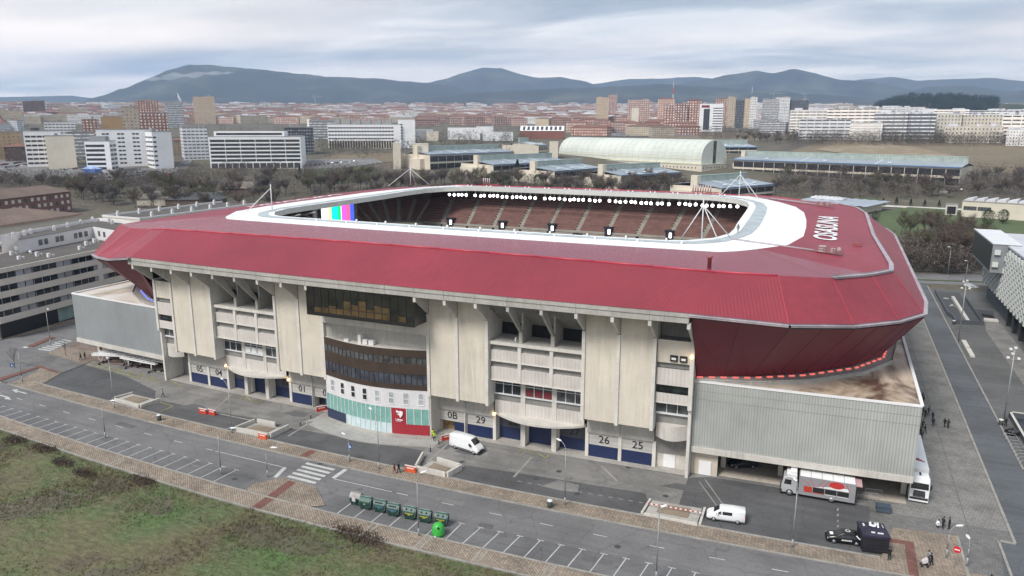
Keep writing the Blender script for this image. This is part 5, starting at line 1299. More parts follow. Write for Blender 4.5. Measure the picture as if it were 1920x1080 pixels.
# high-roof panel van beside the gates (front towards +x)
def panel_van():
    g = (G(843, 843)+G(905, 852))*.5; r = thing('panel_van', 'white high-roof panel van parked on the forecourt by gate 29', 'van', (73.0, -6.5, 0), A_(-10.8))
    st = [(-2.95, .9, .42, 1.2, 2.3, .8), (-2.9, .99, .36, 1.25, 2.48, .86), (-1, 1.02, .34, 1.28, 2.55, .88), (.9, 1.02, .34, 1.28, 2.52, .88), (1.35, 1.02, .34, 1.28, 2.44, .84), (2.2, 1.01, .34, 1.25, 1.52, .78), (2.75, .96, .34, .95, 1.12, .78), (2.98, .85, .36, .7, .82, .72)]
    shell(st, m_vwhite, r); frontglass(st, 1.42, 2.17, m_vglass, r, 'windscreen')
    for s in (-1, 1): sidewin(st, [(1.1, 1.15), (1.4, 1.3), (1.95, 1.42)], .03, .62, s).build('side_window', m_vglass, r, False)
    wheels(r, (-1.75, 2.05), 1.02, .35); lights(r, 2.75, .72, .86, -2.97, .85, 1.0, .5)
    mb = MB(); mb.box(2.78, 3.05, -.9, .9, .3, .62); mb.box(-3.05, -2.9, -.95, .95, .34, .52); mb.box(2.86, 3.0, -.5, .5, .64, .8); mb.build('bumper', m_trim, r, False)
    for s in (-1, 1):
        mb = MB(); mb.box(1.55, 1.7, s*1.2-.1, s*1.2+.1, 1.3, 1.62); mb.build('wing_mirror', m_trim, r, False); mb = MB(); mb.box(-1.3, 1.5, s*1.02-.02, s*1.02+.02, .5, .62); mb.build('rubbing_strip', m_trim, r, False)
panel_van()
def passenger_van():
    g = G(1362, 978); r = thing('passenger_van', 'white crew van with dark side windows on the dark lot by the striped tape', 'van', (115.2, -12.0, 0), A_(187.7))
    st = [(-2.5, .84, .38, 1.05, 1.85, .72), (-2.42, .95, .34, 1.1, 1.93, .78), (-1, .97, .32, 1.12, 1.97, .8), (.4, .97, .32, 1.12, 1.95, .8), (.8, .97, .32, 1.12, 1.88, .76), (1.6, .95, .32, 1.08, 1.26, .74), (2.25, .9, .33, .85, 1.02, .74), (2.5, .78, .36, .66, .76, .66)]
    shell(st, m_vwhite, r); frontglass(st, .86, 1.57, m_vglass, r, 'windscreen')
    for s in (-1, 1):
        for xs in ([(.55, .6), (.85, .75), (1.35, .92)], [(-.8, -.8), (0, 0), (.45, .45)]): sidewin(st, xs, .06, .85, s).build('side_window', m_vglass, r, False)
    mb = MB(); mb.box(-2.53, -2.5, -.6, .6, 1.2, 1.7); mb.build('rear_window', m_vglass, r, False)
    wheels(r, (-1.55, 1.55), .97, .33); lights(r, 2.28, .66, .78, -2.5, .8, 1.15, .6)
    mb = MB(); mb.box(2.3, 2.56, -.8, .8, .28, .52); mb.box(-2.6, -2.46, -.85, .85, .3, .5); mb.build('bumper', m_trim, r, False)
    for s in (-1, 1): mb = MB(); mb.box(1.0, 1.14, s*1.1-.1, s*1.1+.1, 1.15, 1.4); mb.build('wing_mirror', m_vwhite, r, False)
passenger_van()
CARST = [(-2.2, .72, .4, .84, 1.0, .64), (-2.1, .85, .3, .9, 1.1, .68), (-1.7, .89, .26, .94, 1.32, .64), (-1.15, .9, .24, .96, 1.5, .62), (-.2, .91, .24, .96, 1.56, .64), (.3, .91, .24, .95, 1.5, .63), (1.1, .9, .25, .9, 1.04, .66), (1.9, .85, .28, .8, .92, .66), (2.2, .7, .36, .66, .76, .54)]
def car(loc, rz, mat, label, grp=None):
    r = thing('parked_car', label, 'car', loc, rz, grp); st = CARST
    shell(st, mat, r); frontglass(st, .45, 1.1, m_vglass, r, 'windscreen'); frontglass(st, -1.68, -1.2, m_vglass, r, 'rear_window')
    for s in (-1, 1): sidewin(st, [(-1.3, -.95), (-.3, -.3), (.3, .3), (.95, .5)], .08, .8, s).build('side_window', m_vglass, r, False)
    wheels(r, (-1.35, 1.35), .9, .32, .2); lights(r, 2.08, .6, .66, -2.17, .62, .8, .16)
    mb = MB(); mb.box(2.06, 2.24, -.6, .6, .26, .42); mb.build('bumper', m_trim, r, False)
    return r
car((115.4, 5.4, 0), A_(208), m_vblack, 'black saloon car parked under the podium')
rc = car((129.9, -11.35, 0), A_(190.5), m_vblack, 'black car with white lettering next to the black tent')
lift = lambda x, y, z: z
mb = MB()
for x in (-.75, -.55, -.35, -.12, .1, .3): mb.box(x, x+.15, .915, .93, .56, .74)
mb.build('door_lettering', m_wpaint, rc, False)
mb = MB(); mb.lathe((-.35, .05, 1.565), [(.3, 0), (.3, .012)], 18); q_ = mb.build('roof_disc', m_wpaint, rc, False); mb = MB(); mb.lathe((-.35, .05, 1.58), [(.2, 0), (.2, .008)], 16); mb.build('disc_centre', m_vblack, q_, False)
mb = MB(); mb.quad((1.35, -.35, 1.0), (1.75, -.35, .95), (1.75, .35, .95), (1.35, .35, 1.0)); mb.v = [(a, b, c+.03) for a, b, c in mb.v]; mb.build('bonnet_square', m_wpaint, rc, False)
mb = MB(); mb.poly([(-1.2, .72, 1.32), (-1.55, .82, .98), (-1.75, .86, .92), (-1.9, .86, .95), (-1.5, .78, 1.2), (-1.35, .68, 1.4)]); mb.v = [(a, b+.06, c+.02) for a, b, c in mb.v]; mb.build('side_graphic', m_wpaint, rc, False)
# black pop-up tent with printed roof
r = thing('black_tent', 'black square pop-up tent with white symbols on its roof, beside the black car', 'tent', (133.15, -11.2, 0), A_(12))
m_tent = M('tent_black', (.012, .012, .018), .7, n1=(1.2, .3)); m_tentroof = M('tent_roof', (.025, .022, .045), .6, n1=(.8, .2))
mb = MB()
for a, b in (((-1.5, -1.6), (1.5, -1.6)), ((1.5, -1.6), (1.5, 1.6)), ((1.5, 1.6), (-1.5, 1.6)), ((-1.5, 1.6), (-1.5, -1.6))): mb.quad((*a, .05), (*b, .05), (*b, 2.35), (*a, 2.35))
for k in range(5): mb.tube((-1.52, -1.62, .4+k*.42), (1.52, -1.62, .4+k*.42), .03, n=5)
mb.build('tent_wall', m_tent, r, False)
mb = MB(); mb.v = [(-1.6, -1.7, 2.4), (1.6, -1.7, 2.4), (1.6, 1.7, 2.4), (-1.6, 1.7, 2.4), (0, 0, 3.2), (-1.6, -1.7, 2.1), (1.6, -1.7, 2.1), (1.6, 1.7, 2.1), (-1.6, 1.7, 2.1)]
for k in range(4): j = (k+1) % 4; mb.face((k, j, 4)); mb.face((5+k, 5+j, j, k))
tr_ = mb.build('tent_roof', m_tentroof, r, False)
rf = lambda x, y: 3.2-.8*max(abs(x)/1.6, abs(y)/1.7)+.03
mb = MB()
for pts in ([(-.5, .5), (-.2, .65), (-.35, -.2), (-.1, -.3), (.1, .35), (.4, .5), (.15, -.7), (-.2, -.85), (-.75, -.6)], [(.5, .45), (.75, .6), (.5, -.9), (.25, -1.0)], [(.05, -.4), (.5, -.2), (.45, 0), (.1, -.1)]): mb.poly([(x*.9-.05, y*.85, rf(0, .5)+.2-abs(y)*.1) for x, y in pts])
for cx, cy, w_, h_ in ((-1.1, .45, .2, .7), (1.15, .5, .18, .8), (-.35, -1.25, .45, .2), (.5, -1.3, .7, .18)):
    for k in range(4): t = k/4; mb.quad(*[(cx+dx, cy+dy, rf(cx+dx, cy+dy)+.02) for dx, dy in ((-w_/2+(w_*t if w_ > h_ else 0), -h_/2+(0 if w_ > h_ else h_*t)), (-w_/2+(w_*(t+.18) if w_ > h_ else w_), -h_/2+(0 if w_ > h_ else h_*t)), (-w_/2+(w_*(t+.18) if w_ > h_ else w_), (h_/2 if w_ > h_ else -h_/2+h_*(t+.18))), (-w_/2+(w_*t if w_ > h_ else 0), (h_/2 if w_ > h_ else -h_/2+h_*(t+.18))))])
mb.build('roof_symbols', m_wpaint, tr_, False)
# grey exhibition truck with red graphics
r = thing('exhibition_truck', 'grey truck with open red-trimmed hatches and a white slatted roof, in front of the podium', 'truck', (126.8, -.15, 0), A_(181.6))
m_tg = M('truck_grey', (.3, .3, .315), .4, n1=(.5, .08))
mb = MB(); mb.box(-4.4, 3.0, -1.25, 1.25, .55, 3.35); bx_ = mb.build('truck_box', m_tg, r, False)
mb = MB(); mb.box(-5.2, -4.41, -1.2, 1.2, 3.1, 3.25); mb.build('rear_flap', M('flap_pink', (.5, .32, .32), .6), r, False)
mb = MB()
for k in range(5): a = -4.3+k*1.45; mb.box(a, a+1.38, -1.2, 1.2, 3.36, 3.42)
mb.build('roof_slat', m_wpaint, r, False)
mb = MB(); rings = []
for x, z1 in ((3.25, 2.85), (3.3, 3.1), (4.6, 3.05), (5.1, 2.7), (5.3, 1.75), (5.38, .55)): rings.append([(x, -1.2, .5), (x, 1.2, .5), (x, 1.2, z1-.15), (x, 1.08, z1), (x, -1.08, z1), (x, -1.2, z1-.15)])
mb.loft(rings); cb_ = mb.build('cab', M('cab_pale', (.42, .42, .43), .35), r, False)
mb = MB(); mb.quad((5.13, -1.0, 2.65), (5.13, 1.0, 2.65), (5.33, 1.05, 1.8), (5.33, -1.05, 1.8)); mb.build('windscreen', m_vglass, r, False)
for s in (-1, 1):
    mb = MB(); mb.quad((4.0, s*1.215, 1.75), (5.0, s*1.215, 1.75), (4.85, s*1.215, 2.5), (4.0, s*1.215, 2.5)); mb.build('side_window', m_vglass, r, False)
mb = MB(); mb.box(3.3, 4.7, -1.05, 1.05, 3.11, 3.3); mb.box(3.35, 4.2, -1.0, 1.0, 3.3, 3.7); mb.build('roof_spoiler', m_wpaint, r, False)
mb = MB(); mb.box(5.2, 5.5, -1.22, 1.22, .35, .9); mb.box(-4.4, 5.2, -1.0, 1.0, .35, .549); mb.build('chassis', m_trim, r, False)
wheels(r, (-1.45, 4.15), 1.24, .5, .34)
for k, (a, b) in enumerate(((1.2, 2.3), (-.4, 1.1), (-2.0, -.5), (-3.6, -2.1))):
    mb = MB(); mb.box(a, b, 1.251, 1.262, 1.2, 1.95); h_ = mb.build('hatch', m_dark if k else m_rd, r, False); mb = MB(); mb.box(a, b, 1.263, 1.3, 1.1, 1.19); mb.build('hatch_sill', m_rd if k in (0, 1) else m_alu, h_, False)
mb = MB()
cx, cz_ = -2.0, 2.75
mb.poly([(cx+.95*math.cos(t)*(1.15 if math.cos(t) > 0 else 1), 1.268, cz_+.52*math.sin(t)) for t in lin(0, 6.0, 18)])
for a, b, c, d in ((2.4, 2.9, 1.6, 2.1), (1.7, 3.2, .9, 2.05), (.6, 2.1, -.3, 3.2), (-.9, 3.2, -.1, 2.05), (-3.1, 3.3, -3.6, 2.05)):
    mb.quad((a, 1.268, b), (a-.09, 1.268, b), (c-.09, 1.268, d), (c, 1.268, d))
mb.build('red_graphic', M('graphic_red', (.6, .05, .05), .4), bx_, False)
mb = MB(); mb.poly([(.9, 1.265, 2.05), (-3.7, 1.265, 2.05), (-3.4, 1.265, 2.5), (-1, 1.265, 2.35)]); mb.build('white_graphic', m_wpaint, bx_, False)
mb = MB(); mb.box(-4.45, -4.41, -1.1, 1.1, .9, 2.9); mb.build('rear_door', M('door_grey', (.22, .22, .23), .5), r, False)
# white articulated lorry, nose towards the street
r = thing('articulated_lorry', 'white articulated lorry parked along the podium side wall', 'lorry', (139.55, 3.7, 0), A_(-90))
mb = MB(); rings = []
for x, z1, hw in ((-2.3, 3.55, 1.2), (-1.9, 3.85, 1.22), (-.6, 3.85, 1.24), (-.1, 3.1, 1.24), (.0, 2.2, 1.24), (.08, .45, 1.2)): rings.append([(x, -hw, .5), (x, hw, .5), (x, hw, z1-.25), (x, hw*.85, z1), (x, -hw*.85, z1), (x, -hw, z1-.25)])
mb.loft(rings); mb.build('cab', m_vwhite, r, False)
mb = MB(); mb.quad((-.07, -1.08, 3.0), (-.07, 1.08, 3.0), (.035, 1.12, 2.1), (.035, -1.12, 2.1)); mb.build('windscreen', m_vglass, r, False)
mb = MB()
for k in range(6): mb.box(.06, .12, -.8+k*.02, .8-k*.02, .95+k*.17, 1.06+k*.17)
mb.box(.05, .16, -1.15, 1.15, .55, .85); mb.build('grille', m_trim, r, False); mb = MB(); mb.box(.05, .2, -1.22, 1.22, .3, .54); mb.build('bumper', m_vwhite, r, False)
for s in (-1, 1):
    mb = MB(); mb.box(.05, .17, s*.95-.18, s*.95+.18, .9, 1.1); mb.build('headlight', m_head, r, False); mb = MB(); mb.box(-.35, -.2, s*1.45-.1, s*1.45+.1, 2.1, 2.8); mb.box(-.3, -.25, s*1.25, s*1.45, 2.6, 2.66); mb.build('wing_mirror', m_trim, r, False)
    mb = MB(); mb.quad((-1.4, s*1.245, 2.1), (-.2, s*1.25, 2.1), (-.3, s*1.25, 2.8), (-1.4, s*1.245, 2.85)); mb.build('side_window', m_vglass, r, False)
for x in (-1.45, -.9): mb = MB(); mb.box(x-.25, x+.1, -.12, .12, 3.86, 3.95); mb.build('roof_hatch', m_trim, r, False)
mb = MB(); mb.box(-16.2, -2.9, -1.27, 1.27, 1.05, 4.0); tb = mb.build('trailer_box', m_vwhite, r, False); mb = MB(); mb.poly([(-6.2, -1.2, 4.01), (-5.3, .9, 4.01), (-5.5, 1.0, 4.01), (-6.6, .1, 4.01)]) ; mb.build('red_emblem', m_signred, tb, False)
mb = MB(); mb.box(-16, -.3, -.5, .5, .6, 1.0); mb.build('chassis', m_trim, r, False); wheels(r, (-14, -12.7, -3.6, -1.1), 1.22, .5, .32)
# clutter behind the trucks: crate, folded rails, posts
r = thing('blue_crate', 'blue-grey equipment crate on the apron right of the grey truck', 'crate', (134.9, -.9, 0), .1)
mb = MB(); mb.prism([(-.9, -.6), (.9, -.6), (.9, .6), (-.9, .6)], .12, .8); mb.box(-.95, .95, -.65, .65, .8, .92); mb.build('crate_body', M('crate_blue', (.06, .085, .115), .6, n1=(1, .2)), r, False); mb = MB()
for x in (-.7, .7): mb.box(x-.1, x+.1, -.55, .55, 0, .119)
mb.build('crate_runner', m_trim, r, False)
def rail(x, y, rz, lab):
    r = thing('crowd_barrier', lab, 'barrier', (x, y, 0), rz, 'metal crowd barriers'); mb = MB()
    mb.path([Vector(p) for p in ((-1.1, 0, .12), (-1.1, 0, 1.1), (1.1, 0, 1.1), (1.1, 0, .12), (-1.1, 0, .12))], .025, 5)
    for k in range(9): mb.tube((-.9+k*.22, 0, .12), (-.9+k*.22, 0, 1.1), .012, n=4)
    mb.build('barrier_frame', m_steel, r, False)
    for s in (-.8, .8): mb = MB(); mb.tube((s, -.3, .02), (s, .3, .02), .025, n=5); mb.tube((s, 0, .02), (s, 0, .12), .025, n=5); mb.build('barrier_foot', m_steel, r, False)
for x, y, rz, lb in ((132.6, .9, .3, 'crowd barrier leaning at the tail of the grey truck'), (133.3, 1.8, .2, 'crowd barrier nearest the crate'), (133.8, 3.2, .1, 'crowd barrier between truck tail and lorry'), (141.6, 9.5, 1.5, 'crowd barrier alongside the lorry trailer'), (141.8, 13, 1.5, 'crowd barrier alongside the rear of the lorry trailer'), (65.9, -3.4, 1.2, 'crowd barrier before the red wall at gate 0B')): rail(x, y, rz, lb)
# grow-light rigs under the left podium
def rig(x, y, rz, L_, label, vlegs=False):
    r = thing('grow_light_rig', label, 'lighting rig', (x, y-2.6, 0), rz, 'wheeled white lamp rigs under the left podium')
    mb = MB(); mb.box(-L_/2, L_/2, -.35, .35, 1.95, 2.2); mb.tube((-L_/2, -.35, 2.5), (L_/2, -.35, 2.5), .06, n=6); mb.tube((-L_/2, .35, 2.5), (L_/2, .35, 2.5), .06, n=6)
    for k in range(7): a = -L_/2+L_*k/6; mb.tube((a, -.35, 2.2), (a, -.35, 2.5), .04, n=4); mb.tube((a, .35, 2.2), (a, .35, 2.5), .04, n=4)
    mb.build('lamp_boom', m_wpaint, r, False)
    for s in (-.3, .35):
        mb = MB(); a = L_*s
        if vlegs: mb.tube((a-.7, 0, 1.95), (a, 0, .45), .07, n=6); mb.tube((a+.7, 0, 1.95), (a, 0, .45), .07, n=6)
        else: mb.tube((a, 0, .4), (a, 0, 1.95), .11, n=8)
        lg = mb.build('rig_leg', m_wpaint, r, False)
        mb = MB(); mb.box(a-.12, a+.12, -.9, .9, .28, .42)
        for yy in (-.8, .8): mb.lathe((a-.1, yy, .22), [(.22, 0), (.22, .2)], 10, 0, 'X')
        mb.build('wheel_axle', m_trim, lg, False)
for a in ((-19.5, 3.6, .32, 9, 'white lamp rig on V-shaped legs, outermost under the left podium', True), (-19.2, 5.4, .28, 10, 'white lamp rig stacked behind the V-legged one', True), (-10.8, 3.3, -.02, 11, 'long white lamp rig nearest the forecourt'), (-9.0, 4.9, 0, 11, 'second long white lamp rig from the forecourt'), (-7.2, 6.6, .02, 11, 'long white lamp rig third from the forecourt'), (-6.2, 8.3, .02, 10, 'white lamp rig deepest under the left podium')): rig(*a)
# ------------------------------------------------------------------ people
m_skin = M('skin', (.42, .26, .19), .6); m_hair = M('hair_dark', (.03, .022, .018), .7)
POSES = {}
def pose_mesh(key, sw, arm, crouch=False, bend=0):
    """one continuous skinned figure, 1.74 m tall, facing +x"""
    hz = .93 if not crouch else .5; me = bpy.data.meshes.new('figure')
    if not crouch:
        V = [((0, 0, hz), .145), ((.02+bend*.4, 0, 1.2), .15), ((.03+bend*.8, 0, 1.4), .155), ((.04+bend, 0, 1.53), .062), ((.06+bend*1.1, 0, 1.66), .1), ((.07+bend*1.1, 0, 1.73), .075)]
        legs = [[((.0, s*.1, hz-.08), .1), ((s*sw*.55+.03, s*.105, .5), .068), ((s*sw-.03, s*.11, .09), .048), ((s*sw+.13, s*.12, .045), .042)] for s in (-1, 1)]
    else:
        V = [((0, 0, hz), .15), ((.1, 0, .72), .16), ((.2, 0, .92), .155), ((.27, 0, 1.03), .062), ((.33, 0, 1.15), .1), ((.35, 0, 1.22), .075)]
        legs = [[((.05, s*.12, hz-.05), .105), ((.38, s*.15, .5), .075), ((.12, s*.14, .1), .05), ((.3, s*.15, .045), .045)] for s in (-1, 1)]
    sh = V[2][0]
    if arm == 'walk': arms = [[((sh[0], s*.2, sh[2]+.0), .062), ((sh[0]-s*sw*.45-.02, s*.26, sh[2]-.29), .048), ((sh[0]-s*sw*.7+.1, s*.25, sh[2]-.52), .036), ((sh[0]-s*sw*.75+.14, s*.245, sh[2]-.6), .04)] for s in (-1, 1)]
    elif arm == 'push': arms = [[((sh[0], s*.2, sh[2]), .062), ((sh[0]+.12, s*.27, sh[2]-.28), .048), ((sh[0]+.38, s*.2, sh[2]-.34), .036), ((sh[0]+.46, s*.19, sh[2]-.33), .04)] for s in (-1, 1)]
    else: arms = [[((sh[0], s*.2, sh[2]), .062), ((sh[0]-.02, s*.27, sh[2]-.29), .048), ((sh[0]+.17, s*.17, sh[2]-.42), .036), ((sh[0]+.24, s*.1, sh[2]-.38), .04)] for s in (-1, 1)]
    verts, rad, edges = [], [], []
    for p, q in V: verts.append(p); rad.append(q)
    edges += [(i, i+1) for i in range(len(V)-1)]
    for root, chains in ((0, legs), (2, arms)):
        for ch in chains:
            prev = root
            for p, q in ch: verts.append(p); rad.append(q); edges.append((prev, len(verts)-1)); prev = len(verts)-1
    me.from_pydata(verts, edges, []); o = bpy.data.objects.new('figure', me); COL.objects.link(o)
    md = o.modifiers.new('skin', 'SKIN'); sv = me.skin_vertices[0].data
    for i, q in enumerate(rad): sv[i].radius = (q*(1.0 if i > 5 else .78), q*(1. if i > 5 else 1.15) if i not in (0, 1, 2) else q*1.25); sv[i].use_root = i == 0
    o.modifiers.new('sub', 'SUBSURF').levels = 1
    dg = bpy.context.evaluated_depsgraph_get(); out = bpy.data.meshes.new_from_object(o.evaluated_get(dg)); bpy.data.objects.remove(o)
    for mm in (0, 1, 2, 3): out.materials.append(m_skin)
    top, neck, wz = V[5][0][2], V[3][0][2], hz
    for p in out.polygons:
        c = p.center; m_ = 1
        if c.z > neck-.01: m_ = 0
        elif c.z < .1: m_ = 3
        elif c.z < wz-.02 and abs(c.y) < .2 and not (crouch and c.z > .62): m_ = 2
        for ch in arms:
            if (Vector(c)-Vector(ch[-1][0])).length < .075: m_ = 0
        p.material_index = m_; p.use_smooth = True
    hm = MB(); hx, hzz = V[4][0][0]-.012, V[4][0][2]+.015
    hm.lathe((hx, 0, hzz), [(.098, -.06), (.108, .0), (.102, .06), (.07, .1), (.02, .118)], 12)
    POSES[key] = (out, hm.mesh('hair', m_hair)); return POSES[key]
pose_mesh('walk', .24, 'walk'); pose_mesh('stand', .04, 'fold'); pose_mesh('idle', .06, 'walk'); pose_mesh('push', .22, 'push', bend=.05); pose_mesh('crouch', 0, 'push', True)
def person(x, y, z, rz, pose, top, legs, label, s=1.0, hair=(.03, .022, .018), grp=None):
    b, h = POSES[pose]; o = bpy.data.objects.new('person', b); COL.objects.link(o); o.location = (x, y, z); o.rotation_euler = (0, 0, rz); o.scale = (s, s, s); tag(o, label, 'person', grp)
    cl = lambda c: M('cloth_%d_%d_%d' % tuple(int(v*255) for v in c), c, .85, n1=(4, .2))
    for i, mt in enumerate((m_skin, cl(top), cl(legs), m_dark)): o.material_slots[i].link = 'OBJECT'; o.material_slots[i].material = mt
    q = bpy.data.objects.new('hair', h); link(q, o); return o
def pp(px, py, z, *a, **k): g = G(px, py, z); return person(g.x, g.y, z, *a, **k)
BK, NV, DK = (.014, .014, .017), (.02, .025, .045), (.03, .03, .032)
pp(152, 676, 0, A_(200), 'walk', BK, BK, 'person in black walking ahead of a companion left of the lamp rigs'); pp(160, 673.5, 0, A_(200), 'walk', (.02, .018, .022), NV, 'person in black walking just behind a companion left of the lamp rigs')
pp(306, 745, 0, A_(190), 'walk', (.38, .37, .36), DK, 'person in a pale top walking alone across the left forecourt')
pp(740, 888, .13, A_(170), 'walk', (.2, .02, .025), (.2, .04, .05), 'person in dark red beside a taller companion on the upper pavement', s=.9); pp(748, 887, .13, A_(170), 'walk', BK, BK, 'tall person in black walking on the upper pavement beside a companion in red', s=1.02)
pp(811.5, 822, .06, A_(-70), 'stand', (.5, .62, .03), BK, 'steward in a yellow vest nearer the red wall at gate 0B'); pp(814.5, 827, .06, A_(-50), 'stand', (.45, .6, .04), DK, 'steward in a yellow vest nearer the bollards at gate 0B')
pp(1667, 1050, .13, A_(120), 'stand', BK, BK, 'person in black standing at the corner of the black tent')
pp(1746, 1061, .13, A_(190), 'push', BK, BK, 'person in black pushing a pushchair on the brick corner'); pp(1740, 1056, .13, A_(200), 'walk', (.3, .3, .34), BK, 'person in grey walking behind the pushchair')
pp(1767, 991, 0, A_(40), 'stand', (.02, .022, .05), DK, 'person in navy standing beside the crouching one'); pp(1779, 992.5, 0, A_(160), 'idle', BK, BK, 'person in black facing the navy-clad person on the apron'); pp(1755, 990, 0, A_(30), 'crouch', (.75, .74, .74), BK, 'person in a white top crouching on the apron')
g = G(1733, 1062, .13); r = thing('pushchair', 'pale pushchair on the brick corner in front of its pusher', 'pushchair', g, A_(190))
mb = MB(); mb.loft([[(x, -.24, z), (x, .24, z), (x+.05, .24, z+h), (x+.05, -.24, z+h)] for x, z, h in ((-.3, .75, .35), (-.1, .55, .5), (.3, .45, .25))]); mb.build('seat_hood', M('pushchair_pale', (.6, .57, .58), .7), r, False)
mb = MB(); mb.tube((-.55, -.22, 1.05), (.3, -.22, .25), .025, n=5); mb.tube((-.55, .22, 1.05), (.3, .22, .25), .025, n=5); mb.tube((-.55, -.22, 1.05), (-.55, .22, 1.05), .025, n=5); mb.build('push_frame', m_trim, r, False)
for x in (-.3, .35):
    for y in (-.25, .25): mb = MB(); mb.lathe((x, y-.03, .14), [(.14, 0), (.14, .06)], 12, 0, 'Y'); mb.build('wheel', m_tyre, r, False)
crowd = [(1711, 742, 'at the podium edge, rear of the crowd'), (1717, 744, 'rear of the crowd by the podium'), (1713, 752, 'against the podium coping, second rank'), (1718, 757, 'second rank of the crowd'), (1723, 752, 'centre of the upper cluster'), (1722, 760, 'front of the upper cluster'), (1731, 757, 'right edge of the upper cluster'), (1729, 751, 'tallest head of the upper cluster'), (1724, 773, 'alone between the two clusters'), (1730, 778, 'left of the middle trio'), (1734, 783, 'middle of the trio'), (1740, 779, 'right of the middle trio'), (1748, 788, 'rear one of the walking pair'), (1749, 800, 'front one of the walking pair'), (1723, 802, 'near the lorry roof, left'), (1729, 804, 'near the lorry roof, right'), (1734, 813, 'striding toward the lorry'), (1725, 818, 'behind the lorry trailer'), (1719, 820, 'touching the trailer side'), (1727, 824, 'closest to the lorry trailer')]
for k, (px, py, lb) in enumerate(crowd):
    pp(px, py, 0, rnd.uniform(0, 6.28), ('stand', 'idle', 'walk')[k % 3 if k not in (12, 13, 16) else 2], (BK, NV, DK, (.05, .045, .045))[k % 4], (BK, DK, NV)[k % 3], 'dark-clothed person in the queue beside the podium, '+lb, s=rnd.uniform(.94, 1.04), grp='people waiting beside the podium')
pp(1770.5, 801, 0, A_(230), 'walk', BK, DK, 'person in black walking with a companion out on the apron, left one', grp='people waiting beside the podium'); pp(1777, 803, 0, A_(250), 'walk', DK, BK, 'person in black walking with a companion out on the apron, right one', grp='people waiting beside the podium')
pp(1885, 800, 0, A_(100), 'stand', BK, BK, 'person in black standing at the foot of the tall mast on the square')
g = CAM; pp(1383.5, 437, 31.9, A_(90), 'idle', (.1, .1, .1), (.3, .3, .3), 'worker standing on the white canopy near the right corner walkway')
# motorbikes and bicycle stands at the stair railing
def bike(px, py, lab):
    g = G(px, py); r = thing('motorbike', lab, 'motorbike', g, A_(20), 'motorbikes at the stair railing'); mb = MB()
    mb.loft([[(x, -w_, z0), (x, w_, z0), (x, w_*.7, z1), (x, -w_*.7, z1)] for x, w_, z0, z1 in ((-.8, .06, .7, .85), (-.4, .15, .45, .85), (.2, .18, .4, .95), (.55, .08, .6, 1.05))], smooth=True); mb.build('fairing', M('bike_dark', (.05, .05, .055), .4), r, False)
    for x in (-.65, .68): mb = MB(); mb.lathe((x, -.06, .3), [(.2, 0), (.3, .02), (.3, .1), (.2, .12)], 14, 0, 'Y'); mb.build('wheel', m_tyre, r, False)
    mb = MB(); mb.tube((.45, -.32, 1.05), (.45, .32, 1.05), .025, n=5); mb.tube((.45, 0, 1.05), (.68, 0, .3), .03, n=5); mb.build('handlebar', m_rim, r, False)
for px, py, lb in ((1893, 811, 'dark motorbike nearest the mast'), (1898, 816, 'second motorbike from the mast'), (1904, 818, 'third motorbike from the mast, by the railing')): bike(px, py, lb)
for k in range(9):
    g = G(1893+k*4.2, 822+k*6.4); r = thing('cycle_stand', 'steel hoop cycle stand in the row along the square edge', 'cycle stand', g, 0, 'cycle stands along the square edge'); mb = MB(); mb.path([Vector(p) for p in ((-.9, 0, 0), (-.9, 0, .7), (-.6, 0, .85), (.6, 0, .85), (.9, 0, .7), (.9, 0, 0))], .035, 6); mb.build('hoop', m_steel, r, False)
for px, py, lb in ((1810, 648, 'long pale concrete bench on the square, farther from the camera'), (1819, 664, 'long pale concrete bench on the square, nearer the camera')):
    g = G(px, py); r = thing('stone_bench', lb, 'bench', g, 0, 'concrete benches on the square'); mb = MB(); mb.box(-.5, .5, -3.3, 3.3, .12, .55); mb.build('bench_seat', m_conc_l, r, False); mb = MB()
    for y in (-2.5, 2.5): mb.box(-.35, .35, y-.2, y+.2, 0, .119)
    mb.build('bench_foot', m_conc_d, r, False)
# ------------------------------------------------------------------ car park ramp and stair wells on the square
m_slate = M('slate_wall', (.09, .1, .115), .7, n1=(.4, .12))
r = thing('car_park_ramp', 'dark walled car park ramp with a white arrow on the square', 'ramp', (160, 140, 0))
for a, b in (((156.7, 158), (156.7, 126)), ((156.7, 126), (157.4, 124)), ((157.4, 124), (157.6, 116.6)), ((157.6, 116.6), (164, 118)), ((164, 118), (164, 150))):
    mb = MB(); d = Vector((b[0]-a[0], b[1]-a[1])); n = Vector((-d.y, d.x)).normalized()*.16; mb.prism([(a[0]-n.x, a[1]-n.y), (b[0]-n.x, b[1]-n.y), (b[0]+n.x, b[1]+n.y), (a[0]+n.x, a[1]+n.y)], 0, 1.15); mb.build('ramp_wall', m_slate, r)
mb = MB(); mb.quad((157, 160, .02), (163.7, 160, .02), (163.7, 118.2, .03), (157.6, 116.8, .03)); mb.build('ramp_deck', M('ramp_dark', (.07, .072, .075), .8), r)
mb = MB(); mb.box(160.3, 161.1, 118.5, 150, .03, .8); mb.build('ramp_kerb', m_conc_l, r); mb = MB(); mb.poly([(158.4, 138, .04), (159.6, 142, .04), (160.1, 138, .04), (159.6, 140, .04)][::-1]); mb.quad((158.2, 149, .04), (159.6, 149, .04), (159.6, 150.2, .04), (158.2, 150.2, .04)); mb.build('ramp_arrow', m_mark, r)
r = thing('stairwell', 'dark open stairwell beside the studded hall', 'stairwell', (166, 124, 0))
for a, b in (((164.6, 132), (164.6, 122)), ((164.6, 132), (168.6, 132))): mb = MB(); mb.box(min(a[0], b[0])-.12, max(a[0], b[0])+.12, min(a[1], b[1])-.12, max(a[1], b[1])+.12, 0, 1.1); mb.build('stair_wall', m_slate, r)
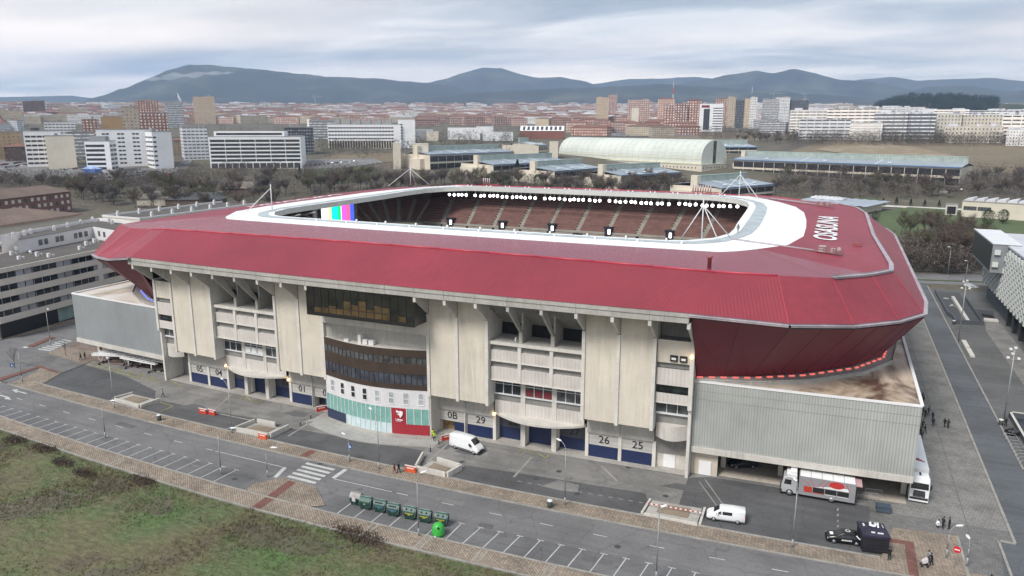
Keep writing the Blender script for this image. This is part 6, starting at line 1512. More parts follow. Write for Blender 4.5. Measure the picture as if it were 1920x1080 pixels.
mb = MB(); mb.box(164.8, 168.4, 122.6, 125, .02, .5); mb.build('stair_block', m_conc_l, r); mb = MB(); mb.quad((164.8, 125, .02), (168.4, 125, .02), (168.4, 131.8, .02), (164.8, 131.8, .02)); mb.build('stair_void', m_dark, r)
r = thing('stair_railing', 'pale-topped dark parapet of the stairs at the right frame edge', 'parapet', (159, 40, 0))
for a, b in (((157.8, 46), (157.8, 22)), ((157.8, 46), (170, 46))): mb = MB(); mb.box(min(a[0], b[0])-.15, max(a[0], b[0])+.15, min(a[1], b[1])-.15, max(a[1], b[1])+.15, 0, 1.0); o = mb.build('parapet_wall', m_slate, r); mb = MB(); mb.box(min(a[0], b[0])-.2, max(a[0], b[0])+.2, min(a[1], b[1])-.2, max(a[1], b[1])+.2, 1.001, 1.08); mb.build('parapet_cap', m_conc_l, o)
mb = MB(); mb.quad((158, 22, .015), (170, 22, .015), (170, 45.8, .015), (158, 45.8, .015)); mb.build('stair_void', M('stair_dark', (.03, .04, .045), .4), r)
# ------------------------------------------------------------------ studded sports hall on the right
r = thing('studded_hall', 'grey sports hall covered in pale studs with a cantilevered dark screen', 'hall', (200, 110, 0)); m_hall = M('hall_grey', (.11, .118, .125), .6, n1=(.2, .1)); m_stud = M('stud_pale', (.68, .71, .68), .45, n1=(.8, .08)); m_hroof = M('hall_roof', (.52, .53, .57), .6, n1=(.06, .12), n2=(.6, .1))
mb = MB(); mb.box(169.4, 250, 60, 157, 4.6, 19.6); mb.build('hall_wall', m_hall, r)
mb = MB(); mb.box(169.3, 250, 59.8, 157.2, 19.61, 20.1); mb.build('hall_roof', m_hroof, r)
mb = MB(); mb.box(170.5, 250, 61, 156.5, 0, 4.59); mb.build('hall_plinth', m_slate, r)
mb = MB()
for y in lin(66, 120, 8): mb.box(169.6, 170.3, y-.5, y+.5, 0, 4.59)
mb.build('hall_column', m_trim, r)
studs = []
for i in range(52):
    for j in range(8):
        y = 61+i*1.9; z = 5.2+j*1.85+(.92 if i % 2 else 0)
        if z > 18.6 or (129 < y < 157 and z > 12): continue
        studs.append((y, z))
studs.sort(key=lambda q: (q[0]-100)**2*.6+abs(q[1]-14))
for y, z in studs[:100]: mb = MB(); mb.box(168.85, 169.38, y-.52, y+.52, z-.1, z+1.12); mb.build('facade_stud', m_stud, r)
mb = MB()
for y, z in studs[100:]: mb.box(168.85, 169.38, y-.52, y+.52, z-.1, z+1.12)
for j in range(3):
    for i in range(6): mb.box(172+i*2.1, 173.1+i*2.1, 156.9+.1, 157.5, 5.5+j*2, 6.7+j*2)
tag(mb.build('facade_studs', m_stud, r), kind='stuff')
mb = MB(); mb.box(165.8, 172.5, 129.6, 161.4, 12.4, 20.3); bx_ = mb.build('cantilever_box', M('box_grey', (.27, .285, .3), .5, n1=(.3, .08)), r)
mb = MB(); mb.box(165.72, 165.79, 130.2, 160.9, 12.9, 19.9); mb.build('dark_screen', M('screen_black_green', (.02, .027, .026), .4, n1=(.4, .1)), bx_)
mb = MB(); mb.box(165.6, 172.6, 129.4, 161.6, 20.31, 20.5); mb.box(165.6, 165.9, 129.4, 161.6, 20.5, 20.62); mb.build('box_coping', m_alu, bx_)
for x, z in ((167., 18), (169.5, 16.4), (166.8, 14.6), (169.4, 13.0)): mb = MB(); mb.box(x-.7, x+.7, 129.0, 129.59, z-.55, z+.75); mb.build('box_stud', m_stud, bx_)
mb = MB()
for x, y, a, b, c in ((178, 138, 3, 2, .9), (184, 132, 2, 6, .6), (188, 128, 1.5, 1.5, 1.4), (181, 146, 5, .4, .5), (179, 128, .4, 8, .4)): mb.box(x-a/2, x+a/2, y-b/2, y+b/2, 20.11, 20.1+c)
mb.build('roof_plant', m_offw, r)
# ------------------------------------------------------------------ beige office block on the left
r = thing('ribbon_office', 'beige office block with long dark ribbon windows and a grey roof left of the stadium', 'office block', (-75, 30, 0)); m_beige = M('office_beige', (.68, .63, .56), .8, n1=(.2, .07), streak=.08); m_groof = M('gravel_roof', (.105, .096, .088), .95, n1=(.15, .15), n2=(2, .12))
fx = lambda y: -60.6-.13*(y-3)
def oband(z0, z1, off, mat, nm, y0=3, y1=75, back=22, parent=None, n=1):
    mb = MB(); mb.prism([(fx(y0)+off, y0), (fx(y1)+off, y1), (fx(y1)-back, y1+4), (fx(y0)-back, y0+6)], z0, z1); return mb.build(nm, mat, parent or r)
oband(0, 4.2, -1.2, M('shop_dark', (.02, .02, .023), .3), 'shopfront', 3.6)
mb = MB(); mb.quad((fx(20)-1.15, 20, .3), (fx(34)-1.15, 34, .3), (fx(34)-1.15, 34, 3.8), (fx(20)-1.15, 20, 3.8)); mb.build('shop_window', M('shop_green_glass', (.28, .38, .37), .2, n1=(.3, .25)), r)
zs = 4.2
for k in range(4):
    oband(zs, zs+1.55, 0, m_beige, 'floor_band'); w_ = oband(zs+1.551, zs+3.05, -.5, m_glass, 'ribbon_window')
    mb = MB()
    for q_ in range(30):
        y = 4.5+q_*2.35
        if q_ % 5 in (2, 3): mb.box(fx(y)-.49, fx(y)-.42, y, y+1.9, zs+1.56, zs+3.04)
        else: mb.box(fx(y)-.49, fx(y)-.4, y, y+.14, zs+1.56, zs+3.04)
    mb.build('window_divider', M('panel_grey', (.33, .34, .36), .5, n1=(.2, .3)), w_)  # wide grey infill panels together with thin bars between the panes
    zs += 3.1
oband(zs, 17.7, 0, m_beige, 'parapet'); oband(17.701, 17.75, -.4, m_groof, 'flat_roof', 3.4, 74.5, 21)
for y in (34.5, 60): mb = MB(); mb.box(fx(y)-.45, fx(y)+.04, y-.7, y+.7, 5.75, 17.6); mb.build('stair_strip', m_beige, r)
m_pent = M('penthouse_white', (.72, .71, .71), .7, n1=(.2, .05))
pa, pb, pc, pd = G(32, 450, 21.5), G(173, 425, 21.5), G(240, 437, 21.5), G(-60, 470, 21.5)
mb = MB(); mb.prism([(pa.x, pa.y), (pb.x, pb.y), (pc.x, pc.y), (pc.x-22, pc.y+16), (pb.x-8, pb.y+16), (pa.x-18, pa.y+14)], 17.76, 21.5); pen = mb.build('penthouse', m_pent, r)
mb = MB(); mb.prism([(pa.x+.2, pa.y), (pb.x, pb.y+.3), (pc.x, pc.y+.3), (pc.x-21, pc.y+15), (pb.x-8, pb.y+15), (pa.x-17, pa.y+13.4)], 21.51, 21.6); mb.build('penthouse_roof', m_groof, pen)
for t0 in (.25, .32, .47, .53, .72, .79, .87):
    q0, q1 = pa.lerp(pb, t0), pa.lerp(pb, t0+.05); nrm = Vector((q1.y-q0.y, -(q1.x-q0.x), 0)).normalized()*.05; mb = MB(); mb.quad((q0.x+nrm.x, q0.y+nrm.y, 18.9), (q1.x+nrm.x, q1.y+nrm.y, 18.9), (q1.x+nrm.x, q1.y+nrm.y, 20.5), (q0.x+nrm.x, q0.y+nrm.y, 20.5)); mb.build('window', m_glass_g, pen)
for t0 in (.15, .3, .6): q0, q1 = pb.lerp(pc, t0), pb.lerp(pc, t0+.06); mb = MB(); mb.quad((q0.x+.02, q0.y-.06, 18.9), (q1.x+.02, q1.y-.06, 18.9), (q1.x+.02, q1.y-.06, 20.5), (q0.x+.02, q0.y-.06, 20.5)); mb.build('window', m_glass_g, pen)
vts = []
mb = MB()
for px, py in ((24, 462), (30, 470), (22, 478), (36, 486), (92, 482), (64, 468), (150, 468), (162, 460), (177, 455), (70, 480)):
    g = G(px, py, 17.8); mb.obox((g.x, g.y, 17.76), (.9, .7, 1.0+rnd.uniform(-.2, .3)), -.13); mb.obox((g.x+.4, g.y+.9, 17.76), (.5, .5, .7), -.13); vts.append(mb); mb = MB()
for px, py in ((25, 445), (46, 441), (58, 438), (102, 432), (127, 426), (152, 420), (174, 415), (205, 417), (211, 420)):
    g = G(px, py, 21.6); mb.obox((g.x, g.y, 21.6), (1.1, .8, 1.1), -.5); mb.obox((g.x, g.y, 22.7), (.8, .5, .35), -.5); vts.append(mb); mb = MB()
for q_ in vts: q_.build('roof_vent', m_offw, r)
mb = MB(); pts = [G(*p, 17.8) for p in ((0, 457), (14, 454), (30, 457), (45, 463), (54, 470), (58, 475))]
for a, b in zip(pts, pts[1:]): mb.tube((a.x, a.y, 18), (b.x, b.y, 18), .35, n=6)
mb.build('roof_ridge', m_offw, r)
mb = MB(); pts = [G(*p, 22.3) for p in ((0, 443), (60, 432), (175, 412), (185, 410), (225, 414), (260, 420))]
for a, b in zip(pts, pts[1:]): mb.prism([(a.x, a.y), (b.x, b.y), (b.x-.4, b.y+.5), (a.x-.4, a.y+.5)], 17.8, 22.5)
mb.build('rear_parapet', m_pent, r)
# ================================================================== BACKGROUND
def T2(px, py, h):
    d = ray(px, py); q = math.hypot(d.x, d.y); dd = 60.0
    while dd < 14000:
        p = CAM + d*(dd/q)
        if p.z <= terr(p.x, p.y)+h: break
        dd *= 1.003
    return CAM + d*(dd/q)
def face_rz(p): return math.atan2(p.y-CAM.y, p.x-CAM.x)-math.pi/2
m_terra = M('terracotta_roof', (.21, .108, .082), .9, n1=(.05, .25), n2=(.6, .2)); m_terra2 = M('brown_tile_roof', (.17, .122, .098), .9, n1=(.08, .2), n2=(.8, .15)); m_flat = M('grey_flat_roof', (.3, .29, .29), .85, n1=(.05, .2), n2=(.4, .2)); m_wroof = M('white_flat_roof', (.6, .6, .62), .7, n1=(.06, .15))
DKW = (.035, .038, .045)
FC = dict(brick=facade('brick_facade', (.3, .15, .115), (.42, .36, .33), 4.4, 3.9, (.22, .68), (.28, .78)), pink=facade('pink_brick_facade', (.42, .255, .205), (.55, .5, .46), 4.2, 4., (.2, .62), (.28, .74)), cream=facade('cream_facade', (.58, .51, .4), (.1, .085, .075), 3.2, 3., (.25, .7), (.3, .74)), ochre=facade('ochre_facade', (.42, .33, .22), (.13, .09, .06), 3.5, 3., (.3, .62), (.34, .72)),
  estate=facade('estate_facade', (.88, .87, .86), (.03, .032, .038), 9., 4.3, (.06, .94), (.4, .74)), estategrey=facade('estate_grey_facade', (.17, .175, .19), (.72, .72, .74), 11., 4.3, (.03, .97), (.4, .7)), white=facade('white_facade', (.84, .84, .85), DKW, 3.6, 3.05, (.12, .88), (.36, .72)), whitedot=facade('white_dotted_facade', (.82, .825, .84), DKW, 2.5, 3.1, (.32, .66), (.34, .7)), grey=facade('grey_facade', (.27, .275, .29), (.5, .5, .52), 4.5, 3.2, (.0, 1.), (.42, .68)), dark=facade('dark_facade', (.05, .055, .065), (.12, .13, .15), 2.6, 3.2, (.2, .8), (.3, .7)), brown=facade('brown_facade', (.16, .105, .085), (.06, .05, .048), 3., 3., (.15, .75), (.3, .75)), tower=facade('tower_facade', (.55, .46, .35), (.14, .12, .11), 4.2, 4., (.1, .6), (.25, .72)), stone=facade('stone_facade', (.62, .59, .53), (.08, .075, .075), 3.6, 4.3, (.32, .7), (.32, .76)))
def hip(mb, w, dp, z, h, ov=.5):
    a, b = w/2+ov, dp/2+ov; r = max(.1, (w-dp)/2) if w > dp else .1; n = len(mb.v)
    if w >= dp: rp = [(-r, 0, z+h), (r, 0, z+h)]
    else: q = (dp-w)/2; rp = [(0, -q, z+h), (0, q, z+h)]
    mb.v += [(-a, -b, z), (a, -b, z), (a, b, z), (-a, b, z)]+rp
    if w >= dp: mb.face((n, n+1, n+5, n+4)); mb.face((n+1, n+2, n+5)); mb.face((n+2, n+3, n+4, n+5)); mb.face((n+3, n, n+4))
    else: mb.face((n, n+1, n+4)); mb.face((n+1, n+2, n+5, n+4)); mb.face((n+2, n+3, n+5)); mb.face((n+3, n, n+4, n+5))
    mb.face((n+3, n+2, n+1, n))
def block(name, label, cat, px0, px1, yb, yt, dp, wall, roof='flat', rot=0., grp=None, dist=None, extras=0, sink=3., rh=2.6, roofm=None, parts=True):
    p = T((px0+px1)/2, yb) if dist is None else at((px0+px1)/2, dist)
    d = math.hypot(p.x-CAM.x, p.y-CAM.y); W = (px1-px0)/FPX*d*.985; H = max(4, (yb-yt)/FPX*d)
    if abs(rot) > .05:
        W = max(6, (W-dp*abs(math.sin(rot)))/math.cos(rot))
    r = thing(name, label, cat, p, face_rz(p)+rot, grp)
    hw = H-(rh if roof == 'hip' else 0)
    mb = MB(); mb.box(-W/2, W/2, 0, dp, -sink, hw); o = mb.build('wall', FC[wall] if isinstance(wall, str) else wall, r, False)
    mb = MB()
    if roof == 'hip': hip(mb, W, dp, hw+.01, rh); mb.v = [(x, y+dp/2, z) for x, y, z in mb.v]
    else:
        mb.box(-W/2-.15, W/2+.15, -.15, dp+.15, hw+.01, hw+.5)
        rr = random.Random(int(px0*7+yb)); 
        for k in range(extras): x = rr.uniform(-W*.4, W*.4); s_ = rr.uniform(1.2, W*.14+1.3); mb.box(x-s_, x+s_, dp*.3, dp*.7, hw+.51, hw+rr.uniform(1.8, 3.8))
    rf_ = mb.build('roof', roofm or (m_terra if roof == 'hip' else m_flat), r, False)
    return r, W, H, d, o
def bands(r, W, H, dp, z0, n, pitch, hgt, mat, x0=None, x1=None, y=-.08, split=0, side=None, nm='window_row', fr=None):
    """rows of recessed-looking glazing, each row a part of its own"""
    x0 = -W/2+.6 if x0 is None else x0; x1 = W/2-.6 if x1 is None else x1
    for k in range(n):
        z = z0+k*pitch; mb = MB()
        segs = max(1, split); L_ = (x1-x0)/segs
        for s in range(segs): a = x0+s*L_+(.25 if split else 0); mb.box(a, x0+(s+1)*L_-(.25 if split else 0), y, -.001, z, z+hgt)
        if side:
            sx = side*W/2; m_ = max(1, int(dp/6)); L2 = dp/m_
            for s in range(m_): mb.box(min(sx, sx+side*.08)+(.001 if side > 0 else 0), max(sx, sx+side*.08)-(.001 if side < 0 else 0), s*L2+.6, (s+1)*L2-.6, z, z+hgt)
        mb.build(nm, mat, r, False)
pl = lambda n, c: M('plain_'+n, c, .75, n1=(.08, .08), n2=(.7, .05))
p_white, p_cream, p_grey, p_dark, p_brick, p_ochre = pl('white', (.82, .825, .84)), pl('cream', (.7, .64, .53)), pl('grey', (.3, .31, .325)), pl('dark', (.045, .045, .05)), pl('brick', (.24, .1, .07)), pl('ochre', (.42, .27, .12))
wg = glass('far_glass', (.03, .033, .04), .2)
# --- white housing quarter on the left
r, W, H, d, o = block('apartment_building', 'white apartment building with a blank cream end wall at the far left', 'apartment block', 62, 112, 313, 258, 16, p_white, rot=.0, extras=2); bands(r, W, H, 16, 2.5, 7, (H-4)/7, 1.5, wg, split=6)
r, W, H, d, o = block('apartment_building', 'cream windowless end block joined to the white dotted apartment building', 'apartment block', 99, 139, 318, 266, 18, p_cream, extras=1)
r, W, H, d, o = block('office_building', 'small white office block with dark ribbon windows in front of the long white slab', 'office block', 165, 211, 324, 274, 16, p_white, rot=-.32, extras=0); bands(r, W, H, 16, 2.6, 6, (H-3.5)/6, 1.9, wg, x1=W/2-4, side=1)
mb = MB(); mb.box(-W*.32, W*.3, 3, 12, H+.5, H+4); mb.build('plant_room', p_grey, r, False)
r, W, H, d, o = block('apartment_building', 'long white slab block with four columns of windows behind the small office', 'apartment block', 200, 292, 312, 253, 15, p_white, extras=0)
for c in range(4): bands(r, W, H, 15, 2.4, 8, (H-3)/8, 1.3, wg, x0=-W/2+4+c*W*.24, x1=-W/2+4+c*W*.24+W*.12, nm='window_row', split=2)
r, W, H, d, o = block('apartment_building', 'white tower-like end block with a blank wall and balconies on its left side', 'apartment block', 289, 330, 317, 256, 20, p_white, rot=.28, extras=1); bands(r, W, H, 20, 2.5, 7, (H-4)/7, 1.4, wg, x0=-W/2+.5, x1=-W/2+3, side=-1)
r, W, H, d, o = block('apartment_building', 'grey balconied apartment block between the two white buildings', 'apartment block', 138, 176, 296, 256, 14, FC['grey'], extras=1)
r, W, H, d, o = block('office_building', 'big white gridded office building with dark glass bays and a setback top floor', 'office block', 398, 565, 316, 262, 40, p_white, rot=-.16, extras=0)
bands(r, W, H, 40, 6.0, 6, (H-7)/6, 2.1, wg, split=6, side=-1, x0=-W/2+1)
mb = MB(); mb.box(-W/2+4, W/2-14, 5, 30, H+.5, H+4.6); q_ = mb.build('setback_floor', p_white, r, False); mb = MB(); mb.box(-W/2+6, W/2-16, 4.9, 4.99, H+1.5, H+3.4); mb.build('window_row', wg, q_, False)
mb = MB(); mb.box(-W/2+.5, W/2-.5, -.1, -.01, .2, 4.6); mb.build('ground_glazing', p_dark, r, False); mb = MB()
for k in range(14): x = -W/2+1+k*(W-2)/13; mb.box(x-.3, x+.3, -.25, -.11, 0, 4.7)
mb.build('ground_column', p_white, r, False)
r, W, H, d, o = block('office_building', 'white balconied building attached behind the left of the big gridded office', 'office block', 348, 392, 300, 247, 26, FC['white'], rot=.1, extras=2)
r, W, H, d, o = block('apartment_building', 'dark grey slab behind the right end of the gridded office', 'apartment block', 538, 588, 290, 243, 18, FC['dark'], extras=2)
r, W, H, d, o = block('apartment_building', 'blue-grey housing block behind the sawtooth building', 'apartment block', 583, 628, 262, 229, 18, FC['grey'], extras=1)
# --- long white slab with sawtooth roof lights and a taller end tower
r, W, H, d, o = block('slab_building', 'long white slab on a colonnade with sawtooth roof lights and dark window rows', 'office block', 617, 752, 278, 236, 22, p_white, rot=-.1)
bands(r, W, H, 22, H*.38, 4, H*.15, 1.5, wg, split=22, x1=W/2-8)
mb = MB()
for k in range(26): x = -W/2+1+k*(W-9)/25; mb.box(x-.35, x+.35, -.5, -.05, 0, H*.33)
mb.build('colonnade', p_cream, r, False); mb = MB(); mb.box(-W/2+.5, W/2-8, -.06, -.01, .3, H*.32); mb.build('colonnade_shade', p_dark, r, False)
mb = MB(); n = 6
for k in range(n):
    a, b = -W/2+3+k*(W-12)/n, -W/2+3+(k+.85)*(W-12)/n; mb.prism([(a, 6), (b, 6), (b, 18), (a, 18)], H+.51, [H+1, H+6, H+6, H+1])
mb.build('roof_light', M('sawtooth_grey', (.33, .35, .35), .6), r, False)
r, W, H, d, o = block('slab_building', 'tall white end tower beside the sawtooth-roofed slab', 'office block', 748, 779, 278, 227, 20, p_white); bands(r, W, H, 20, H*.3, 6, H*.1, 1.4, wg, x0=-W/2+1, x1=-W/2+5)
# --- industrial halls
for px0, px1, yb, yt, lb, mt in ((840, 900, 262, 241, 'white low industrial hall with a shallow arched roof', p_white), (893, 925, 250, 238, 'small white industrial unit behind the arched hall', p_white), (905, 962, 264, 249, 'long white warehouse next to the brick hall', p_white), (780, 812, 263, 245, 'pale windowless shed left of the white halls', p_grey), (800, 822, 264, 248, 'cream shed in front of the pale windowless one', p_cream)): block('industrial_hall', lb, 'warehouse', px0, px1, yb, yt, 24, mt, roofm=m_wroof)
r, W, H, d, o = block('brick_hall', 'brick hall with rows of glazed skylights on its white roof', 'hall', 975, 1057, 261, 247, 26, p_brick, rot=-.05, roofm=p_brick); mb = MB(); mb.prism([(-W/2, -.3), (W/2, -.3), (W/2, 14), (-W/2, 14)], H+.52, [H+.7, H+.7, H+7, H+7]); q_ = mb.build('pitched_roof', p_white, r, False)
for k in range(9): a = -W/2+W*.06+k*W*.103; mb = MB(); mb.quad((a, 1.5, H+1.6), (a+W*.055, 1.5, H+1.6), (a+W*.055, 12, H+6.3), (a, 12, H+6.3)); mb.build('skylight', p_dark, q_, False)
# --- towers and landmark blocks of the city
for px0, px1, yb, yt, dp, wl, rf_, lb in (
 (50, 66, 224, 197, 20, 'brown', 'flat', 'dark twin tower on the skyline, left one'), (66, 84, 224, 196, 20, 'brown', 'flat', 'dark twin tower on the skyline, right one'), (118, 143, 228, 204, 24, 'tower', 'flat', 'beige block on the skyline right of the dark twin towers'), (144, 162, 229, 208, 20, 'cream', 'flat', 'smaller beige block beside the other beige skyline block'),
 (264, 297, 240, 196, 20, 'brick', 'flat', 'reddish brick tower standing above the old quarter'), (237, 262, 262, 209, 18, 'tower', 'flat', 'pale balconied tower in front of the reddish brick tower'), (270, 312, 258, 219, 20, 'brick', 'flat', 'broad red brick block right of the pale balconied tower'), (198, 240, 248, 224, 22, p_ochre, 'flat', 'windowless ochre-orange block in the old quarter'), (160, 184, 252, 228, 16, 'brick', 'flat', 'small dark red block left of the ochre one'),
 (367, 385, 232, 188, 18, 'tower', 'flat', 'tall beige tower on the skyline, left half of a pair'), (385, 404, 232, 187, 18, 'tower', 'flat', 'tall beige tower on the skyline, right half of a pair'), (318, 344, 240, 197, 20, 'grey', 'flat', 'grey-green block behind the smoke plume'), (95, 138, 268, 236, 20, 'white', 'flat', 'pale glazed block behind the dotted white apartments'), (0, 38, 300, 258, 20, 'ochre', 'flat', 'tan office block at the left frame edge'), (20, 62, 303, 276, 18, 'brown', 'hip', 'brown brick block with balconies next to the tan office'), (0, 36, 236, 213, 22, 'cream', 'flat', 'pale block on the skyline at the left frame edge'), (328, 348, 292, 262, 18, 'ochre', 'hip', 'yellow block with a tiled roof left of the big white office'),
 (1117, 1140, 238, 186, 18, 'tower', 'flat', 'pale balconied tower with a flat roof in the brick quarter'), (1140, 1156, 222, 181, 18, 'brick', 'flat', 'brick tower behind the pale balconied one'), (1176, 1216, 240, 191, 22, 'pink', 'flat', 'wide brick tower with pale balconies right of the pale tower'), (1183, 1196, 245, 205, 8, p_cream, 'flat', 'narrow cream block at the foot of the wide brick tower'), (1232, 1262, 240, 187, 20, 'pink', 'hip', 'brick tower with pale window columns under the red and white mast'), (1244, 1262, 250, 202, 14, 'brick', 'flat', 'brick block with white bay windows below the mast'), (1264, 1286, 246, 196, 20, 'brick', 'hip', 'plain orange brick tower right of the mast'), (1286, 1312, 246, 190, 22, 'brick', 'hip', 'largest orange brick tower right of the mast'), (1340, 1362, 236, 188, 20, 'brick', 'hip', 'brick tower behind the white office tower'), (1362, 1376, 240, 187, 18, 'tower', 'flat', 'beige tower between the brick and the black tower'),
 (1376, 1394, 240, 192, 18, 'dark', 'flat', 'black-clad tower in a row of three'), (1394, 1406, 240, 190, 16, 'cream', 'flat', 'narrow pale tower right of the black one'), (1404, 1416, 241, 188, 16, 'white', 'flat', 'white-framed tower with a mast on its roof'), (1428, 1456, 240, 192, 22, 'grey', 'flat', 'grey glass block right of the white-framed tower'), (1452, 1476, 236, 188, 22, 'white', 'flat', 'white banded block behind the dark office slab'), (1470, 1510, 236, 193, 24, 'dark', 'flat', 'dark office slab left of the white banded housing')):
    block('tower_block' if yb-yt > 38 else 'city_block', lb, 'tower' if yb-yt > 38 else 'building', px0, px1, yb, yt, dp, wl, rf_, extras=1 if rf_ == 'flat' else 0)
r, W, H, d, o = block('office_tower', 'white office tower with a black glazed bay and a red sign', 'tower', 1311, 1352, 247, 199, 22, p_white, extras=2); bands(r, W, H, 22, 4, 9, (H-8)/9, 1.5, wg, x0=W*.08, x1=W/2-.6); mb = MB(); mb.box(-W*.32, -W*.06, -.1, -.01, 3, H*.82); mb.build('glazed_bay', p_dark, r, False); mb = MB(); mb.box(-W*.42, -W*.08, -.14, -.02, H*.86, H*.95); mb.build('rooftop_sign', M('dark_red_sign', (.2, .02, .03), .6), r, False)
for k, (px0, px1, yb, yt) in enumerate(((1095, 1114, 247, 222), (1124, 1146, 250, 226), (1146, 1172, 249, 228), (1172, 1206, 250, 230), (1206, 1236, 249, 227), (1234, 1260, 247, 226))):
    block('housing_block', ('red-roofed brick housing block at the left end of the row above the vaulted hall', 'brick housing block with pale corner windows, second in the row above the vaulted hall', 'pink housing block, third in the row above the vaulted hall', 'widest pink housing block with white windows in the row above the vaulted hall', 'brick housing block with a pale hipped roof in the row above the vaulted hall', 'white and brick housing block at the right end of the row above the vaulted hall')[k], 'housing block', px0, px1, yb, yt, 16, 'pink' if k in (2, 3, 5) else 'brick', 'hip')
# --- white and grey housing estate on the right
for px0, px1, yb, yt, wl, rot, lb in ((1484, 1560, 252, 212, 'estate', .12, 'long white banded apartment block at the left end of the right-hand estate'), (1503, 1585, 262, 229, 'estate', .05, 'low white banded block in front of the left estate block'), (1555, 1640, 256, 211, 'estate', .05, 'white apartment block with brown stair strips in the right-hand estate'), (1597, 1647, 263, 235, 'whitedot', .0, 'small white and charcoal block between banded blocks of the estate'), (1640, 1692, 263, 219, 'estategrey', -.08, 'grey block with white window bands, left of the estate gap'), (1690, 1744, 263, 219, 'estategrey', .1, 'grey block with white balconies, right of the estate gap'), (1742, 1790, 262, 222, 'stone', .0, 'stone-coloured block with small windows behind the low one'), (1782, 1862, 268, 243, 'stone', .05, 'low stone-coloured block with square windows'), (1806, 1890, 262, 225, 'stone', .0, 'long stone-coloured block behind the low square-windowed one'), (1885, 1935, 266, 226, 'estate', .0, 'white banded block at the right frame edge of the estate'), (1896, 1945, 274, 250, 'whitedot', .0, 'small white dotted block at the right frame edge'), (1640, 1720, 232, 206, 'estate', .0, 'white block on the rise behind the grey ones'), (1722, 1800, 236, 211, 'estate', .0, 'long white block behind the stone-coloured estate'), (1800, 1880, 232, 212, 'estategrey', .0, 'pale grey slab under the wooded hill'), (1860, 1940, 238, 214, 'estate', .0, 'pale slab at the right frame edge under the brown slope')):
    block('estate_block', lb, 'apartment block', px0, px1, yb, yt, 20, wl, rot=rot, extras=3, roofm=m_wroof)
# --- university blocks with blue-grey roofs and green clerestories
m_uroof = M('blue_grey_roof', (.35, .39, .44), .35, .2, n1=(.05, .15), n2=(.5, .1)); m_ublue = M('blue_roof_edge', (.1, .19, .36), .5, n1=(.2, .1)); m_ugreen = M('green_clerestory', (.35, .4, .37), .4, n1=(.2, .2), n2=(1.5, .15)); m_ucream = M('university_cream', (.66, .6, .5), .8, n1=(.15, .08)); m_uglass = glass('university_glass', (.028, .026, .03), .2)
def uni(a, b, label, dp=44, h=11, gable=True, ends=True):
    A, Bq = T2(*a, h), T2(*b, h); v = (Bq-A); v.z = 0; L_ = v.length; z = min(terr(A.x, A.y), terr(Bq.x, Bq.y)); rz = math.atan2(v.y, v.x)
    r = thing('university_block', label, 'university building', (A.x, A.y, z), rz, 'university blocks with blue roofs')
    hh = A.z-z if A.z-z > h-2 else h
    mb = MB(); mb.box(0, L_, 0, dp, -4, hh-.3); mb.build('wall', m_ucream, r, False)
    n = max(4, int(L_/9))
    for lvl in range(2):
        mb = MB()
        for k in range(n): mb.box(k*L_/n+.25, (k+1)*L_/n-.25, -.12, -.001, .6+lvl*(hh*.5), hh*.42+lvl*(hh*.47)); 
        mb.build('window_row', m_uglass, r, False)
    rg = dp*.52
    mb = MB(); mb.prism([(-.6, -.8), (L_+.6, -.8), (L_+.6, rg), (-.6, rg)], [hh-.25, hh-.25, hh+2.4, hh+2.4], [hh+.1, hh+.1, hh+2.8, hh+2.8]); q_ = mb.build('front_roof', m_uroof, r, False)
    mb = MB(); mb.box(-.65, L_+.65, -1.0, -.79, hh-.5, hh+.3); mb.build('roof_edge', m_ublue, q_, False)
    mb = MB()
    for k in range(1, 3): x = L_*k/3; mb.prism([(x-.5, -.7), (x+.5, -.7), (x+.5, rg-.2), (x-.5, rg-.2)], [hh+.11, hh+.11, hh+2.81, hh+2.81], [hh+.3, hh+.3, hh+3., hh+3.])
    for k in range(3): x = L_*(.15+k*.28); mb.prism([(x, 4), (x+3, 4), (x+3, 6), (x, 6)], [hh+1.2, hh+1.2, hh+1.7, hh+1.7], [hh+1.5, hh+1.5, hh+2., hh+2.])
    mb.build('roof_vent_strip', M('roof_pale_strip', (.6, .68, .7), .5), q_, False)
    mb = MB(); mb.box(0, L_, rg+.01, rg+1.2, hh, hh+6.8); cl_ = mb.build('clerestory', m_ugreen, r, False)
    mb = MB()
    for k in range(int(L_/2.2)): x = k*2.2+.3; mb.box(x, x+.18, rg-.1, rg, hh+2.9, hh+6.7)
    mb.box(-.2, L_+.2, rg-.25, rg+1.3, hh+6.81, hh+7.1); mb.build('clerestory_bar', M('clerestory_pale', (.45, .58, .52), .5), cl_, False)
    mb = MB(); mb.prism([(0, rg+1.21), (L_, rg+1.21), (L_, dp+.8), (0, dp+.8)], [hh+2.4, hh+2.4, hh, hh], [hh+2.7, hh+2.7, hh+.3, hh+.3]); mb.build('rear_roof', m_uroof, r, False)
    if ends:
        mb = MB(); mb.box(-1.2, 2.4, rg-3.5, rg+2.2, -4, hh+7.3); mb.box(-5, -.01, 8, dp-5, -4, hh*.72); mb.build('end_wall', m_ucream, r, False)
    return r
uni((1353, 353), (1451, 337), 'university block with blue roof nearest the stadium mast on the right')
uni((1165, 329), (1277, 314), 'university block with blue roof left of the one behind the roof mast')
uni((1040, 321), (1130, 305), 'university block with blue roof behind the dark green trees')
uni((925, 309), (1068, 291), 'university block with blue roof and a conifer before its middle')
uni((806, 290), (962, 273), 'tall university block with cream end towers at the left of the campus', h=14, dp=38)
uni((1010, 272), (1027, 269.5), 'short university block between the cream tower and the vaulted hall', h=12, ends=False)
uni((1376, 299), (1800, 328), 'very long low university block with blue roof across the right of the campus', h=8.5, dp=36)
uni((1350, 276), (1420, 274), 'university block with pale patterned roof right of the vaulted hall', h=7, ends=False)
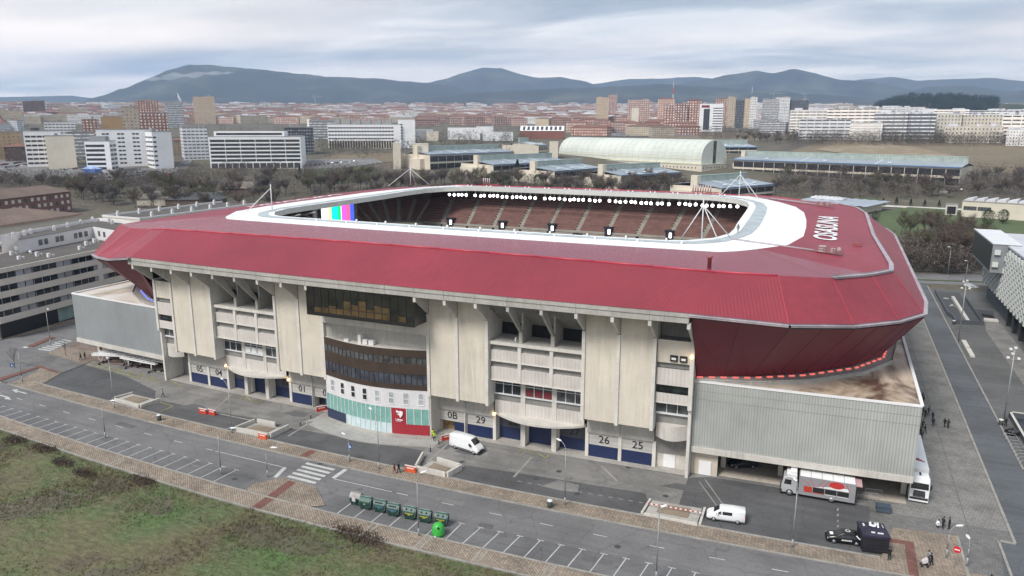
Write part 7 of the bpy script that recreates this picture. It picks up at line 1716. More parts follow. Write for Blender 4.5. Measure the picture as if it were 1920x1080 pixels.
for px0, px1, yb, yt, lb in ((738, 752, 318, 272, 'slim cream tower at the left end of the tall university block'), (775, 804, 316, 273, 'broad cream tower joined to the tall university block'), (962, 1002, 300, 272, 'cream tower with a dark opening between two university blocks'), (1030, 1046, 298, 268, 'cream tower against the left end of the vaulted hall')): block('campus_tower', lb, 'tower', px0, px1, yb, yt, 14, m_ucream, roofm=m_ucream)
# --- barrel-vaulted sports hall
Bq = T2(1314, 320, 0); q_ = math.atan2(Bq.y-CAM.y, Bq.x-CAM.x)-math.pi/2-.62; L_ = 180.; v = Vector((math.cos(q_), math.sin(q_), 0)); A = Bq-v*L_; rz = q_; dd_ = (A-CAM).length
r = thing('vaulted_hall', 'large pale green barrel-vaulted sports hall with a glazed strip in its end wall', 'sports hall', A, rz); m_vault = M('vault_pale_green', (.61, .64, .585), .45, n1=(.03, .1), n2=(.3, .06), streak=.1); R_ = 19.0; wallh = (Bq-CAM).length*8/FPX*.0+6.5; hv = 24.5
mb = MB(); mb.box(-3, L_+5, -6, 32, -5, 5.0); mb.build('aisle_wall', m_ucream, r, False)
mb = MB(); mb.box(-3.2, L_+5.2, -6.2, 32.2, 5.01, 5.5); mb.build('aisle_roof', M('aisle_grey_green', (.4, .42, .36), .7, n1=(.05, .15)), r, False)
mb = MB(); rings = []
prof = [(0, 5.5), (0, 10.5)]+[(R_-R_*math.cos(t), 10.5+(hv-8.5)*math.sin(t)) for t in lin(.12, math.pi-.12, 16)]+[(2*R_, 10.5), (2*R_, 5.5)]
rings = [[(x, y, z) for y, z in prof] for x in (0, L_)]
mb.loft(rings, smooth=False); mb.build('vault', m_vault, r, False)
mb = MB(); mb.box(-.4, L_+.4, -.45, -.001, 5.6, 7.0); mb.box(0, L_, -.2, -.002, 9.8, 10.4); mb.build('eaves_band', M('eaves_cream', (.72, .68, .52), .6), r, False)
mb = MB()
for k in range(24):
    x = 3+k*(L_-6)/23; mb.box(x-.06, x+.06, -.1, -.003, 7.01, 10.4)
    for (y0_, z0_), (y1_, z1_) in zip(prof[1:10], prof[2:11]): mb.tube((x, y0_, z0_), (x, y1_, z1_), .14, n=4)
mb.build('vault_seam', M('seam_grey', (.42, .44, .36), .6), r, False)
mb = MB(); mb.box(L_+.01, L_+.12, R_-2.2, R_+2.2, 1, hv+.8); mb.build('end_glazing', wg, r, False); mb = MB()
for k in range(46): mb.box(2+k*L_/46, 3.1+k*L_/46, -6.12, -6.001, 2, 3.2)
for k in range(8): mb.box(L_+5.001, L_+5.1, -4+k*4, -2.8+k*4, 2, 3.2)
mb.build('porthole_windows', p_dark, r, False)
# --- low buildings in the park at right
A = G(1512, 392); r = thing('canteen', 'low park building with a wavy grey-blue sheet roof behind the right roof end', 'pavilion', A, -.42); m_wave = M('wavy_sheet_roof', (.4, .44, .5), .4, .2, n1=(.1, .1))
mb = MB(); mb.box(-8, 34, 0, 30, -1, 4.2); mb.build('wall', m_ucream, r, False); mb = MB(); rings = []
for k in range(33): x = -10+k*1.5; rings.append([(x, -3, 4.4+.5*abs(math.sin(k*.8))), (x, 33, 5.2+.5*abs(math.sin(k*.8)))])
mb.loft(rings, closed=False, caps=False); mb.build('roof', m_wave, r, False); mb = MB()
for k in range(7): mb.box(-4+k*2.6, -2.3+k*2.6, 18, 20+(k % 3), 5.4, 7.2)
mb.box(-6, 15, 17, 24, 5.3, 6.6); mb.build('roof_plant', m_wroof, r, False)
r, W, H, d, o = block('park_pavilion', 'small yellow building with ribbed white roof lights at the right frame edge', 'building', 1817, 1925, 412, 387, 18, m_ucream, rot=-.1); bands(r, W, H, 18, 4.2, 1, 3, 2.2, m_glass_g, x1=-W*.1, split=2); mb = MB()
for k in range(7): x = -W/2+.5+k*W/7; mb.prism([(x, 1), (x+W/7-.5, 1), (x+W/7-.5, 16), (x, 16)], H+.51, [H+.9, H+2.2, H+2.2, H+.9])
mb.build('roof_light', m_wroof, r, False)
r, W, H, d, o = block('transformer_kiosk', 'small kiosk with a dark louvred front on the park lawn', 'kiosk', 1774, 1791, 404, 387, 3.5, m_conc_l); mb = MB(); mb.box(-W*.36, W*.36, -.08, -.001, .8, H-1); mb.build('louvre', m_dark, r, False)
# --- left foreground roofs behind the office: brick block, brown hipped hall, old sheds with chimney
r = thing('brick_school', 'long brick building with a brown hipped roof and pale square windows', 'building', T2(10, 400, 0), 0); A, Bq = T2(-40, 402, 6), T2(134, 378, 6); v = Bq-A; v.z = 0; L_ = v.length; r.location = (A.x, A.y, 0); r.rotation_euler = (0, 0, math.atan2(v.y, v.x)); HB = 12.5
mb = MB(); mb.box(0, L_, 0, 18, 0, HB); mb.build('wall', M('old_brick', (.19, .1, .08), .85, n1=(.2, .15), n2=(3, .12)), r, False); mb = MB(); hip(mb, L_, 18, HB+.01, 4.2, 1.); mb.v = [(x+L_/2, y+9, z) for x, y, z in mb.v]; mb.build('roof', m_terra2, r, False)
for k in range(14):
    for lv in range(3): mb = MB(); x = L_*(.06+k*.068); mb.box(x, x+1.9, -.1, -.001, 1.6+lv*3.8, 3.5+lv*3.8); mb.build('window', M('pale_blind', (.66, .57, .52), .7) if (k+lv) % 4 else m_glass_g, r, False)
A, Bq = T2(-60, 432, 9), T2(146, 402, 9); v = Bq-A; v.z = 0; L_ = v.length; r = thing('brown_roof_hall', 'low wide hall with a plain brown hipped roof and pinkish eaves behind the white penthouse', 'hall', (A.x, A.y, 0), math.atan2(v.y, v.x))
mb = MB(); mb.box(0, L_, 0, 34, 0, 9); mb.build('wall', m_beige, r, False); mb = MB(); hip(mb, L_, 34, 9.3, 4.4, 1.2); mb.v = [(x+L_/2, y+17, z) for x, y, z in mb.v]; mb.build('roof', m_terra2, r, False); mb = MB(); mb.box(-1.3, L_+1.3, -1.5, -1.21, 8.6, 9.4); mb.build('eaves', M('pink_eaves', (.38, .25, .2), .8), r, False)
A, Bq = T2(262, 412, 12), T2(480, 384, 12); v = Bq-A; v.z = 0; L_ = v.length; r = thing('flat_roof_block', 'beige flat-roofed block with many white chimneys directly behind the left roof end', 'building', (A.x, A.y, 0), math.atan2(v.y, v.x))
mb = MB(); mb.box(0, L_, 0, 24, 0, 12); mb.build('wall', m_beige, r, False); mb = MB(); mb.box(.5, L_-.5, .5, 23.5, 12.01, 12.1); mb.build('roof', m_groof, r, False); mb = MB(); mb.box(-.2, L_+.2, -.2, .4, 12.01, 12.8); mb.box(-.2, L_+.2, 23.6, 24.2, 12.01, 12.8); mb.box(-.2, .4, .41, 23.59, 12.01, 12.8); mb.build('parapet', m_pent, r, False)
for k in range(12): mb = MB(); x = 4+k*(L_-8)/11; y = 4 if k % 2 else 19; mb.box(x-.6, x+.6, y-.5, y+.5, 12.11, 13.9); mb.box(x-.4, x+.4, y-.35, y+.35, 13.9, 14.5); mb.build('chimney', m_offw, r, False)
A = T2(322, 364, 0); r = thing('brick_chimney', 'old tapering brick factory chimney among the bare trees', 'chimney', A, 0); mb = MB(); mb.lathe((0, 0, -2), [(1.7, 0), (1.25, 16), (1.5, 16.3), (1.5, 17), (1.2, 17.1)], 14); mb.build('chimney_stack', M('chimney_brick', (.22, .1, .075), .85, n1=(.5, .2)), r, False)
for px0, px1, yb, lb in ((316, 408, 388, 'old shed with a dark slate roof beside the brick chimney'), (262, 318, 386, 'old arched shed with an open gable left of the brick chimney'), (424, 500, 366, 'long low shed with a pale roof right of the brick chimney')):
    p = T((px0+px1)/2, yb); d = math.hypot(p.x-CAM.x, p.y-CAM.y); W = (px1-px0)/FPX*d; r = thing('old_shed', lb, 'shed', p, face_rz(p)-.35); mb = MB(); mb.box(-W/2, W/2, 0, 14, -1, 4.5); mb.build('wall', m_terra2 if px0 != 262 else p_cream, r, False); mb = MB(); hip(mb, W, 14, 4.6, 4.2, .8); mb.v = [(x, y+7, z) for x, y, z in mb.v]; mb.build('roof', M('slate_roof', (.075, .075, .08), .7, n1=(.2, .3)) if px0 == 316 else M('shed_roof', (.19, .165, .14), .85, n1=(.2, .25)), r, False)
# --- communication mast, crane, smoke
p = T(1260, 224); d = math.hypot(p.x-CAM.x, p.y-CAM.y); r = thing('radio_mast', 'red and white lattice radio mast on the skyline above the brick towers', 'mast', p, 0); Hm = (224-158)/FPX*d
for k in range(6):
    mb = MB(); z0, z1 = Hm*k/6, Hm*(k+1)/6; w0 = 3.4*(1-k/6.5); w1 = 3.4*(1-(k+1)/6.5)
    for a in range(4):
        c, s = math.cos(a*1.571+.78), math.sin(a*1.571+.78); c2, s2 = math.cos(a*1.571+2.35), math.sin(a*1.571+2.35)
        mb.tube((c*w0, s*w0, z0), (c*w1, s*w1, z1), .4, n=4); mb.tube((c*w0, s*w0, z0), (c2*w1, s2*w1, z1), .22, n=4)
    mb.build('mast_section', M('mast_red', (.6, .12, .13), .6) if k == 4 else m_alu, r, False)
mb = MB(); mb.lathe((0, 0, Hm*.72), [(3.6, 0), (3.6, 3)], 12); mb.build('antenna_drum', M('antenna_red', (.65, .1, .12), .6), r, False)
p = at(1404, 1750); mb = MB(); mb.tube((0, 0, 0), (0, 0, 16), .8, .3, 6); o = mb.build('rooftop_antenna', m_alu); o.location = (at(1406, 1850).x, at(1406, 1850).y, at(1406, 1850).z+70); tag(o, 'thin white antenna on the roof of the white-framed tower', 'antenna')
def crane(px, dist, h, lb):
    p = at(px, dist); r = thing('tower_crane', lb, 'crane', p, 0); mb = MB()
    for a in ((-1, -1), (1, -1), (1, 1), (-1, 1)): mb.tube((a[0], a[1], 0), (a[0], a[1], h), .22, n=4)
    for k in range(12): mb.tube((-1, -1, h*k/12), (1, -1, h*(k+1)/12), .15, n=4); mb.tube((1, 1, h*k/12), (-1, 1, h*(k+1)/12), .15, n=4)
    mb.build('crane_tower', m_steel, r, False); mb = MB(); mb.tube((-12, 0, h), (38, 0, h), .4, n=4); mb.tube((0, 0, h+6), (36, 0, h+.5), .15, n=4); mb.tube((0, 0, h+6), (-12, 0, h+.5), .15, n=4); mb.tube((0, 0, h), (0, 0, h+6), .3, n=4); mb.box(-12, -9, -.8, .8, h-2.5, h); mb.build('crane_jib', m_steel, r, False)
crane(593, 3300, 62, 'tower crane on the skyline left of the dark conifers'); crane(1025, 3000, 55, 'tower crane on the skyline over the brick quarter'); crane(1446, 2700, 75, 'tower crane behind the grey glass block'); crane(1505, 3000, 75, 'pale tower crane behind the white banded block')
p = at(342, 2400); m = bpy.data.materials.new('smoke_white'); m.use_nodes = True; nt = m.node_tree; b = nt.nodes['Principled BSDF']; b.inputs['Base Color'].default_value = (.85, .87, .9, 1); b.inputs['Roughness'].default_value = 1.
v = coords(nt); lw = nt.nodes.new('ShaderNodeLayerWeight'); lw.inputs[0].default_value = .4
nt.links.new(math_(nt, 'MULTIPLY', ramp(nt, noise(nt, v, .1, 5, .7), [(.35, .0), (.62, .7)]), math_(nt, 'SUBTRACT', 1., lw.outputs['Facing'])), b.inputs['Alpha'])
mb = MB(); rings = []
for k in range(16):
    t = k/15; z = t*62; w_ = .8+4.2*math.sin(math.pi*min(1, t*1.02))**.8*(.35+.65*t)+.5*math.sin(t*11); ox = 5*math.sin(t*4.5)-t*3; rings.append([(ox+w_*math.cos(a)*(1+.3*math.sin(a*3+t*8)), w_*math.sin(a), z) for a in lin(0, 5.6, 10)])
mb.loft(rings, smooth=True, caps=False); o = mb.build('smoke', m); o.location = (p.x, p.y, p.z+12); tag(o, 'thin white smoke plume rising over the old quarter', 'smoke', kind='stuff')
# ------------------------------------------------------------------ the packed city beyond: nearer blocks one by one, the rest as one mass
skip = [(50, 345, 318, 236), (345, 590, 318, 236), (612, 785, 290, 222), (775, 1062, 300, 243), (1300, 1420, 290, 226), (1480, 1925, 300, 206)]
rows = [255, 249, 242.5, 236.5, 231, 226, 221.5, 217.5]
names = {'left': 'apartment block in the crowded old quarter on the left, tiled roof among many like it', 'mid': 'brick terrace block with red roof in the wide middle quarter, one of many alike', 'right': 'pale flat-roofed block of the far right district, one of many alike'}
cr = random.Random(11); protos = {}; cnt = 0
def mini(kind, wl, roof, w, dp, h):
    key = (wl, roof, w, dp, h)
    if key in protos: return protos[key]
    mb = MB(); mb.box(-w/2, w/2, 0, dp, -6, h); a = mb.mesh('city_wall', FC[wl]); mb = MB()
    if roof == 'hip': hip(mb, w, dp, h+.02, 2.8, .4); mb.v = [(x, y+dp/2, z) for x, y, z in mb.v]
    else: mb.box(-w/2, w/2, 0, dp, h+.02, h+.6); mb.box(-w*.2, w*.1, dp*.3, dp*.6, h+.6, h+3)
    protos[key] = (a, mb.mesh('city_roof', (m_terra if wl != 'cream' else m_terra2) if roof == 'hip' else m_flat)); return protos[key]
for yb in rows:
    px = -12
    while px < 1940 and cnt < 285:
        zone = 'left' if px < 640 else ('mid' if px < 1310 else 'right')
        p = T(px, yb+cr.uniform(-1.6, 1.6)); d = math.hypot(p.x-CAM.x, p.y-CAM.y)
        w = cr.choice((26, 34, 44)) if zone != 'mid' else cr.choice((34, 48, 60)); h = cr.choice((13, 16, 19)); dp = 14
        step = w/d*FPX*cr.uniform(1.05, 1.5)
        if not any(a-4 <= px <= b+4 and yb <= c and yb >= d2-6 for a, b, c, d2 in skip) and not (px > 1310 and yb < 236 and px < 1480):
            wl = cr.choice(('cream', 'brick', 'pink', 'tower', 'whitedot', 'brown') if zone == 'left' else ('brick', 'pink', 'pink', 'brick', 'cream') if zone == 'mid' else ('white', 'stone', 'grey')); roof = 'hip' if zone == 'mid' or (zone == 'left' and cr.random() < .72) else 'flat'
            a, b = mini(zone, wl, roof, w, dp, h)
            r = bpy.data.objects.new('city_block', None); COL.objects.link(r); r.location = p; r.rotation_euler = (0, 0, face_rz(p)+cr.choice((-.5, -.2, 0, .15, .4))); tag(r, names[zone], 'building', {'left': 'blocks of the old quarter', 'mid': 'brick terraces of the middle quarter', 'right': 'pale blocks of the far right district'}[zone])
            for nm_, me in (('wall', a), ('roof', b)): link(bpy.data.objects.new(nm_, me), r)
            cnt += 1
        px += step
mbw = {k: MB() for k in ('cream', 'brick', 'pink', 'white')}; mbr_ = MB()
for yb in lin(232, 199.5, 25):
    px = -20
    while px < 1940:
        p = T(px, yb+cr.uniform(-.8, .8)); d = math.hypot(p.x-CAM.x, p.y-CAM.y); w, dp, h = cr.uniform(34, 95), 15, cr.uniform(12, 21)
        if not (px > 1600 and yb < 206) and cr.random() < (.85 if px < 1350 else .5):
            wl = cr.choice(('cream', 'brick', 'pink', 'white', 'cream') if px < 640 else ('brick', 'pink', 'pink', 'cream', 'white') if px < 1320 else ('white', 'cream', 'white')); q = MB(); q.box(-w/2, w/2, 0, dp, -8, h); rz = face_rz(p)+cr.uniform(-.4, .4); mbw[wl].add(q, p, rz); q = MB(); fl_ = cr.random() < .42
            if fl_: q.box(-w/2-.1, w/2+.1, -.1, dp+.1, h+.02, h+.7, 1); q.box(-w*.2, w*.1, dp*.3, dp*.7, h+.7, h+3.2, 1)
            else: hip(q, w, dp, h+.02, 2.6, .3); q.v = [(x, y+dp/2, z) for x, y, z in q.v]
            mbr_.add(q, p, rz)
        px += w/d*FPX*cr.uniform(.9, 1.5)
city = MB()
for i, k in enumerate(mbw): city.add(mbw[k], m=i)
nf_ = len(city.f); city.add(mbr_); city.m[nf_:] = [4+k for k in mbr_.m]
tag(city.build('far_city', [FC[k] for k in mbw]+[m_terra, m_wroof]), 'hazy mass of low tiled city roofs under the mountains', 'city', kind='stuff')
# ------------------------------------------------------------------ parked cars far off
def tiny_car(mat):
    mb = MB(); mb.prism([(-2.1, -.85), (2.1, -.85), (2.1, .85), (-2.1, .85)], .28, .85, 0); mb.prism([(-1.5, -.8), (1.0, -.8), (1.0, .8), (-1.5, .8)], .851, [1.4]*4, 1)
    mb.v[-4:] = [(-1.2, -.65, 1.42), (.6, -.65, 1.42), (.6, .65, 1.42), (-1.2, .65, 1.42)]; mb.box(-1.2, .6, -.64, .64, 1.421, 1.45, 0)
    for x in (-1.35, 1.35):
        for y in (-.85, .7): mb.lathe((x, y, .3), [(.3, 0), (.3, .15)], 8, 2, 'Y')
    return mb.mesh('tiny_car', [mat, m_vglass, m_tyre])
cm = [tiny_car(m) for m in (m_vwhite, M('car_silver', (.4, .42, .44), .3, .3), M('car_grey', (.1, .105, .11), .3), M('car_dkblue', (.03, .05, .11), .3), m_vblack, M('car_red', (.3, .03, .03), .3))]
carlab = ('white', 'silver', 'grey', 'dark blue', 'black', 'red'); kc = 0
for a, b, n, wh in (((135, 339), (340, 326), 26, 'in the long row below the white slab block'), ((120, 322), (150, 316), 5, 'on the sloping street by the cream end wall'), ((2, 317), (62, 309), 12, 'in the lot at the far left'), ((4, 311), (58, 304), 11, 'in the back row of the far left lot'), ((140, 302), (162, 297), 4, 'between the white blocks'), ((575, 312), (690, 302), 14, 'in the car park right of the gridded office'), ((335, 316), (352, 306), 4, 'beside the white end block'), ((1770, 362), (1860, 352), 8, 'behind the bare park trees on the right'), ((150, 330), (320, 322), 14, 'in the upper row below the small office'), ((1160, 246), (1300, 251), 12, 'on the street below the brick row')):
    for k in range(n):
        px, py = a[0]+(b[0]-a[0])*k/n, a[1]+(b[1]-a[1])*k/n; p = T(px, py); ci = rnd.choice((0, 0, 0, 1, 1, 2, 3, 4, 5)); o = bpy.data.objects.new('distant_car', cm[ci]); COL.objects.link(o); o.location = p; o.rotation_euler = (0, 0, face_rz(p)+rnd.choice((1.2, 1.3, 1.4, .3))); tag(o, '%s car parked %s' % (carlab[ci], wh), 'car', 'cars parked '+wh)
r = thing('blue_marquee', 'bright blue marquee at the foot of the small white office', 'tent', T(174, 327), 0); mb = MB(); mb.box(-7, 7, -3, 3, 0, 4); mb.build('marquee_wall', M('marquee_blue', (.06, .16, .5), .6, n1=(.3, .2)), r, False); mb = MB(); hip(mb, 14, 6, 4.01, 2.); mb.build('marquee_roof', M('marquee_pale', (.3, .45, .75), .6), r, False)
# ------------------------------------------------------------------ patches of the middle distance
def patch(name, pts, z, mat, kind='structure', n=6):
    mb = MB(); q = [T(*p) for p in pts]; c = Vector((sum(p.x for p in q)/len(q), sum(p.y for p in q)/len(q), 0))
    dense = []
    for a, b in zip(q, q[1:]+q[:1]): dense += [a.lerp(b, k/n) for k in range(n)]
    ring_prev = None; i0 = len(mb.v)
    levels = [1, .75, .5, .25]
    for lv in levels:
        for p in dense: x, y = c.x+(p.x-c.x)*lv, c.y+(p.y-c.y)*lv; mb.vert((x, y, terr(x, y)+z))
    m_ = len(dense)
    for l in range(3):
        for k in range(m_): j = (k+1) % m_; mb.face((i0+l*m_+k, i0+l*m_+j, i0+(l+1)*m_+j, i0+(l+1)*m_+k))
    mb.face([i0+3*m_+k for k in range(m_)])
    return tag(mb.build(name, mat), kind=kind)
m_lawn = ground_mat('lawn_grass', [(.3, (.07, .085, .035)), (.5, (.08, .115, .04)), (.7, (.11, .115, .06))], .03); m_dry = ground_mat('dry_field', [(.3, (.17, .135, .09)), (.5, (.2, .155, .1)), (.7, (.12, .1, .065))], .012); m_far_asph = M('far_asphalt', (.19, .185, .185), .9, n1=(.02, .2), n2=(.2, .15)); m_cut = ground_mat('earth_bank', [(.3, (.3, .23, .15)), (.5, (.24, .185, .12)), (.7, (.36, .3, .21))], .05)
patch('lawn', [(1640, 400), (1700, 388), (1930, 402), (1930, 470), (1700, 480), (1655, 440)], .25, m_lawn); patch('lawn', [(565, 330), (600, 315), (700, 314), (720, 325), (640, 345), (570, 345)], .3, m_lawn); patch('lawn', [(1450, 378), (1640, 372), (1660, 385), (1500, 392)], .2, m_lawn)
patch('dry_field', [(1480, 285), (1560, 264), (1935, 272), (1935, 330), (1800, 318)], .3, m_dry); patch('earth_bank', [(1530, 282), (1590, 266), (1720, 278), (1800, 296), (1690, 300), (1600, 292)], .8, m_cut); patch('dry_field', [(600, 300), (640, 288), (760, 288), (800, 300), (700, 306)], .3, m_dry); patch('dry_field', [(1180, 262), (1300, 250), (1480, 250), (1480, 262), (1300, 270)], .3, m_dry)
patch('car_park', [(0, 322), (0, 300), (60, 297), (150, 310), (330, 318), (345, 330), (150, 342), (110, 344)], .35, m_far_asph); patch('car_park', [(560, 318), (575, 300), (700, 298), (720, 306), (640, 316)], .4, m_far_asph); patch('path', [(1640, 388), (1645, 385), (1930, 398), (1930, 401)], .35, m_conc_l); patch('street', [(1090, 256), (1100, 246), (1310, 246), (1300, 256)], .4, m_far_asph); patch('street', [(330, 320), (345, 300), (362, 300), (350, 322)], .5, m_far_asph)
# ------------------------------------------------------------------ trees
m_bark = M('bark', (.095, .08, .066), .95, n1=(.8, .2)); twig = [M('twigs_grey_brown', (.125, .1, .083), .95, n1=(.15, .25)), M('twigs_brown', (.12, .085, .066), .95, n1=(.15, .25)), M('twigs_grey', (.155, .135, .118), .95, n1=(.15, .25)), M('twigs_olive', (.11, .1, .055), .95, n1=(.15, .3))]
m_leaf = [M('conifer_green', (.022, .04, .02), .9, n1=(.5, .35), n2=(3, .3)), M('olive_green', (.05, .062, .022), .9, n1=(.5, .35), n2=(3, .3))]
def bare_mesh(seed, h, w, ntw=260, tw=.05):
    r = random.Random(seed); tr, cr_ = MB(), MB()
    tr.tube((0, 0, -.3), (r.gauss(0, .1), r.gauss(0, .1), h*.36), h*.014+.03, h*.01, 7); tips = []
    for k in range(9):
        a = k*2.4+r.uniform(-.4, .4); z0 = h*r.uniform(.22, .4); l = h*r.uniform(.3, .5); e = Vector((math.cos(a)*w*.55*r.uniform(.5, 1), math.sin(a)*w*.55*r.uniform(.5, 1), z0+l)); tr.tube((0, 0, z0), e, h*.006, h*.002, 5, cap=False); tips.append((Vector((0, 0, z0)), e))
    for k in range(ntw):
        s, e = tips[k % 9]; b = s.lerp(e, r.uniform(.35, 1)); d = Vector((r.gauss(0, .55), r.gauss(0, .55), r.uniform(.1, .9))).normalized()*h*r.uniform(.1, .26); t = b+d
        q = Vector((t.x/(w*.55), t.y/(w*.55), (t.z-h*.62)/(h*.4)))
        if q.length > 1: t = Vector((t.x/q.length, t.y/q.length, h*.62+(t.z-h*.62)/q.length))
        sd_ = d.cross(Vector((r.gauss(0, 1), r.gauss(0, 1), r.gauss(0, 1)))).normalized()*tw; i = len(cr_.v); cr_.v += [tuple(b-sd_), tuple(b+sd_), tuple(t)]; cr_.face((i, i+1, i+2))
        for j in range(2): u = b.lerp(t, r.uniform(.3, .8)); d2 = Vector((r.gauss(0, 1), r.gauss(0, 1), r.gauss(.3, .7))).normalized()*h*.09; s2 = d2.cross(d).normalized()*tw*.8; i = len(cr_.v); cr_.v += [tuple(u-s2), tuple(u+s2), tuple(u+d2)]; cr_.face((i, i+1, i+2))
    return tr, cr_
bare = []
for k in range(8): a, b = bare_mesh(k+1, 10, 7.5 if k % 2 else 6, 620, .038); bare.append((a.mesh('bare_trunk', m_bark), b.mesh('bare_crown', twig[k % 4])))
ev = []
for k in range(4):
    r = random.Random(50+k); mb = MB(); con = k < 2
    for q in range(1500):
        t = r.random()**.6 if con else r.random(); rad = (1-t)*2.6+.2 if con else 3.6*math.sqrt(max(.05, 1-(2*t-1)**2)); a = r.uniform(0, 6.28); rr = rad*r.uniform(.55, 1.05)*(1+.2*math.sin(a*3+k)); z = 1.2+t*8.6; c = Vector((math.cos(a)*rr, math.sin(a)*rr, z)); s_ = r.uniform(.22, .5); n1_ = Vector((r.gauss(0, 1), r.gauss(0, 1), r.gauss(0, .6))).normalized()*s_; n2_ = Vector((r.gauss(0, 1), r.gauss(0, 1), r.gauss(0, .6))).normalized()*s_; i = len(mb.v); mb.v += [tuple(c+n1_), tuple(c+n2_), tuple(c-n1_)]; mb.face((i, i+1, i+2))
    tb_ = MB(); tb_.tube((0, 0, -.3), (0, 0, 6), .25, .1, 7); ev.append((tb_.mesh('evergreen_trunk', m_bark), mb.mesh('evergreen_crown', m_leaf[k // 2])))
a_, b_ = bare_mesh(77, 10, 6, 90, .03); thin_tree = (a_.mesh('bare_trunk', m_bark), b_.mesh('bare_crown', twig[2]))
def tree(p, pr, s, label, grp, name='bare_tree', sx=1.):
    r = bpy.data.objects.new(name, None); COL.objects.link(r); r.location = p; r.rotation_euler = (0, 0, rnd.uniform(0, 6.28)); r.scale = (s*sx, s*sx, s); tag(r, label, 'tree', grp)
    link(bpy.data.objects.new('trunk', pr[0]), r); link(bpy.data.objects.new('crown', pr[1]), r)
tc_ = random.Random(21)
def band_trees(n, poly, smin, smax, label, grp, kinds=range(8)):
    for k in range(n):
        px, y0, y1 = tc_.uniform(poly[0], poly[1]), poly[2], poly[3]; py = tc_.uniform(y0, y1); p = T(px, py); tree(p, bare[tc_.choice(list(kinds))], tc_.uniform(smin, smax), label, grp)
band_trees(66, (130, 520, 350, 392), 1.05, 1.65, 'leafless grey-brown tree in the thicket around the old sheds', 'bare trees around the old sheds')
band_trees(60, (480, 900, 340, 372), 1.1, 1.75, 'leafless tree in the belt behind the left half of the stadium', 'bare trees behind the left half of the stadium')
band_trees(54, (880, 1300, 345, 374), 1.15, 1.65, 'leafless tree in front of the blue-roofed university blocks', 'bare trees before the university blocks')
band_trees(64, (1450, 1920, 336, 372), .95, 1.4, 'leafless tree in the belt before the long university block', 'bare trees before the long university block')
band_trees(34, (1690, 1850, 440, 512), 1.1, 1.6, 'tall leafless tree beside the back road', 'bare trees beside the back road', (0, 1, 3, 7))
band_trees(24, (1380, 1500, 250, 272), .9, 1.3, 'leafless tree below the white office tower', 'bare trees below the office tower')
band_trees(16, (0, 130, 338, 352), .7, 1., 'leafless tree by the far left car park', 'bare trees by the far left car park')
for px, py, k, s, lb in ((920, 356, 2, 1.25, 'dark green rounded tree, left of the three behind the canopy'), (950, 358, 3, 1.15, 'olive green rounded tree in the middle of the three behind the canopy'), (1008, 358, 2, 1.25, 'dense green tree, right of the three behind the canopy'), (970, 330, 0, 1.4, 'dark conifer standing before the university block roof'), (1045, 350, 3, .6, 'yellowish green shrub tree behind the canopy'), (562, 330, 0, .8, 'small dark conifer beside the green lawn on the left'), (572, 332, 1, .6, 'smaller dark conifer next to the other by the lawn'), (1655, 388, 0, .55, 'young conifer on the park path, first from the left'), (1680, 386, 0, .55, 'young conifer on the park path, second from the left'), (1707, 388, 1, .5, 'young conifer on the park path, third from the left'), (1733, 389, 0, .5, 'young conifer on the park path, fourth from the left'), (1760, 391, 1, .5, 'young conifer on the park path, fifth from the left'), (1850, 425, 2, .9, 'dense dark tree before the small yellow building'), (1880, 420, 2, .8, 'dense dark tree at the right of the small yellow building'), (1640, 415, 2, .6, 'dark round tree at the edge of the red roof end'), (1820, 402, 0, .6, 'young conifer left of the yellow building'), (1700, 268, 0, .5, 'lone conifer on the earth bank')): tree(T(px, py), ev[k], s, lb, None, 'evergreen_tree')
for px, py, s, lb in ((28, 690, .62, 'small leafless street tree on the left brick corner'), (124, 668, .55, 'small leafless street tree beside the left zebra crossing')): tree(G(px, py), thin_tree, s, lb, None, 'street_tree', .7)
# woods and hedge-like thickets that read as one mass
def wood(name, n, area, h0, h1, mats, label, seed, tk=1.):
    r = random.Random(seed); mb = MB()
    for k in range(n):
        px, py = area(r); p = T(px, py) if not isinstance(px, Vector) else px; h = r.uniform(h0, h1); m_ = r.randrange(len(mats))
        for j in range(64):
            a = r.uniform(0, 6.28); t = r.random(); rr = h*.36*math.sqrt(max(.04, 1-(1.7*t-.8)**2)); c = Vector((p.x+math.cos(a)*rr, p.y+math.sin(a)*rr, p.z+h*(.12+.88*t))); s_ = h*r.uniform(.009, .028)*tk
            n1_ = Vector((r.gauss(0, 1), r.gauss(0, 1), r.gauss(0, 1))).normalized()*s_; n2_ = Vector((r.gauss(0, 1), r.gauss(0, 1), r.gauss(.4, 1))).normalized()*s_*5.5; i = len(mb.v); mb.v += [tuple(c-n1_), tuple(c+n1_), tuple(c+n2_)]; mb.face((i, i+1, i+2), m_)
    return tag(mb.build(name, mats), label, 'wood', kind='stuff')
wood('bare_woodland', 4300, lambda r: r.choice(((r.uniform(130, 760), r.uniform(338, 392)), (r.uniform(1450, 1930), r.uniform(332, 378)), (r.uniform(760, 1300), r.uniform(338, 372)), (r.uniform(1680, 1850), r.uniform(470, 515)), (r.uniform(0, 350), r.uniform(338, 352)), (r.uniform(330, 760), r.uniform(322, 345)), (r.uniform(1440, 1930), r.uniform(328, 372)), (r.uniform(1440, 1930), r.uniform(263, 273)), (r.uniform(1310, 1490), r.uniform(243, 266)))), 5, 10.5, [M('thicket_brown', (.115, .09, .075), .95, n1=(.1, .3)), M('thicket_dark', (.08, .064, .054), .95, n1=(.1, .3)), M('thicket_pale', (.16, .135, .115), .95, n1=(.1, .3))], 'brown leafless thicket filling the gaps behind the stadium', 5)
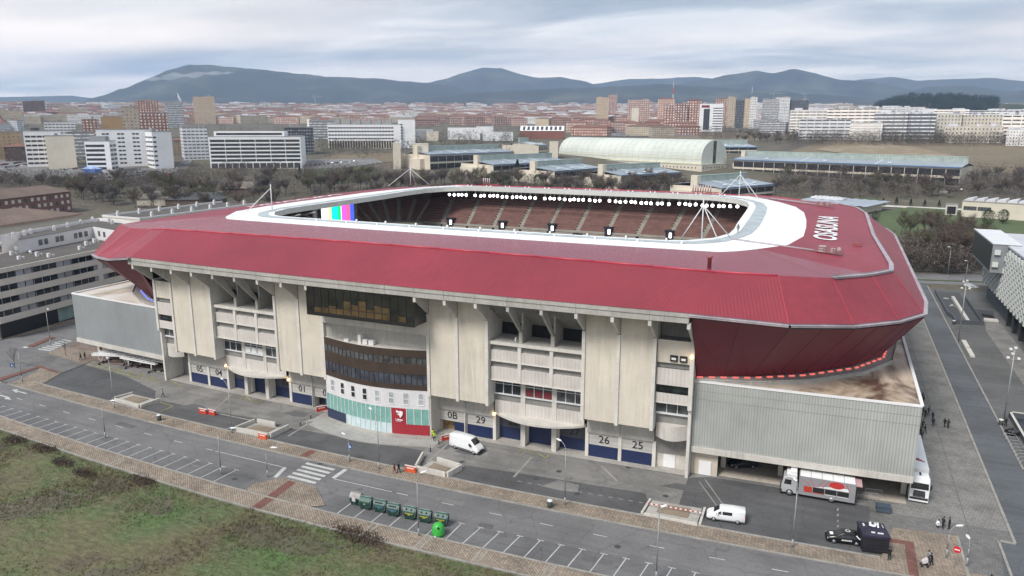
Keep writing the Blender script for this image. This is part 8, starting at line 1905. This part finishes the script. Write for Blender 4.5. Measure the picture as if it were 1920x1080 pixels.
wood('green_undergrowth', 260, lambda r: r.choice(((r.uniform(1690, 1850), r.uniform(455, 515)), (r.uniform(250, 500), r.uniform(372, 392)))), 2.5, 6, [m_leaf[1], M('ivy_green', (.045, .06, .02), .9, n1=(.4, .3))], 'dull green undergrowth at the foot of the bare trees', 8)
wood('city_trees', 1300, lambda r: r.choice(((r.uniform(0, 1480), r.uniform(206, 262)), (r.uniform(1480, 1930), r.uniform(262, 276)), (r.uniform(600, 1000), r.uniform(262, 300)))), 8, 15, [m_leaf[0], twig[0], twig[1]], 'scattered trees between the city blocks', 9)
# wooded knoll on the right
prof = [(1600, 212), (1640, 200), (1668, 189), (1700, 183), (1740, 182), (1790, 183), (1830, 186), (1870, 189), (1930, 192), (2000, 200)]
hill('knoll', 2700, [(a, b+4) for a, b in prof], 420, [(.02, .028, .014), (.035, .045, .02), (.12, .105, .06)], 61, .4, base_drop=40)
def knoll(r):
    px = r.uniform(1640, 1870); yt = 0
    for (a, b), (c, d2) in zip(prof, prof[1:]):
        if a <= px <= c: yt = b+(d2-b)*(px-a)/(c-a)
    t = r.random()**1.5; d = ray(px, yt+3); h = math.hypot(d.x, d.y); dist = 2700-t*330; H = CAM.z+d.z/h*2700; f = (1-(2700-dist)/420)**1.15; fl = 205*2700/6000-40
    return Vector((CAM.x+d.x/h*dist, CAM.y+d.y/h*dist, fl+(H-fl)*f-3)), None
wood('conifer_wood', 1300, knoll, 14, 24, [m_leaf[0], M('deep_conifer', (.013, .024, .016), .95, n1=(.1, .3))], 'dark conifer wood covering the knoll behind the right-hand estate', 12, 1.7)
for px0, px1 in ((1876, 1898), (1898, 1930)): block('hilltop_block', 'salmon housing block on the brown slope, %s of the pair' % ('left' if px0 < 1890 else 'right'), 'housing block', px0, px1, 191, 179, 16, 'pink', 'hip', dist=2500, sink=60)
# thin cloud lying against the mountain
m = bpy.data.materials.new('mist_wisp'); m.use_nodes = True; nt = m.node_tree; nt.nodes.remove(nt.nodes['Principled BSDF']); pv = nt.nodes.new('ShaderNodeVolumePrincipled'); pv.inputs['Color'].default_value = (.95, .96, 1, 1); pv.inputs['Density'].default_value = .0034; nt.links.new(pv.outputs[0], nt.nodes['Material Output'].inputs['Volume'])
d = ray(352, 142); h = math.hypot(d.x, d.y); c = CAM+d*(6500/h); mb = MB(); rr = random.Random(3); rings = []
for ox, oz, sx_, sz_ in ((-190, -26, 150, 13), (-40, 0, 170, 20), (150, 22, 150, 12), (270, 26, 80, 7)):
    rings = []
    for k in range(13):
        t = -1+2*k/12; w_ = math.sqrt(max(.001, 1-t*t)); rings.append([(ox+t*sx_, w_*110*math.cos(a), oz+(w_*sz_*math.sin(a))*(1+.5*math.sin(t*7+ox))+t*9) for a in lin(0, 5.6, 10)])
    mb.loft(rings, smooth=True); o = mb.build('cloud_wisp', m); o.location = c; o.rotation_euler = (0, 0, face_rz(c)); tag(o, 'thin white cloud lying against the shoulder of the big mountain', 'cloud', kind='stuff')
